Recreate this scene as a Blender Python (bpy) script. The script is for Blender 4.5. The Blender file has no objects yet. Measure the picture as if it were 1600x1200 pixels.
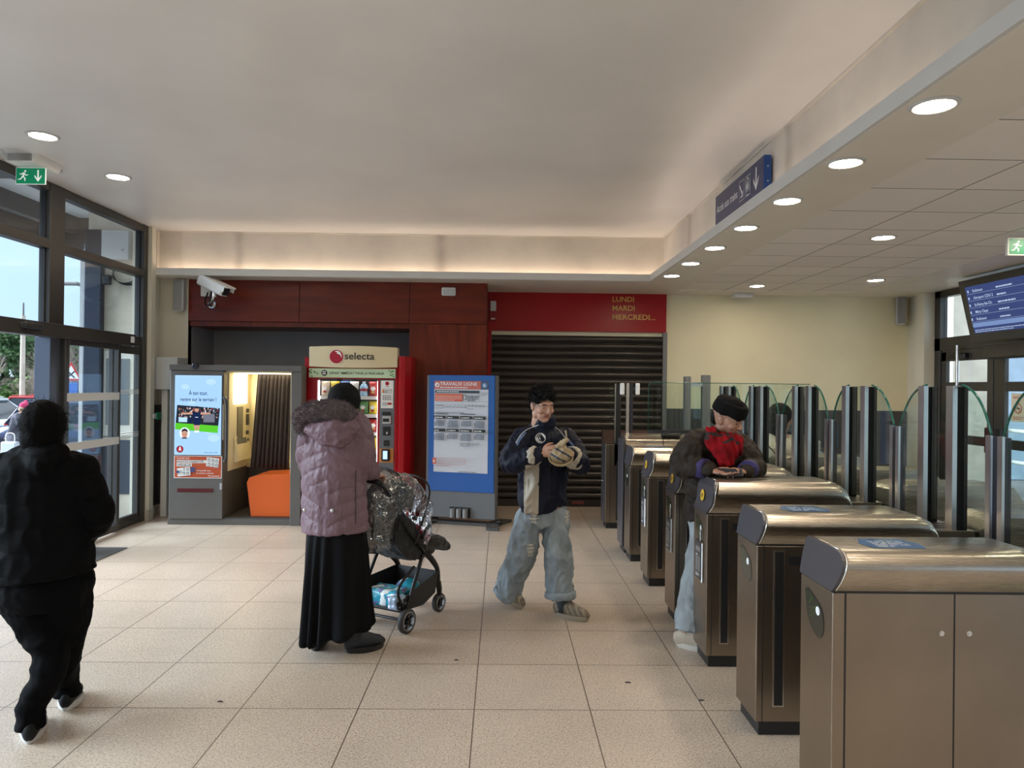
import bpy, math, random
import numpy as np
from mathutils import Vector, Matrix, noise
from mathutils.bvhtree import BVHTree
random.seed(7)
S = bpy.context.scene
COL = S.collection
PI = math.pi
# ---------------------------------------------------------------- camera
CAM_H, FPX = 1.674, 1116.3
YAW, PITCH, ROLL = .014447, .0031356, .0113717
def _cam_axes():
    cy, sy, cp, sp, cr, sr = math.cos(YAW), math.sin(YAW), math.cos(PITCH), math.sin(PITCH), math.cos(ROLL), math.sin(ROLL)
    f = Vector((sy*cp, cy*cp, sp)); r = Vector((cy, -sy, 0)); u = r.cross(f)
    return cr*r + sr*u, -sr*r + cr*u, f
CR, CU, CF = _cam_axes()
CPOS = Vector((0, 0, CAM_H))
cam = bpy.data.cameras.new('camera'); camo = bpy.data.objects.new('camera', cam); COL.objects.link(camo)
cam.sensor_width = 36; cam.lens = 36*FPX/1600; cam.clip_start = .05; cam.clip_end = 400
m = Matrix((CR, CU, -CF)).transposed().to_4x4(); m.translation = CPOS
camo.matrix_world = m
S.camera = camo
# ---------------------------------------------------------------- world, sun, exposure
S.view_settings.view_transform = 'Standard'; S.view_settings.look = 'None'
S.view_settings.gamma = 1; S.view_settings.use_curve_mapping = False
S.view_settings.exposure = 0.27
w = bpy.data.worlds.new('overcast_sky'); S.world = w; w.use_nodes = True
nt = w.node_tree; nt.nodes.clear()
wo = nt.nodes.new('ShaderNodeOutputWorld'); bg = nt.nodes.new('ShaderNodeBackground')
tc = nt.nodes.new('ShaderNodeTexCoord'); sx = nt.nodes.new('ShaderNodeSeparateXYZ'); rp = nt.nodes.new('ShaderNodeValToRGB')
nt.links.new(tc.outputs['Generated'], sx.inputs[0]); nt.links.new(sx.outputs['Z'], rp.inputs[0])
# cloud cover: pale blue at the horizon, brighter overhead
rp.color_ramp.elements[0].position = 0.0; rp.color_ramp.elements[0].color = (.42, .56, .72, 1)
rp.color_ramp.elements[1].position = .75; rp.color_ramp.elements[1].color = (1.0, 1.0, 1.0, 1)
q_ = rp.color_ramp.elements.new(.38); q_.color = (.36, .54, .76, 1)
nt.links.new(rp.outputs[0], bg.inputs[0]); bg.inputs[1].default_value = 1.7
nt.links.new(bg.outputs[0], wo.inputs[0])
sun = bpy.data.lights.new('sun', 'SUN'); suno = bpy.data.objects.new('sun', sun); COL.objects.link(suno)
sun.energy = 9.0; sun.angle = math.radians(50); sun.color = (.80, .90, 1.0)
suno.rotation_euler = Vector((.85, .12, -.42)).to_track_quat('-Z', 'Y').to_euler()   # cloud-softened daylight from the street side

def W(u, v, Y):
    """world point seen at photo pixel (u, v) on the plane at depth Y"""
    d = CR*((u-800)/FPX) - CU*((v-600)/FPX) + CF
    return CPOS + d*(Y/d.y)
# ---------------------------------------------------------------- materials
MATS = {}
def nd(nt, kind, **kw):
    n = nt.nodes.new('ShaderNode'+kind)
    for k, v in kw.items(): setattr(n, k, v)
    return n
def mat(name, col, rough=.5, metal=0, var=.0, vscale=6, bump=0, bscale=60, spec=.5, sheen=0, emit=0, stretch=None, alpha=1, coat=0, ecol=None, trans=0, var2=None):
    if name in MATS: return MATS[name]
    m = bpy.data.materials.new(name); m.use_nodes = True; MATS[name] = m
    nt = m.node_tree; b = nt.nodes['Principled BSDF']; L = nt.links.new
    c = (*col, 1)
    b.inputs['Base Color'].default_value = c
    b.inputs['Roughness'].default_value = rough; b.inputs['Metallic'].default_value = metal
    b.inputs['Specular IOR Level'].default_value = spec
    if sheen: b.inputs['Sheen Weight'].default_value = sheen
    if coat: b.inputs['Coat Weight'].default_value = coat
    if trans: b.inputs['Transmission Weight'].default_value = trans
    if alpha < 1: b.inputs['Alpha'].default_value = alpha
    if emit:
        b.inputs['Emission Color'].default_value = (*(ecol or col), 1); b.inputs['Emission Strength'].default_value = emit
    tc = nd(nt, 'TexCoord'); vec = tc.outputs['Object']
    if stretch:
        mp = nd(nt, 'Mapping'); mp.inputs['Scale'].default_value = stretch; L(vec, mp.inputs[0]); vec = mp.outputs[0]
    if var:
        n = nd(nt, 'TexNoise'); n.inputs['Scale'].default_value = vscale; n.inputs['Detail'].default_value = 6; L(vec, n.inputs['Vector'])
        r = nd(nt, 'ValToRGB'); L(n.outputs[0], r.inputs[0])
        r.color_ramp.elements[0].position = .32; r.color_ramp.elements[1].position = .68
        r.color_ramp.elements[0].color = tuple(x*(1-var) for x in col)+(1,) if not var2 else (*var2, 1)
        r.color_ramp.elements[1].color = tuple(min(1, x*(1+var)) for x in col)+(1,)
        L(r.outputs[0], b.inputs['Base Color'])
    if bump:
        n = nd(nt, 'TexNoise'); n.inputs['Scale'].default_value = bscale; n.inputs['Detail'].default_value = 3; L(vec, n.inputs['Vector'])
        bp = nd(nt, 'Bump'); bp.inputs['Strength'].default_value = bump; bp.inputs['Distance'].default_value = .01
        L(n.outputs[0], bp.inputs['Height']); L(bp.outputs[0], b.inputs['Normal'])
    return m
def glass(name, tint=(1, 1, 1), rough=0.0, refl=1.0, ior=1.45):
    """thin pane: clear with a Fresnel reflection"""
    if name in MATS: return MATS[name]
    m = bpy.data.materials.new(name); m.use_nodes = True; MATS[name] = m
    nt = m.node_tree; nt.nodes.clear(); L = nt.links.new
    o = nd(nt, 'OutputMaterial'); mx = nd(nt, 'MixShader'); t = nd(nt, 'BsdfTransparent'); g = nd(nt, 'BsdfGlossy'); fr = nd(nt, 'Fresnel')
    t.inputs[0].default_value = (*tint, 1); g.inputs['Roughness'].default_value = rough; fr.inputs[0].default_value = ior
    mu = nd(nt, 'Math', operation='MULTIPLY'); mu.inputs[1].default_value = refl
    ge = nd(nt, 'NewGeometry'); io = nd(nt, 'MapRange'); io.inputs[3].default_value = ior; io.inputs[4].default_value = 1/ior
    L(ge.outputs['Backfacing'], io.inputs[0]); L(io.outputs[0], fr.inputs[0])      # same thin-pane reflection from either face
    L(fr.outputs[0], mu.inputs[0]); L(mu.outputs[0], mx.inputs[0]); L(t.outputs[0], mx.inputs[1]); L(g.outputs[0], mx.inputs[2]); L(mx.outputs[0], o.inputs[0])
    return m
def steel(name, col=(.50, .46, .41), rough=.28, stretch=(1, 1, 60), bmp=.02):
    if name in MATS: return MATS[name]
    m = mat(name, col, rough, 1, var=.10, vscale=2.2)
    nt = m.node_tree; b = nt.nodes['Principled BSDF']; L = nt.links.new
    tc = nd(nt, 'TexCoord'); mp = nd(nt, 'Mapping'); mp.inputs['Scale'].default_value = stretch
    n = nd(nt, 'TexNoise'); n.inputs['Scale'].default_value = 14; n.inputs['Detail'].default_value = 4
    mr = nd(nt, 'MapRange'); mr.inputs[3].default_value = rough*.85; mr.inputs[4].default_value = rough*1.2
    L(tc.outputs['Object'], mp.inputs[0]); L(mp.outputs[0], n.inputs['Vector']); L(n.outputs[0], mr.inputs[0]); L(mr.outputs[0], b.inputs['Roughness'])
    b.inputs['Anisotropic'].default_value = .5
    return m
def emis(name, col, strength):
    if name in MATS: return MATS[name]
    m = bpy.data.materials.new(name); m.use_nodes = True; MATS[name] = m
    nt = m.node_tree; nt.nodes.clear(); o = nd(nt, 'OutputMaterial'); e = nd(nt, 'Emission')
    e.inputs[0].default_value = (*col, 1); e.inputs[1].default_value = strength; nt.links.new(e.outputs[0], o.inputs[0])
    return m
# ---------------------------------------------------------------- mesh builder
def cat(p0, p1, p2, p3, t):
    return .5*((2*p1)+(-p0+p2)*t+(2*p0-5*p1+4*p2-p3)*t*t+(-p0+3*p1-3*p2+p3)*t**3)
def smooth_path(P, sub):
    P = [np.array(p, float) for p in P]
    if sub <= 1 or len(P) < 3: return P
    o = []
    for i in range(len(P)-1):
        a = P[i-1] if i else 2*P[0]-P[1]; d = P[i+2] if i+2 < len(P) else 2*P[-1]-P[-2]
        for k in range(sub): o.append(cat(a, P[i], P[i+1], d, k/sub))
    o.append(P[-1]); return o
class MB:
    def __init__(s): s.v = []; s.f = []; s.m = []; s.mats = []; s.cur = 0; s.sm = []; s.smooth = False
    def use(s, m):
        if m not in s.mats: s.mats.append(m)
        s.cur = s.mats.index(m); return s
    def add(s, V, F, smooth=None):
        b = len(s.v); s.v += [tuple(p) for p in V]
        for f in F: s.f.append(tuple(b+i for i in f)); s.m.append(s.cur); s.sm.append(s.smooth if smooth is None else smooth)
        return s
    def box(s, lo, hi, M=None):
        x0, y0, z0 = lo; x1, y1, z1 = hi
        V = [Vector(p) for p in ((x0, y0, z0), (x1, y0, z0), (x1, y1, z0), (x0, y1, z0), (x0, y0, z1), (x1, y0, z1), (x1, y1, z1), (x0, y1, z1))]
        if M: V = [M @ p for p in V]
        return s.add(V, [(0, 3, 2, 1), (4, 5, 6, 7), (0, 1, 5, 4), (1, 2, 6, 5), (2, 3, 7, 6), (3, 0, 4, 7)])
    def rbox(s, lo, hi, r=.01, M=None):
        """box with chamfered vertical and horizontal edges"""
        lo = Vector(lo); hi = Vector(hi); c = (lo+hi)/2; h = (hi-lo)/2; r = min(r, min(h)*.9)
        V = []; F = []
        import itertools
        idx = {}
        for sxx in (-1, 1):
            for syy in (-1, 1):
                for szz in (-1, 1):
                    for ax in range(3):
                        p = [c[0]+sxx*(h[0]-r), c[1]+syy*(h[1]-r), c[2]+szz*(h[2]-r)]
                        p[ax] = c[ax]+(sxx, syy, szz)[ax]*h[ax]
                        idx[(sxx, syy, szz, ax)] = len(V); V.append(Vector(p))
        for ax in range(3):
            o = [a for a in range(3) if a != ax]
            for sg in (-1, 1):
                q = []
                for a, b in ((-1, -1), (1, -1), (1, 1), (-1, 1)):
                    k = [0, 0, 0]; k[ax] = sg; k[o[0]] = a; k[o[1]] = b; q.append(idx[(*k, ax)])
                F.append(tuple(q))
            for a in (-1, 1):
                for b in (-1, 1):      # edge along ax
                    k0 = [0]*3; k1 = [0]*3; k0[ax] = -1; k1[ax] = 1
                    for k in (k0, k1): k[o[0]] = a; k[o[1]] = b
                    F.append((idx[(*k0, o[0])], idx[(*k0, o[1])], idx[(*k1, o[1])], idx[(*k1, o[0])]))
        for k in itertools.product((-1, 1), repeat=3): F.append((idx[(*k, 0)], idx[(*k, 1)], idx[(*k, 2)]))
        # orient outward
        G = []
        for f in F:
            a, b, d = V[f[0]], V[f[1]], V[f[2]]; n = (b-a).cross(d-a); ce = sum((V[i] for i in f), Vector())/len(f)
            G.append(f if n.dot(ce-c) > 0 else f[::-1])
        if M: V = [M @ p for p in V]
        return s.add(V, G)
    def cyl(s, p0, p1, r0, r1=None, n=16, cap=True, smooth=True):
        r1 = r0 if r1 is None else r1
        p0 = Vector(p0); p1 = Vector(p1); d = (p1-p0).normalized(); a = d.orthogonal().normalized(); b = d.cross(a)
        V = [p0+(a*math.cos(t)+b*math.sin(t))*r0 for t in [2*PI*i/n for i in range(n)]]+[p1+(a*math.cos(t)+b*math.sin(t))*r1 for t in [2*PI*i/n for i in range(n)]]
        s.add(V, [(i, (i+1) % n, n+(i+1) % n, n+i) for i in range(n)], smooth)
        if cap:
            s.add(V[:n], [tuple(range(n))[::-1]], False); s.add(V[n:], [tuple(range(n))], False)
        return s
    def tube(s, P, r, n=8, sub=4, closed=False):
        """round tube along a smoothed path; P points (x,y,z) or (x,y,z,r)"""
        Q = [tuple(p)+((r,) if len(p) == 3 else ()) for p in [tuple(p) for p in P]]
        Q = smooth_path(Q, sub)
        return s.limb([(Vector(q[:3]), q[3], q[3]) for q in Q], n=n, sub=1, caps='flat')
    def limb(s, pts, ref=None, n=16, sub=4, caps='round', ex=2.0, smooth=True):
        """loft of ellipses: pts = [(centre, rx, ry)], rx along ref"""
        A = smooth_path([(*c, rx, ry) for c, rx, ry in pts], sub)
        C = [Vector(a[:3]) for a in A]; R = [(a[3], a[4]) for a in A]
        rings = []; prev = None
        for i, c in enumerate(C):
            t = (C[min(i+1, len(C)-1)]-C[max(i-1, 0)])
            t = t.normalized() if t.length > 1e-9 else Vector((0, 0, 1))
            if ref is not None: x = Vector(ref)
            else: x = prev if prev is not None else t.orthogonal()
            x = (x-t*x.dot(t)); x = x.normalized() if x.length > 1e-6 else t.orthogonal().normalized()
            prev = x; y = t.cross(x)
            rings.append((c, x, y, R[i], t))
        if caps == 'round':
            def cap(rg, sg):
                c, x, y, (a, b), t = rg; o = []
                h = min(a, b)
                for q in (.35, .7, .92): o.append((c+t*sg*h*math.sin(q*PI/2), x, y, (a*math.cos(q*PI/2), b*math.cos(q*PI/2)), t))
                return o
            rings = cap(rings[0], -1)[::-1]+rings+cap(rings[-1], 1)
        V = []; F = []
        for c, x, y, (a, b), t in rings:
            for k in range(n):
                th = 2*PI*k/n; cs, sn = math.cos(th), math.sin(th)
                if ex != 2.0: cs = math.copysign(abs(cs)**(2/ex), cs); sn = math.copysign(abs(sn)**(2/ex), sn)
                V.append(c+x*a*cs+y*b*sn)
        for i in range(len(rings)-1):
            for k in range(n): F.append((i*n+k, i*n+(k+1) % n, (i+1)*n+(k+1) % n, (i+1)*n+k))
        s.add(V, F, smooth)
        b = len(s.v)-len(V)
        s.f.append(tuple(b+k for k in range(n))[::-1]); s.m.append(s.cur); s.sm.append(smooth and caps == 'round')
        s.f.append(tuple(b+(len(rings)-1)*n+k for k in range(n))); s.m.append(s.cur); s.sm.append(smooth and caps == 'round')
        return s
    def ball(s, c, r, M=None, nu=18, nv=12):
        r = (r, r, r) if isinstance(r, (int, float)) else r
        c = Vector(c); V = []; F = []
        for j in range(1, nv):
            ph = PI*j/nv
            for i in range(nu):
                th = 2*PI*i/nu; p = Vector((r[0]*math.sin(ph)*math.cos(th), r[1]*math.sin(ph)*math.sin(th), r[2]*math.cos(ph)))
                if M: p = M @ p
                V.append(c+p)
        t = Vector((0, 0, r[2])); t = M @ t if M else t
        V += [c+t, c-t]; T, B = len(V)-2, len(V)-1
        for j in range(nv-2):
            for i in range(nu): F.append((j*nu+i, (j+1)*nu+i, (j+1)*nu+(i+1) % nu, j*nu+(i+1) % nu))
        for i in range(nu): F.append((T, i, (i+1) % nu)); F.append((B, (nv-2)*nu+(i+1) % nu, (nv-2)*nu+i))
        return s.add(V, F, True)
    def prism(s, poly, ax, a, b, smooth=False):
        """extrude 2D polygon along axis ax ('X','Y','Z') from a to b; polygon gives the other two coords in order"""
        def P(p, h): return {'X': (h, p[0], p[1]), 'Y': (p[0], h, p[1]), 'Z': (p[0], p[1], h)}[ax]
        n = len(poly); V = [P(p, a) for p in poly]+[P(p, b) for p in poly]
        ar = sum(poly[i][0]*poly[(i+1) % n][1]-poly[(i+1) % n][0]*poly[i][1] for i in range(n))
        F = [(i, (i+1) % n, n+(i+1) % n, n+i) for i in range(n)]
        fl = (ar > 0) == ((b > a) == (ax != 'Y'))
        # outward check for generic case
        if not fl: F = [f[::-1] for f in F]
        s.add(V, F, smooth); c0 = tuple(range(n)); c1 = tuple(range(n, 2*n))
        s.add(V, [c0[::-1], c1] if fl else [c0, c1[::-1]], False)
        return s
    def lathe(s, c, prof, n=24, ax=(0, 0, 1), smooth=True):
        c = Vector(c); d = Vector(ax).normalized(); a = d.orthogonal().normalized(); b = d.cross(a); V = []; F = []
        for r, h in prof:
            for k in range(n):
                t = 2*PI*k/n; V.append(c+d*h+(a*math.cos(t)+b*math.sin(t))*r)
        for i in range(len(prof)-1):
            for k in range(n): F.append((i*n+k, i*n+(k+1) % n, (i+1)*n+(k+1) % n, (i+1)*n+k))
        return s.add(V, F, smooth)
    def mesh(s, name):
        me = bpy.data.meshes.new(name); me.from_pydata(s.v, [], s.f)
        for m in s.mats: me.materials.append(m)
        if s.f:
            me.polygons.foreach_set('material_index', s.m); me.polygons.foreach_set('use_smooth', s.sm)
        me.update(); return me
    def build(s, name, m=None, parent=None, label=None, loc=None):
        if m is not None and not s.mats: s.mats = [m]
        o = bpy.data.objects.new(name, s.mesh(name)); COL.objects.link(o)
        if parent: o.parent = parent
        if label: o['label'] = label
        if loc: o.location = loc
        return o
def tag(o, label, cat, group=None):
    o['label'] = label; o['category'] = cat
    if group: o['group'] = group
    return o
def struct(o, label=None):
    o['kind'] = 'structure'
    if label: o['label'] = label
    return o
def thing(name, label, cat, loc=(0, 0, 0), rz=0, group=None):
    o = bpy.data.objects.new(name, None); COL.objects.link(o); o.location = loc; o.rotation_euler = (0, 0, rz); o.empty_display_size = .1
    return tag(o, label, cat, group)
def bevel(o, w=.004, seg=2):
    b = o.modifiers.new('bevel', 'BEVEL'); b.width = w; b.segments = seg; b.limit_method = 'ANGLE'; b.angle_limit = math.radians(35); b.harden_normals = False
    return o
def copy_tree(o, parent=None):
    c = o.copy(); COL.objects.link(c); c.parent = parent
    for ch in list(o.children): copy_tree(ch, c)
    return c
# ---------------------------------------------------------------- flat artwork
_TX = {}
def text2d(s):
    if s in _TX: return _TX[s]
    cu = bpy.data.curves.new('t', 'FONT'); cu.body = s; cu.resolution_u = 3; cu.offset = .012
    ob = bpy.data.objects.new('t', cu); COL.objects.link(ob)
    dg = bpy.context.evaluated_depsgraph_get(); me = bpy.data.meshes.new_from_object(ob.evaluated_get(dg))
    V = [(v.co.x, v.co.y) for v in me.vertices]; F = [tuple(p.vertices) for p in me.polygons]
    bpy.data.objects.remove(ob); bpy.data.curves.remove(cu); bpy.data.meshes.remove(me)
    _TX[s] = (V, F); return V, F
class Art:
    """flat printed matter: shapes in metres on a plane (origin o, axes u, v), layered outward along u x v"""
    def __init__(s, o, u, v, step=.0005):
        s.o = Vector(o); s.u = Vector(u).normalized(); s.vv = Vector(v).normalized(); s.n = s.u.cross(s.vv); s.k = 0; s.mb = MB(); s.step = step; s.sx = s.sy = 1.0
    def P(s, x, y): return s.o+s.u*(x*s.sx)+s.vv*(y*s.sy)+s.n*(s.step*s.k)
    def poly(s, pts, m):
        s.k += 1; s.mb.use(m); s.mb.add([s.P(*p) for p in pts], [tuple(range(len(pts)))]); return s
    def rect(s, x, y, w, h, m): return s.poly([(x, y), (x+w, y), (x+w, y+h), (x, y+h)], m)
    def rects(s, L, m):
        s.k += 1; s.mb.use(m)
        for x, y, w, h in L: s.mb.add([s.P(x, y), s.P(x+w, y), s.P(x+w, y+h), s.P(x, y+h)], [(0, 1, 2, 3)])
        return s
    def disc(s, x, y, r, m, n=28, ry=None): return s.poly([(x+r*math.cos(2*PI*i/n), y+(ry or r)*math.sin(2*PI*i/n)) for i in range(n)], m)
    def ring(s, x, y, r0, r1, m, n=32):
        s.k += 1; s.mb.use(m)
        s.mb.add([s.P(x+r*math.cos(2*PI*i/n), y+r*math.sin(2*PI*i/n)) for r in (r0, r1) for i in range(n)], [(i, n+i, n+(i+1) % n, (i+1) % n) for i in range(n)]); return s
    def text(s, t, x, y, h, m, w=None, align='l', maxw=None):
        V, F = text2d(t); s.k += 1; s.mb.use(m)
        x0 = min(p[0] for p in V); x1 = max(p[0] for p in V); sc = h/.72; sw = sc
        if w: sw = w/(x1-x0)
        wd = (x1-x0)*sw; off = {'l': 0, 'c': -wd/2, 'r': -wd}[align]
        s.mb.add([s.P(x+off+(p[0]-x0)*sw, y+p[1]*sc) for p in V], F); return s
    def lines(s, x, y, w, h, n, m, fill=.45, seed=1):
        """rows of unreadable small print"""
        rr = random.Random(seed); L = []
        for i in range(n):
            yy = y+h-(i+1)*h/n; xx = x
            end = x+w*(1 if i < n-1 else rr.uniform(.4, .9))
            while xx < end:
                ww = rr.uniform(.6, 2.6)*h/n; ww = min(ww, end-xx); L.append((xx, yy, ww, h/n*fill)); xx += ww+h/n*.35
        return s.rects(L, m)
    def build(s, name, parent=None, label=None): return s.mb.build(name, None, parent, label)
# ---------------------------------------------------------------- soft shapes
def fuse(mb, voxel, mats=None, smooth=3):
    """one continuous surface from overlapping volumes"""
    me = mb.mesh('tmp'); ob = bpy.data.objects.new('tmp', me); COL.objects.link(ob)
    r = ob.modifiers.new('r', 'REMESH'); r.mode = 'VOXEL'; r.voxel_size = voxel; r.adaptivity = 0
    if smooth:
        q = ob.modifiers.new('s', 'SMOOTH'); q.factor = .5; q.iterations = smooth
    dg = bpy.context.evaluated_depsgraph_get(); dg.update()
    out = bpy.data.meshes.new_from_object(ob.evaluated_get(dg))
    bpy.data.objects.remove(ob); bpy.data.meshes.remove(me)
    out.materials.clear()
    for m in (mats or []): out.materials.append(m)
    out.polygons.foreach_set('use_smooth', [True]*len(out.polygons))
    out.polygons.foreach_set('material_index', [0]*len(out.polygons))
    return out
def displace(me, fn):
    """push every vertex along its normal by fn(co, normal)"""
    N = [Vector(n.vector) for n in me.vertex_normals]
    for v, n in zip(me.vertices, N): v.co = v.co+n*fn(v.co, n)
    me.update()
def paint(me, fn):
    """material index per face from fn(centre, normal)"""
    for p in me.polygons: p.material_index = fn(p.center, p.normal)
def link(me, name, parent=None, label=None):
    o = bpy.data.objects.new(name, me); me.name = name; COL.objects.link(o)
    if parent: o.parent = parent
    if label: o['label'] = label
    return o
def bvh_of(me): return BVHTree.FromPolygons([v.co for v in me.vertices], [tuple(p.vertices) for p in me.polygons])
def drape(mb, bvh, d, off=.002, back=1.0):
    """lay flat shapes onto a surface along direction d"""
    d = Vector(d).normalized(); o = []
    for p in mb.v:
        h = bvh.ray_cast(Vector(p)-d*back, d)
        o.append(tuple(h[0]-d*off) if h[0] else tuple(p))
    mb.v = o; return mb
# ================================================================ materials of the place
def M_math(nt, op, a, b=None):
    n = nd(nt, 'Math', operation=op)
    for i, x in enumerate((a, b)):
        if x is None: continue
        if isinstance(x, (int, float)): n.inputs[i].default_value = x
        else: nt.links.new(x, n.inputs[i])
    return n.outputs[0]
def grid_material(name, base, line, x0, y0, tx, ty, lw, rough, speck=None, stain=.10, rvar=.0):
    m = bpy.data.materials.new(name); m.use_nodes = True; MATS[name] = m
    nt = m.node_tree; b = nt.nodes['Principled BSDF']; L = nt.links.new
    tc = nd(nt, 'TexCoord'); sp = nd(nt, 'SeparateXYZ'); L(tc.outputs['Object'], sp.inputs[0])
    def dist(o, o0, t):
        f = M_math(nt, 'FRACT', M_math(nt, 'DIVIDE', M_math(nt, 'SUBTRACT', o, o0), t))
        return M_math(nt, 'MULTIPLY', M_math(nt, 'MINIMUM', f, M_math(nt, 'SUBTRACT', 1.0, f)), t)
    d = M_math(nt, 'MINIMUM', dist(sp.outputs['X'], x0, tx), dist(sp.outputs['Y'], y0, ty))
    isl = M_math(nt, 'LESS_THAN', d, lw)
    # large soft cloudiness + wear
    n1 = nd(nt, 'TexNoise'); n1.inputs['Scale'].default_value = 1.1; n1.inputs['Detail'].default_value = 7; n1.inputs['Roughness'].default_value = .65
    L(tc.outputs['Object'], n1.inputs['Vector'])
    r1 = nd(nt, 'ValToRGB'); L(n1.outputs[0], r1.inputs[0])
    r1.color_ramp.elements[0].position = .3; r1.color_ramp.elements[1].position = .7
    r1.color_ramp.elements[0].color = tuple(x*(1-stain) for x in base)+(1,); r1.color_ramp.elements[1].color = tuple(min(1, x*(1+stain*.6)) for x in base)+(1,)
    col = r1.outputs[0]
    # tile to tile difference
    fx = M_math(nt, 'FLOOR', M_math(nt, 'DIVIDE', M_math(nt, 'SUBTRACT', sp.outputs['X'], x0), tx)); fy = M_math(nt, 'FLOOR', M_math(nt, 'DIVIDE', M_math(nt, 'SUBTRACT', sp.outputs['Y'], y0), ty))
    cb = nd(nt, 'CombineXYZ'); L(fx, cb.inputs[0]); L(fy, cb.inputs[1]); wn = nd(nt, 'TexWhiteNoise'); L(cb.outputs[0], wn.inputs[0])
    hs = nd(nt, 'HueSaturation'); L(col, hs.inputs['Color']); L(M_math(nt, 'ADD', .96, M_math(nt, 'MULTIPLY', wn.outputs[0], .08)), hs.inputs['Value']); col = hs.outputs[0]
    if speck:
        for sc, th, c, a in speck:
            v = nd(nt, 'TexNoise'); v.inputs['Scale'].default_value = sc; v.inputs['Detail'].default_value = 2; L(tc.outputs['Object'], v.inputs['Vector'])
            g = M_math(nt, 'MULTIPLY', M_math(nt, 'GREATER_THAN', v.outputs[0], th), a)
            mx = nd(nt, 'MixRGB'); L(g, mx.inputs[0]); L(col, mx.inputs[1]); mx.inputs[2].default_value = (*c, 1); col = mx.outputs[0]
    mx = nd(nt, 'MixRGB'); L(isl, mx.inputs[0]); L(col, mx.inputs[1]); mx.inputs[2].default_value = (*line, 1)
    L(mx.outputs[0], b.inputs['Base Color'])
    n2 = nd(nt, 'TexNoise'); n2.inputs['Scale'].default_value = 3; n2.inputs['Detail'].default_value = 5; L(tc.outputs['Object'], n2.inputs['Vector'])
    mr = nd(nt, 'MapRange'); mr.inputs[3].default_value = rough-rvar; mr.inputs[4].default_value = rough+rvar; L(n2.outputs[0], mr.inputs[0]); L(mr.outputs[0], b.inputs['Roughness'])
    bp = nd(nt, 'Bump'); bp.inputs['Strength'].default_value = .5; bp.inputs['Distance'].default_value = .002; bp.invert = True; L(isl, bp.inputs['Height']); L(bp.outputs[0], b.inputs['Normal'])
    return m
m_floor = grid_material('terrazzo_tiles', (.575, .47, .375), (.14, .105, .08), -.12267, 3.703, .6, .6, .0030, .37,
    speck=[(85, .56, (.34, .27, .21), .50), (120, .595, (.15, .11, .08), .60), (95, .57, (.76, .68, .58), .35)], stain=.14, rvar=.05)
m_tileceil = grid_material('mineral_fibre_tiles', (.88, .83, .77), (.17, .16, .15), 2.385, 3.43, .6, .6, .005, .9, speck=[(320, .64, (.42, .39, .34), .35)], stain=.03)
m_ceil = mat('painted_ceiling', (.86, .83, .80), .32, var=.05, vscale=.9, bump=.04, bscale=3, spec=.35)
m_bulk = mat('stained_paint', (.72, .66, .58), .6, var=.12, vscale=1.6)
m_ledge = mat('ledge_paint', (.66, .65, .62), .5, var=.04, vscale=3)
m_soffit = mat('cream_soffit', (.80, .75, .66), .5, var=.03, vscale=2)
m_cream = mat('cream_wall', (.70, .66, .55), .6, var=.06, vscale=1.5)
m_yellow = mat('yellow_wall', (.86, .79, .56), .62, var=.05, vscale=1.3)
m_dado = mat('charcoal_dado', (.075, .072, .075), .45, var=.1, vscale=3)
m_grey = mat('grey_niche_paint', (.27, .27, .28), .6, var=.08, vscale=2)
m_stone = mat('stone_skirting', (.52, .48, .40), .4, var=.1, vscale=20)
m_frame = mat('bronze_aluminium', (.075, .072, .068), .38, .55, var=.08, vscale=5)
m_framedk = mat('dark_gasket', (.012, .013, .018), .5)
m_glass = glass('window_glass', (.93, .96, .97), 0, .9)
m_white = mat('white_plastic', (.78, .78, .76), .4)
m_lgrey = mat('light_grey_enamel', (.55, .57, .57), .4, var=.05, vscale=4)
m_mgrey = mat('mid_grey_enamel', (.20, .20, .20), .4)
m_black = mat('black_plastic', (.012, .012, .013), .4)
m_red = mat('red_lacquer', (.36, .003, .008), .3, spec=.35)
m_alu = mat('brushed_aluminium', (.62, .62, .62), .3, 1, var=.06, vscale=9)
m_chrome = mat('chrome', (.75, .75, .75), .12, 1)
m_conc = mat('concrete', (.62, .56, .46), .8, var=.16, vscale=3, bump=.2, bscale=30)
m_mahog = mat('mahogany_panel', (.15, .022, .007), .34, var=.30, vscale=3, stretch=(4, 4, .6), spec=.3)
m_mahogh = mat('mahogany_panel_level', (.15, .020, .009), .34, var=.25, vscale=3, stretch=(.6, 4, 4), spec=.3)
ZC, ZS = 3.56, 3.0
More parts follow.
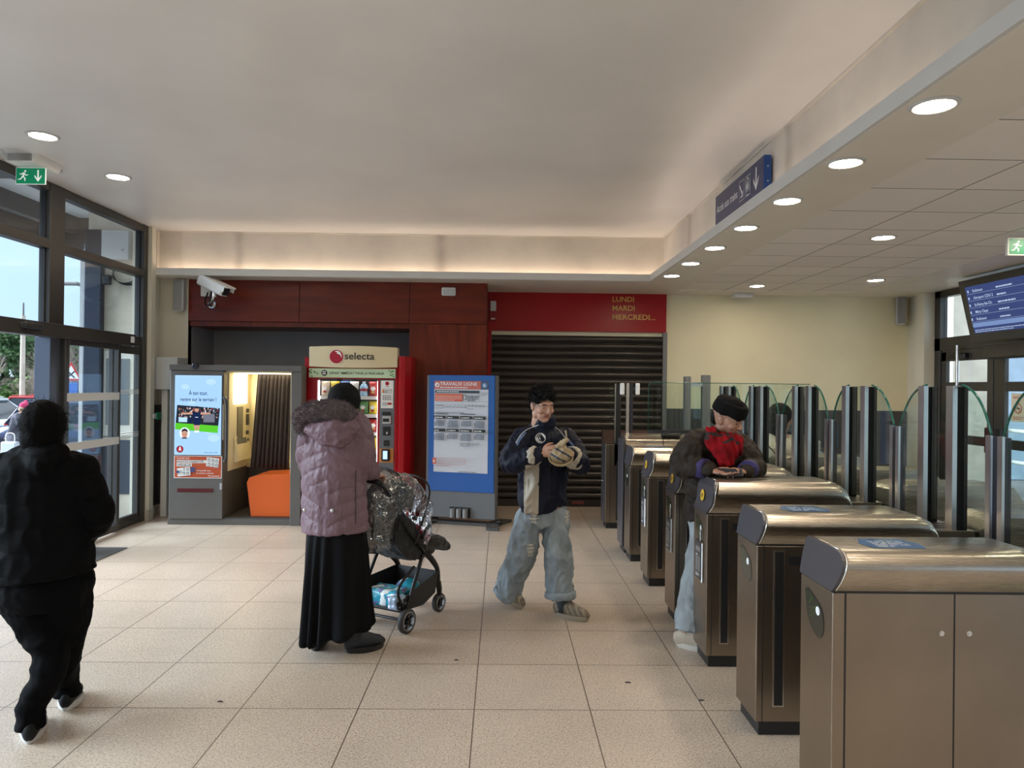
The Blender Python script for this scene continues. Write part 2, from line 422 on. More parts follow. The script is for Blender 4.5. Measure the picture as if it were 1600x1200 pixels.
def soot(m, spots):
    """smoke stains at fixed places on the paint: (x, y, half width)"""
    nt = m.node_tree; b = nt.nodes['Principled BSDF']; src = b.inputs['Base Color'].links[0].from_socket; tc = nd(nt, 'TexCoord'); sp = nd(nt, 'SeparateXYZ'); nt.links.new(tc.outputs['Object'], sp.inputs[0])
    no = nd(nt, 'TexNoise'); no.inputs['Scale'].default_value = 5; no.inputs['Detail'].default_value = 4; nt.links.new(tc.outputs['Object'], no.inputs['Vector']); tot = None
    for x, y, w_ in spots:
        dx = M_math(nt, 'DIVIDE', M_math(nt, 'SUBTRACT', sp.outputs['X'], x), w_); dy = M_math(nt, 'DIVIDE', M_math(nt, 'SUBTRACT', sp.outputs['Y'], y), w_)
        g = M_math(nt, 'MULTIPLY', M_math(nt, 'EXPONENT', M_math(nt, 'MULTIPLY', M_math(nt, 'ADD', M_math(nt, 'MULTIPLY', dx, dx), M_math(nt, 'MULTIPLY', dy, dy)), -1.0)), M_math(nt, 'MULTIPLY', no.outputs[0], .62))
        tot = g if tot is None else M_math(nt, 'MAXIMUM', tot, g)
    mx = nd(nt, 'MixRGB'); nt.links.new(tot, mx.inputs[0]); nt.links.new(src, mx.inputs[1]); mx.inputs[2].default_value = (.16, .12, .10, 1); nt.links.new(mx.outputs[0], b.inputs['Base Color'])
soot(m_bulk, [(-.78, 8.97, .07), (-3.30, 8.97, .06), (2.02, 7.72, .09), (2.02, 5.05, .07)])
def sbox(name, lo, hi, m, parent=None, bv=0, label=None):
    o = MB().box(lo, hi).build(name, m, parent, label)
    if not parent: struct(o)
    if bv: bevel(o, bv)
    return o
# ---------------------------------------------------------------- floor, ceilings
sbox('floor', (-4.4, -4, -.08), (5.85, 10.15, 0), m_floor)
sbox('ceiling', (-4.4, -4, ZC), (2.03, 9.0, ZC+.1), m_ceil)
# cove: bulkhead faces, ledge lip with its trough
mb = MB(); mb.box((2.02, -4, ZS+.05), (2.12, 9.07, ZC+.1)); mb.box((-4.4, 8.97, ZS+.05), (2.1, 9.07, ZC+.1)); struct(mb.build('wall_bulkhead', m_bulk))
mb = MB()
mb.box((1.82, -4, ZS-.01), (2.05, 8.8, ZS+.02)); mb.box((1.82, -4, ZS+.02), (1.845, 8.825, ZS+.075))
mb.box((-4.36, 8.8, ZS-.01), (2.05, 9.0, ZS+.02)); mb.box((-4.36, 8.8, ZS+.02), (1.845, 8.825, ZS+.075))
struct(mb.build('trim_1', m_ledge), 'pale painted ledge of the lighting cove under the bulkhead')
sbox('ceiling_soffit', (1.845, -4, ZS-.012), (2.385, 10.08, ZS+.012), m_soffit)
sbox('ceiling_back_soffit', (-4.36, 8.83, ZS-.012), (1.845, 10.08, ZS+.012), m_soffit)
sbox('ceiling_tiles', (2.385, -4, ZS-.004), (4.74, 9.62, ZS+.06), m_tileceil)
mb = MB(); mb.box((4.74, -4, ZS-.012), (5.85, 10.08, ZS+.06)); mb.box((2.385, 9.62, ZS-.012), (4.74, 10.08, ZS+.06)); struct(mb.build('ceiling_plaster_margin', m_soffit))
# vertical joint covers on the bulkhead
mb = MB()
mb.box((-4.02, 8.955, ZS+.07), (-4.005, 8.972, ZC)); mb.box((-4.36, 8.94, ZC-.012), (2.03, 8.972, ZC)); mb.box((2.0, -4, ZC-.014), (2.024, 8.96, ZC)); mb.box((-4.3, 8.9, ZS+.07), (-4.285, 8.972, ZC))
struct(mb.build('trim_2', m_bulk))
# ---------------------------------------------------------------- walls
sbox('wall_back', (-4.5, 10.05, 0), (5.85, 10.2, ZS+.05), m_yellow)
mb = MB(); mb.box((-.0+2.32, 10.035, .10), (5.74, 10.052, 1.385)); struct(mb.build('trim_3', m_dado), 'charcoal dado along the yellow back wall')
sbox('baseboard_back', (2.32, 10.02, 0), (5.74, 10.053, .1), m_stone)
sbox('wall_niche', (-4.08, 9.97, 0), (-1.19, 10.05, ZS), m_grey)
sbox('wall_niche_side', (-4.10, 9.16, 0), (-4.0, 10.05, ZS), m_grey)
sbox('wall_left_return', (-4.45, 9.15, 0), (-4.0, 9.25, ZS+.05), m_cream)
mb = MB(); mb.box((-4.50, 8.74, 0), (-4.36, 9.2, ZC)); mb.box((-4.42, 8.70, 0), (-4.245, 8.80, ZC)); struct(mb.build('wall_left', m_cream))
mb = MB(); mb.box((-4.362, 8.8, .13), (-4.345, 9.15, 1.39)); mb.box((-4.36, 9.135, .13), (-4.02, 9.152, 1.39)); struct(mb.build('trim_4', m_dado), 'charcoal dado in the corner beside the photo booth')
mb = MB(); mb.box((-4.362, 8.8, 0), (-4.335, 9.15, .13)); mb.box((-4.36, 9.125, 0), (-4.02, 9.152, .13)); mb.box((-4.425, 8.69, 0), (-4.24, 8.702, .13)); mb.box((-4.245, 8.69, 0), (-4.235, 8.8, .13)); struct(mb.build('baseboard_left', m_stone))
sbox('trim_5', (-4.235, 8.96, 0), (-4.16, 9.03, 1.58), m_white, bv=.006)
sbox('wall_behind', (-4.5, -4.1, 0), (5.85, -4.0, ZC+.1), m_cream)
# mahogany cladding: three fascia panels and the tall panel
def clad(n, x0, x1, z0, z1, m, lab):
    o = MB().box((x0+.003, 9.15, z0), (x1-.003, 9.19, z1)).build(n, m); struct(o, lab); bevel(o, .003); return o
clad('trim_6', -4.0, -2.591, 2.463, 2.995, m_mahogh, 'mahogany fascia panel behind the surveillance camera')
clad('trim_7', -2.591, -1.189, 2.463, 2.995, m_mahogh, 'mahogany fascia panel above the vending machine')
clad('trim_8', -1.189, -.2, 2.463, 2.995, m_mahogh, 'mahogany fascia panel with the white emergency light')
clad('trim_9', -1.189, -.2, 0, 2.457, m_mahog, 'tall mahogany panel between vending machine and shutter')
mb = MB(); mb.box((-1.189, 9.19, 0), (-1.13, 10.05, 2.99)); mb.box((-.26, 9.19, 0), (-.2, 10.05, 2.99)); mb.box((-4.0, 9.19, 2.40), (-1.189, 9.97, 2.463)); struct(mb.build('wall_panel_returns', m_mahog))
# ---------------------------------------------------------------- left glazed wall
wx = -4.30
def bars(name, L, m, parent=None, bv=.004):
    mb = MB()
    for lo, hi in L: mb.box(lo, hi)
    o = mb.build(name, m, parent)
    if not parent: struct(o)
    if bv: bevel(o, bv, 1)
    return o
yA = [8.70, 7.055, 6.85]
L = []
ys = [(8.60, 8.70), (6.83, 7.06), (3.9, 4.1), (1.0, 1.2), (-1.9, -1.7), (-4, -3.9)]
for a, b in ys: L.append(((wx-.10, a, 0 if a > 8 or a < 4.0 else 2.1), (wx+.007, b, ZC-.002)))
L.append(((wx-.10, -4, 3.475), (wx, 8.70, ZC-.004))); L.append(((wx-.10, -4, 2.93), (wx+.003, 8.70, 3.02)))
L.append(((wx-.10, -4, 2.10), (wx-.01, 8.70, 2.21)))
L.append(((wx-.10, 7.98, 0), (wx, 8.70, .07))); L.append(((wx-.10, -4, 0), (wx, 3.9, .07)))
win1 = bars('window_1', L, m_frame); win1['label'] = 'bronze framed glazing of the street side wall'
mb = MB(); 
for a, b in ((7.06, 8.60), (4.1, 6.83), (1.2, 3.9), (-1.7, 1.0)):
    mb.box((wx-.055, a, 3.02), (wx-.045, b, 3.475)); mb.box((wx-.055, a, 2.21), (wx-.045, b, 2.93))
for a, b in ((1.2, 3.9), (-1.7, 1.0)): mb.box((wx-.055, a, .07), (wx-.045, b, 2.1))
mb.build('glass', m_glass, win1)
mb = MB()
for a, b in ((8.585, 8.60), (7.06, 7.075), (6.815, 6.83)):
    mb.box((wx-.065, a, 2.21), (wx-.035, b, 2.93)); mb.box((wx-.065, a, 3.02), (wx-.035, b, 3.475))
mb.build('gasket', m_framedk, win1)
# automatic door: header box, standing sidelight, sliding leaf
d1 = bars('door_1', [((wx-.04, 3.9, 2.085), (wx+.10, 8.26, 2.215))], m_frame); d1['label'] = 'automatic sliding door to the street'
mb = MB(); mb.box((wx+.095, 8.14, 2.12), (wx+.102, 8.22, 2.19)); mb.build('status_panel', m_white, d1)
bars('sidelight_frame', [((wx-.06, 7.98, 0), (wx-.01, 8.04, 2.09)), ((wx-.06, 8.55, 0), (wx-.01, 8.61, 2.09)), ((wx-.06, 8.04, .05), (wx-.01, 8.55, .12)), ((wx-.06, 8.04, 2.0), (wx-.01, 8.55, 2.09))], m_frame, d1)
MB().box((wx-.04, 8.04, .12), (wx-.032, 8.55, 2.0)).build('sidelight_glass', m_glass, d1)
leafx = wx+.03
bars('sliding_leaf_frame', [((leafx-.02, 7.0, .02), (leafx+.03, 7.07, 2.085)), ((leafx-.02, 7.965, .02), (leafx+.03, 8.02, 2.085)), ((leafx-.02, 7.07, .02), (leafx+.03, 7.965, .09)), ((leafx-.02, 7.07, 2.03), (leafx+.03, 7.965, 2.085))], m_frame, d1)
MB().box((leafx, 7.07, .09), (leafx+.008, 7.965, 2.03)).build('sliding_leaf_glass', m_glass, d1)
bars('second_leaf_frame', [((leafx-.02, 4.0, .02), (leafx+.03, 4.06, 2.085)), ((leafx-.02, 4.9, .02), (leafx+.03, 4.96, 2.085)), ((leafx-.02, 4.06, .02), (leafx+.03, 4.9, .09))], m_frame, d1)
MB().box((leafx, 4.06, .09), (leafx+.008, 4.9, 2.03)).build('second_leaf_glass', m_glass, d1)
m_film = mat('etched_film', (.60, .60, .58), .6)
a = Art((leafx+.032, 7.03, 0), (0, 1, 0), (0, 0, 1)); a.n = Vector((1, 0, 0))
a.rect(.0, 1.475, .96, .075, m_film); a.rect(0, .985, .96, .08, m_film)
a.poly([(.0+i*.0185, 1.55+(.012 if i % 2 else 0)) for i in range(53)]+[(.96, 1.54), (0, 1.54)], m_film)
a.build('safety_bands', d1)
a = Art((wx-.008, 8.05, 0), (0, 1, 0), (0, 0, 1)); a.n = Vector((1, 0, 0))
for z in (1.535, 1.555, 1.575, 1.035, 1.055, 1.08): a.rect(0, z, .5, .008, m_white)
a.build('line_stickers', d1)
bars('jamb_post', [((wx-.13, 6.83, 0), (wx+.02, 7.0, 2.09))], mat('blue_grey_anodised', (.10, .115, .15), .35, .6), d1)
sn = thing('motion_sensor', 'black motion sensor on the automatic door header', 'sensor', (wx+.10, 6.42, 2.165))
MB().limb([(Vector((0.0, -.13, 0)), .02, .025), (Vector((.0, -.1, 0)), .05, .04), (Vector((0, .1, 0)), .05, .04), (Vector((0, .13, 0)), .02, .025)], ref=(1, 0, 0)).build('housing', m_black, sn)
MB().box((-.01, -.1, -.045), (.03, .1, -.03)).build('mounting_plate', m_black, sn)
# floor mat well
o = MB().box((-4.22, 4.2, 0), (-3.75, 7.26, .006)).build('door_mat', mat('ribbed_mat', (.05, .047, .045), .85, bump=.6, bscale=120, stretch=(1, .05, 1))); tag(o, 'dark ribbed entrance mat set in the floor by the sliding door', 'mat')
# ---------------------------------------------------------------- right glazed doors
rx = 5.75
L = []
L += [((rx, 9.30, 0), (rx+.1, 9.42, 2.99)), ((rx, -4, 2.90), (rx+.1, 9.42, 2.99)), ((rx, -4, 2.20), (rx+.1, 9.42, 2.37))]
for y in (7.05, 4.7, 2.3, -.1, -2.5): L.append(((rx, y, 0), (rx+.1, y+.14, 2.99)))
for y in (8.20, 5.86, 3.46, 1.16): L.append(((rx+.02, y, 0), (rx+.08, y+.10 if y > 8 else y+.04, 2.2)))
win2 = bars('window_2', L, m_frame); win2['label'] = 'bronze framed fanlights above the platform doors'
mb = MB()
for y0, y1 in ((7.19, 9.30), (4.84, 7.05), (2.44, 4.7), (.04, 2.3), (-2.36, -.1)): mb.box((rx+.05, y0, 2.37), (rx+.058, y1, 2.90))
mb.build('glass', m_glass, win2)
k = 2
for (y0, y1) in ((8.30, 9.28), (7.2, 8.20), (5.9, 7.03), (4.86, 5.86), (3.5, 4.68), (2.46, 3.46), (1.2, 2.28), (.06, 1.16)):
    d = bars('door_%d' % k, [((rx+.01, y0, .02), (rx+.06, y0+.10, 2.18)), ((rx+.01, y1-.10, .02), (rx+.06, y1, 2.18)), ((rx+.01, y0, 2.06), (rx+.06, y1, 2.21)), ((rx+.01, y0+.1, .02), (rx+.06, y1-.1, .40)),
        ((rx+.01, y0+.1, 1.68), (rx+.06, y1-.1, 1.79)), ((rx+.01, y0+.1, 1.02), (rx+.06, y1-.1, 1.13))], m_frame)
    d['label'] = 'bronze framed glass door to the platforms, number %s from the back wall' % ['one', 'two', 'three', 'four', 'five', 'six', 'seven', 'eight'][k-2]
    MB().box((rx+.03, y0+.1, .4), (rx+.036, y1-.1, 2.06)).build('glass', m_glass, d)
    yy = y1-.42 if k % 2 == 0 else y0+.3
    mb = MB(); mb.cyl((rx-.05, yy, .55), (rx-.05, yy, 2.25), .022); mb.cyl((rx-.05, yy, .7), (rx+.02, yy, .7), .012); mb.cyl((rx-.05, yy, 1.73), (rx+.02, yy, 1.73), .012); mb.build('pull_bar', m_alu, d)
    yl = y0+.05 if k % 2 == 0 else y1-.05
    MB().rbox((rx-.03, yl-.04, .95), (rx+.012, yl+.04, 1.25), .01).build('lock_case', m_black, d)
    if k in (2, 3):
        mb = MB(); mb.rbox((rx-.05, y1-.55, 2.08), (rx+.01, y1-.2, 2.15), .01); mb.build('door_closer', m_black, d)
    k += 1
mb = MB(); mb.box((rx-.0, 9.42, 0), (rx+.1, 10.06, ZS)); struct(mb.build('wall_right', m_cream))
mb = MB(); mb.box((rx-.14, 9.42, 0), (rx+.1, 9.60, ZS)); struct(mb.build('wall_right_pier', m_cream))
sbox('baseboard_right', (rx-.16, 9.41, 0), (rx+.02, 9.62, .1), m_stone)
sbox('trim_10', (rx-.155, 9.405, .1), (rx-.0, 9.42, 1.385), m_dado)
# ---------------------------------------------------------------- recessed lamps
m_ring = mat('lamp_ring', (.6, .6, .58), .35)
def downlight(x, y, z, r, label, power, group='recessed ceiling lamps', mm='downlight_glow'):
    t = thing('recessed_lamp', label, 'ceiling light', (x, y, z), 0, group)
    MB().lathe((0, 0, 0), [(r*.84, -.002), (r*.9, -.010), (r, -.010), (r*1.06, -.006), (r*1.10, 0), (r*.84, .0)], 40).build('trim_ring', m_ring, t)
    mb = MB(); mb.add([(r*.88*math.cos(2*PI*i/40), r*.88*math.sin(2*PI*i/40), -.0045) for i in range(40)], [tuple(range(40))[::-1]])
    mb.build('diffuser', emis(mm, (1, .86, .66), power), t)
    return t
ordn = ['farthest', 'second farthest', 'third farthest', 'fourth', 'fifth', 'sixth', 'nearest and largest']
for i in range(7):
    downlight(1.972, 8.32-.845*i, ZS-.012, .098, ordn[i]+' of the seven round lamps along the beam over the gates' if i in (0, 6) else ordn[i]+' round lamp from the back wall along the beam over the gates', 80)
for i in range(7): downlight(1.972, 8.32-.845*(7+i), ZS-.012, .098, 'unseen round lamp added to the beam row behind the viewer', 80)  # unseen continuation of the beam row, added to help light the room
downlight(3.277, 6.115, ZS-.004, .10, 'round lamp in the tiled ceiling, nearest of the three there', 190)
downlight(4.464, 8.49, ZS-.004, .10, 'round lamp in the tiled ceiling closest to the platform doors', 260)
downlight(3.255, 9.10, ZS-.004, .10, 'round lamp in the tiled ceiling closest to the yellow back wall', 330)
for x, y in ((3.277, 3.4), (4.464, 5.6), (4.464, 2.6)): downlight(x, y, ZS-.004, .10, 'unseen round lamp added in the tiled ceiling outside the view', 150)  # extra lamps nobody sees, added to brighten the gate side
lft = {5.541: 'round lamp in the big white ceiling above the exit sign', 6.616: 'round lamp in the big white ceiling nearer the back wall'}
for y in (6.616, 5.541, 4.46, 3.38, 2.3, 1.2, .1): downlight(-3.55, y, ZC, .105, lft.get(y, 'unseen round lamp added in the big white ceiling outside the view'), 60)  # first two are visible lamps; the rest are unseen, added for room lighting
# cove light
m_cove = emis('cove_led', (1.0, .78, .60), 11)
o = MB().box((-4.2, 8.87, ZS+.022), (1.95, 8.89, ZS+.034)).build('cove_light_strip', m_cove); tag(o, 'warm light strip hidden behind the ledge of the back bulkhead', 'light strip', 'cove light strips')
o = MB().box((1.90, 3.2, ZS+.022), (1.92, 8.8, ZS+.034)).build('cove_light_strip', emis('cove_led_side', (1.0, .80, .66), 6)); tag(o, 'warm light strip hidden on the ledge above the gate beam', 'light strip', 'cove light strips')
# ---------------------------------------------------------------- outside, street side
m_asph = mat('asphalt', (.16, .165, .17), .8, var=.12, vscale=3)
mb = MB(); mb.add([(-4.4, -20, -.02), (-4.4, 40, -.02), (-8, 40, -.36), (-8, -20, -.36), (-70, 70, -.45), (-70, -40, -.45)], [(0, 1, 2, 3), (3, 2, 4, 5)])
struct(mb.build('ground_street', m_asph))
mb = MB(); mb.box((-5.16, 8.96, -.1), (-4.46, 9.2, 3.9)); struct(mb.build('wall_outside', m_conc))
mb = MB(); mb.box((-4.95, 8.945, .28), (-4.46, 8.962, .95)); struct(mb.build('trim_11', mat('slate_dado', (.05, .06, .08), .5)))
mb = MB(); mb.box((-5.16, 8.87, -.1), (-4.95, 8.958, 3.55)); bevel(struct(mb.build('column_outside', mat('dark_cladding', (.03, .04, .06), .3, .4))), .01)
sbox('trim_12', (-5.21, 8.88, -.1), (-5.165, 8.95, 3.3), m_lgrey)
mb = MB(); mb.box((-6.1, -6, 3.83), (-4.4, 12, 3.95)); struct(mb.build('canopy_outside', mat('canopy_soffit', (.75, .75, .75), .6)))
mb = MB(); mb.box((-6.15, -6, 3.50), (-5.95, 12, 3.85)); mb.box((-5.95, 6.4, 3.5), (-4.4, 6.52, 3.83)); mb.box((-5.7, -6, 3.62), (-5.6, 12, 3.83)); mb.box((-5.95, 9.5, 3.4), (-4.4, 9.7, 3.83)); struct(mb.build('canopy_beams_outside', mat('dark_canopy_steel', (.05, .045, .045), .6)))
t = thing('meter_cabinet', 'pale steel electric cabinet high on the outside wall', 'cabinet', (-4.785, 8.955, 3.18))
bevel(MB().box((-.165, -.09, 0), (.165, 0.0, .36)).build('body', m_lgrey, t), .006); MB().cyl((.1, -.1, .12), (.1, -.088, .12), .012).build('lock', m_mgrey, t)
t = thing('cable_coil', 'black looped cables with connectors hanging on the outside wall', 'cable', (-4.66, 8.93, 2.95))
mb = MB()
for k in range(4):
    r = .15+.012*k; mb.tube([(r*math.cos(a*PI/8)-.03+.02*k, -.01-.006*k, r*.75*math.sin(a*PI/8)+.06) for a in range(7, 18)], .006, 6, 2)
mb.build('cable_loops', m_black, t)
MB().tube([(.14, -.012, .02), (.165, -.012, .2), (.17, -.012, .42), (.14, -.012, .62), (.06, -.012, .84)], .010, 8).build('conduit', m_mgrey, t)
MB().rbox((-.27, -.07, -.08), (-.18, -.01, .04), .01).build('connector', m_black, t)
MB().rbox((.14, -.05, .42), (.195, -.005, .50), .008).build('junction_box', mat('terracotta_plastic', (.30, .10, .06), .6), t)
t = thing('notice_panel', 'grey rounded window panel in the outside wall', 'panel', (-4.70, 8.945, .0))
MB().rbox((-.24, -.02, 1.0), (.22, .0, 2.06), .05).build('surround', mat('ivory', (.66, .63, .55), .5), t); MB().rbox((-.20, -.03, 1.14), (.09, -.018, 1.96), .03).build('pane', mat('grey_pane', (.16, .18, .19), .2), t)
# cars
def car(name, label, loc, rz, col, wag=True):
    t = thing(name, label, 'car', loc, rz)
    m_b = mat('car_paint_'+name+str(round(loc[0])), col, .25, .3, coat=.6); m_g = mat('car_glass', (.03, .04, .05), .08)
    # body profile along x (length 4.4), lofted sections
    sec = [(-2.15, .45, .62, .80), (-2.05, .30, .80, .86), (-1.3, .22, .90, .90), (0, .2, .93, .92), (1.2, .22, .90, .90), (1.9, .30, .80, .84), (2.15, .42, .62, .72)]
    mb = MB(); V = []; F = []; n = 8
    for x, z0, z1, hw in sec: V += [(x, -hw*.9, z0), (x, -hw, z0+.15), (x, -hw*.98, z1-.1), (x, -hw*.86, z1), (x, hw*.86, z1), (x, hw*.98, z1-.1), (x, hw, z0+.15), (x, hw*.9, z0)]
    for i in range(len(sec)-1):
        for k in range(n): F.append((i*n+k, (i+1)*n+k, (i+1)*n+(k+1) % n, i*n+(k+1) % n))
    F += [tuple(range(n)), tuple(range((len(sec)-1)*n, len(sec)*n))[::-1]]
    mb.add(V, F, True); mb.build('body', m_b, t)
    mb = MB(); a = -2.0 if wag else -1.6
    mb.add([(a, -.8, .9), (a+.35, -.66, 1.42), (.35, -.66, 1.45), (1.1, -.8, .9), (a, .8, .9), (a+.35, .66, 1.42), (.35, .66, 1.45), (1.1, .8, .9)], [(0, 3, 2, 1), (4, 5, 6, 7), (0, 1, 5, 4), (2, 3, 7, 6)])
    mb.build('windows', m_g, t)
    mb = MB(); mb.rbox((a+.30, -.68, 1.40), (.45, .68, 1.50), .04)
    for s in (-1, 1):
        for x0, x1 in ((a, a+.35), (-.15, -.15), (1.1, .35)): mb.limb([(Vector((x0, .8*s, .9)), .035, .03), (Vector((x1, .67*s, 1.44)), .035, .03)], n=6, sub=1, caps='flat')
        mb.cyl((a+.4, .62*s, 1.53), (.3, .62*s, 1.53), .015)
    mb.build('roof', m_b, t)
    for x in (-1.35, 1.35):
        for s in (-1, 1):
            wv = MB().lathe((x, .8*s, .32), [(.12, -.1), (.30, -.1), (.32, -.06), (.32, .06), (.30, .1), (.12, .1)], 24, (0, 1, 0)).build('wheel', m_black, t)
            MB().cyl((x, .8*s-.11, .32), (x, .8*s+.11, .32), .18, n=12).build('rim', m_alu, wv)
    for s in (-1, 1): MB().rbox((a-.12, .55*s-.15, .78), (a+.02, .55*s+.15, .93), .03).build('tail_lamp', mat('tail_red', (.45, .01, .01), .3), t)
    for z in (.45,): MB().box((-1.9, -.93, z), (1.9, -.91, z+.05)).build('side_strip', m_black, t)
    return t
car('estate_car', 'silver estate car parked outside behind the person in black', (-15.9, 22.0, -.38), .0, (.45, .50, .55))
car('small_car', 'red car parked behind the silver estate outside', (-16.4, 26.6, -.38), .1, (.40, .02, .03), False)
car('dark_car', 'dark blue car parked outside behind the sliding leaf', (-11.7, 20.2, -.38), .1, (.02, .03, .08), False)
# street furniture
t = thing('lamp_post', 'tall pole of a street lamp in the car park', 'lamp post', (-18.6, 28, -.4))
MB().cyl((0, 0, 0), (0, 0, 4.6), .10, .08, 12).build('pole', m_conc, t); MB().cyl((0, 0, 4.6), (0, 0, 5.1), .04, .03, 8).build('finial', m_mgrey, t)
t = thing('street_lamp', 'slim street lamp with flat head beyond the canopy', 'street lamp', (-16.0, 28, -.4))
MB().tube([(0, 0, 0), (0, 0, 5.0), (-.1, 0, 5.6), (-.5, 0, 5.85)], .06).build('pole', m_mgrey, t); MB().rbox((-1.2, -.15, 5.8), (-.45, .15, 5.93), .04).build('lamp_head', m_mgrey, t)
# crossing warning sign
t = thing('warning_sign', 'red bordered triangular crossroads sign outside the sliding leaf', 'road sign', tuple(W(112, 600, 22))[:2]+(-.12,))
MB().cyl((0, 0, -.28), (0, 0, 2.2), .03).build('post', m_mgrey, t)
a = Art((-.33, -.035, 1.82), (1, 0, 0), (0, 0, 1), .002)
a.poly([(0, 0), (.66, 0), (.33, .57)], mat('sign_red', (.55, .03, .03), .4)); a.poly([(.09, .055), (.57, .055), (.33, .46)], m_white)
a.poly([(.20, .09), (.24, .07), (.46, .27), (.42, .29)], m_black); a.poly([(.42, .07), (.46, .09), (.24, .29), (.20, .27)], m_black); a.build('sign_face', t)
MB().prism([(-.33, 1.82), (.33, 1.82), (0, 2.39)], 'Y', -.03, -.005).build('sign_plate', m_mgrey, t)
MB().rbox((-.2, -.03, 1.35), (.2, 0, 1.75), .02).build('blue_plate', mat('sign_blue', (.03, .12, .42), .4), t)
# trees
def foliage(t, name, n, shape, size, m, seed):
    rr = random.Random(seed); mb = MB()
    for _ in range(n):
        c = Vector(shape(rr)); d = Vector((rr.gauss(0, 1), rr.gauss(0, 1), rr.gauss(0, 1))).normalized(); e = d.orthogonal().normalized(); s = size*rr.uniform(.6, 1.4)
        mb.add([c-e*s*.5, c+d*s, c+e*s*.5, c-d*s*.3], [(0, 1, 2, 3)])
    return mb.build(name, m, t)
m_lf = mat('conifer_green', (.055, .12, .04), .7, var=.5, vscale=1.2); m_lf2 = mat('laurel_green', (.09, .20, .04), .6, var=.4, vscale=2); m_bark = mat('bark', (.13, .10, .08), .9)
def conifer(x, y, h, r, seed, label):
    t = thing('conifer', label, 'tree', (x, y, -.45), 0, 'conifers beyond the car park')
    MB().cyl((0, 0, 0), (0, 0, h*.9), .15, .05, 8).build('trunk', m_bark, t)
    def sh(rr):
        z = rr.uniform(.03, 1)**.8; a = rr.uniform(0, 2*PI); q = r*(1.02-z)**.55*rr.uniform(.75, 1)*(1+.15*math.sin(z*40)); return (q*math.cos(a), q*math.sin(a), z*h)
    foliage(t, 'foliage', 5200, sh, .20, m_lf, seed)
conifer(-27.5, 34, 5.2, 2.8, 1, 'dense conifer at the left edge of the street view')
conifer(-24.0, 35, 5.0, 2.6, 2, 'dense conifer behind the concrete pole')
conifer(-20.5, 36, 4.6, 2.4, 3, 'dense conifer nearest the door jamb')
t = thing('laurel_bush', 'bright green bush behind the parked cars', 'bush', (-20.3, 31, -.45))
MB().cyl((0, 0, 0), (0, 0, .8), .06, .03, 6).build('stem', m_bark, t)
foliage(t, 'foliage', 2500, lambda rr: tuple(Vector((rr.gauss(0, 1), rr.gauss(0, 1), rr.gauss(0, 1))).normalized()*rr.uniform(.6, 1)*1.1+Vector((0, 0, 1.2))), .14, m_lf2, 5)
def bare_tree(x, y, h, seed, label):
    rr = random.Random(seed); t = thing('bare_tree', label, 'tree', (x, y, -.45), 0, 'leafless trees beyond the car park'); mb = MB()
    def br(p, d, l, r, k):
        q = p+d*l; mb.cyl(p, q, r, r*.65, 4, False)
        if k:
            for _ in range(4 if k > 1 else 5):
                nd_ = (d+Vector((rr.gauss(0, .42), rr.gauss(0, .42), rr.gauss(0.1, .32)))).normalized(); br(p+d*l*rr.uniform(.4, 1), nd_, l*rr.uniform(.6, .85), r*.55, k-1)
    for _ in range(3): br(Vector((rr.gauss(0, .25), rr.gauss(0, .25), 0)), Vector((rr.gauss(0, .15), rr.gauss(0, .15), 1)).normalized(), h*.33, .05, 5)
    mb.build('branches', mat('pale_bark', (.34, .29, .25), .9), t)
bare_tree(-21.6, 29.5, 3.6, 11, 'bare bush in front of the conifers left of the pole')
bare_tree(-19.0, 30, 3.4, 12, 'bare bush in front of the conifers near the door jamb')
bare_tree(-18.3, 31.5, 4.6, 13, 'bare tree seen through the upper part of the sliding leaf')
# ---------------------------------------------------------------- outside, platform side
mb = MB(); mb.box((5.86, -10, -.1), (40, 30, -.01)); struct(mb.build('ground_platform', m_asph))
mb = MB(); mb.box((7.2, 11.3, -.0), (7.9, 11.9, 6)); mb.box((7.2, 12.2, 0), (7.4, 12.5, 6)); struct(mb.build('column_platform', m_conc))
mb = MB(); mb.box((9.6, 13.5, 0), (13, 14, 7)); struct(mb.build('wall_platform', mat('blue_render', (.42, .55, .68), .7, var=.08, vscale=4)))
mb = MB(); mb.box((9.9, 13.40, 3.1), (10.3, 13.5, 7)); struct(mb.build('trim_13', m_mgrey))
mb = MB(); mb.box((13.0, 14.6, 0), (26, 15.1, 5.5)); mb.box((14, -8, 0), (14.5, 12.8, 3.4)); struct(mb.build('wall_platform_far', mat('rough_pale_concrete', (.55, .53, .50), .9, var=.3, vscale=9, bump=.5, bscale=20)))
t = thing('platform_railing', 'white double rail outside the platform doors', 'railing', (8.2, 10.5, 0))
for z in (.55, 1.05): MB().cyl((0, -5, z), (0, 1, z), .03).build('rail', m_white, t)
for y in (-5, -3, -1, 1): MB().cyl((0, y, 0), (0, y, 1.08), .03).build('post', m_white, t)
# ================================================================ fixtures on walls and ceiling
# red shop fascia and roller shutter
t = thing('shop_fascia', 'red fascia board with days of the week in yellow above the shutter', 'sign', (0, 10.045, 2.45))
bevel(MB().box((-.2, -.06, 0), (2.3, 0, .575)).build('board', m_red, t), .004)
m_gold = mat('gold_letters', (.72, .42, .10), .4)
a = Art((0, -.062, 0), (1, 0, 0), (0, 0, 1))
a.text('LUNDI', 1.54, .425, .075, m_gold, .30); a.text('MARDI', 1.54, .30, .075, m_gold, .31); a.text('MERCREDI...', 1.54, .175, .075, m_gold, .60); a.build('lettering', t)
sbox('trim_14', (-.2, 9.99, 0), (-.15, 10.06, 2.46), m_red)
sbox('trim_15', (2.255, 9.98, 0), (2.315, 10.06, 2.45), m_mgrey)
t = thing('alarm_switch', 'small white switch above a red alarm box at the fascia edge', 'switch', (-.13, 9.985, 2.60))
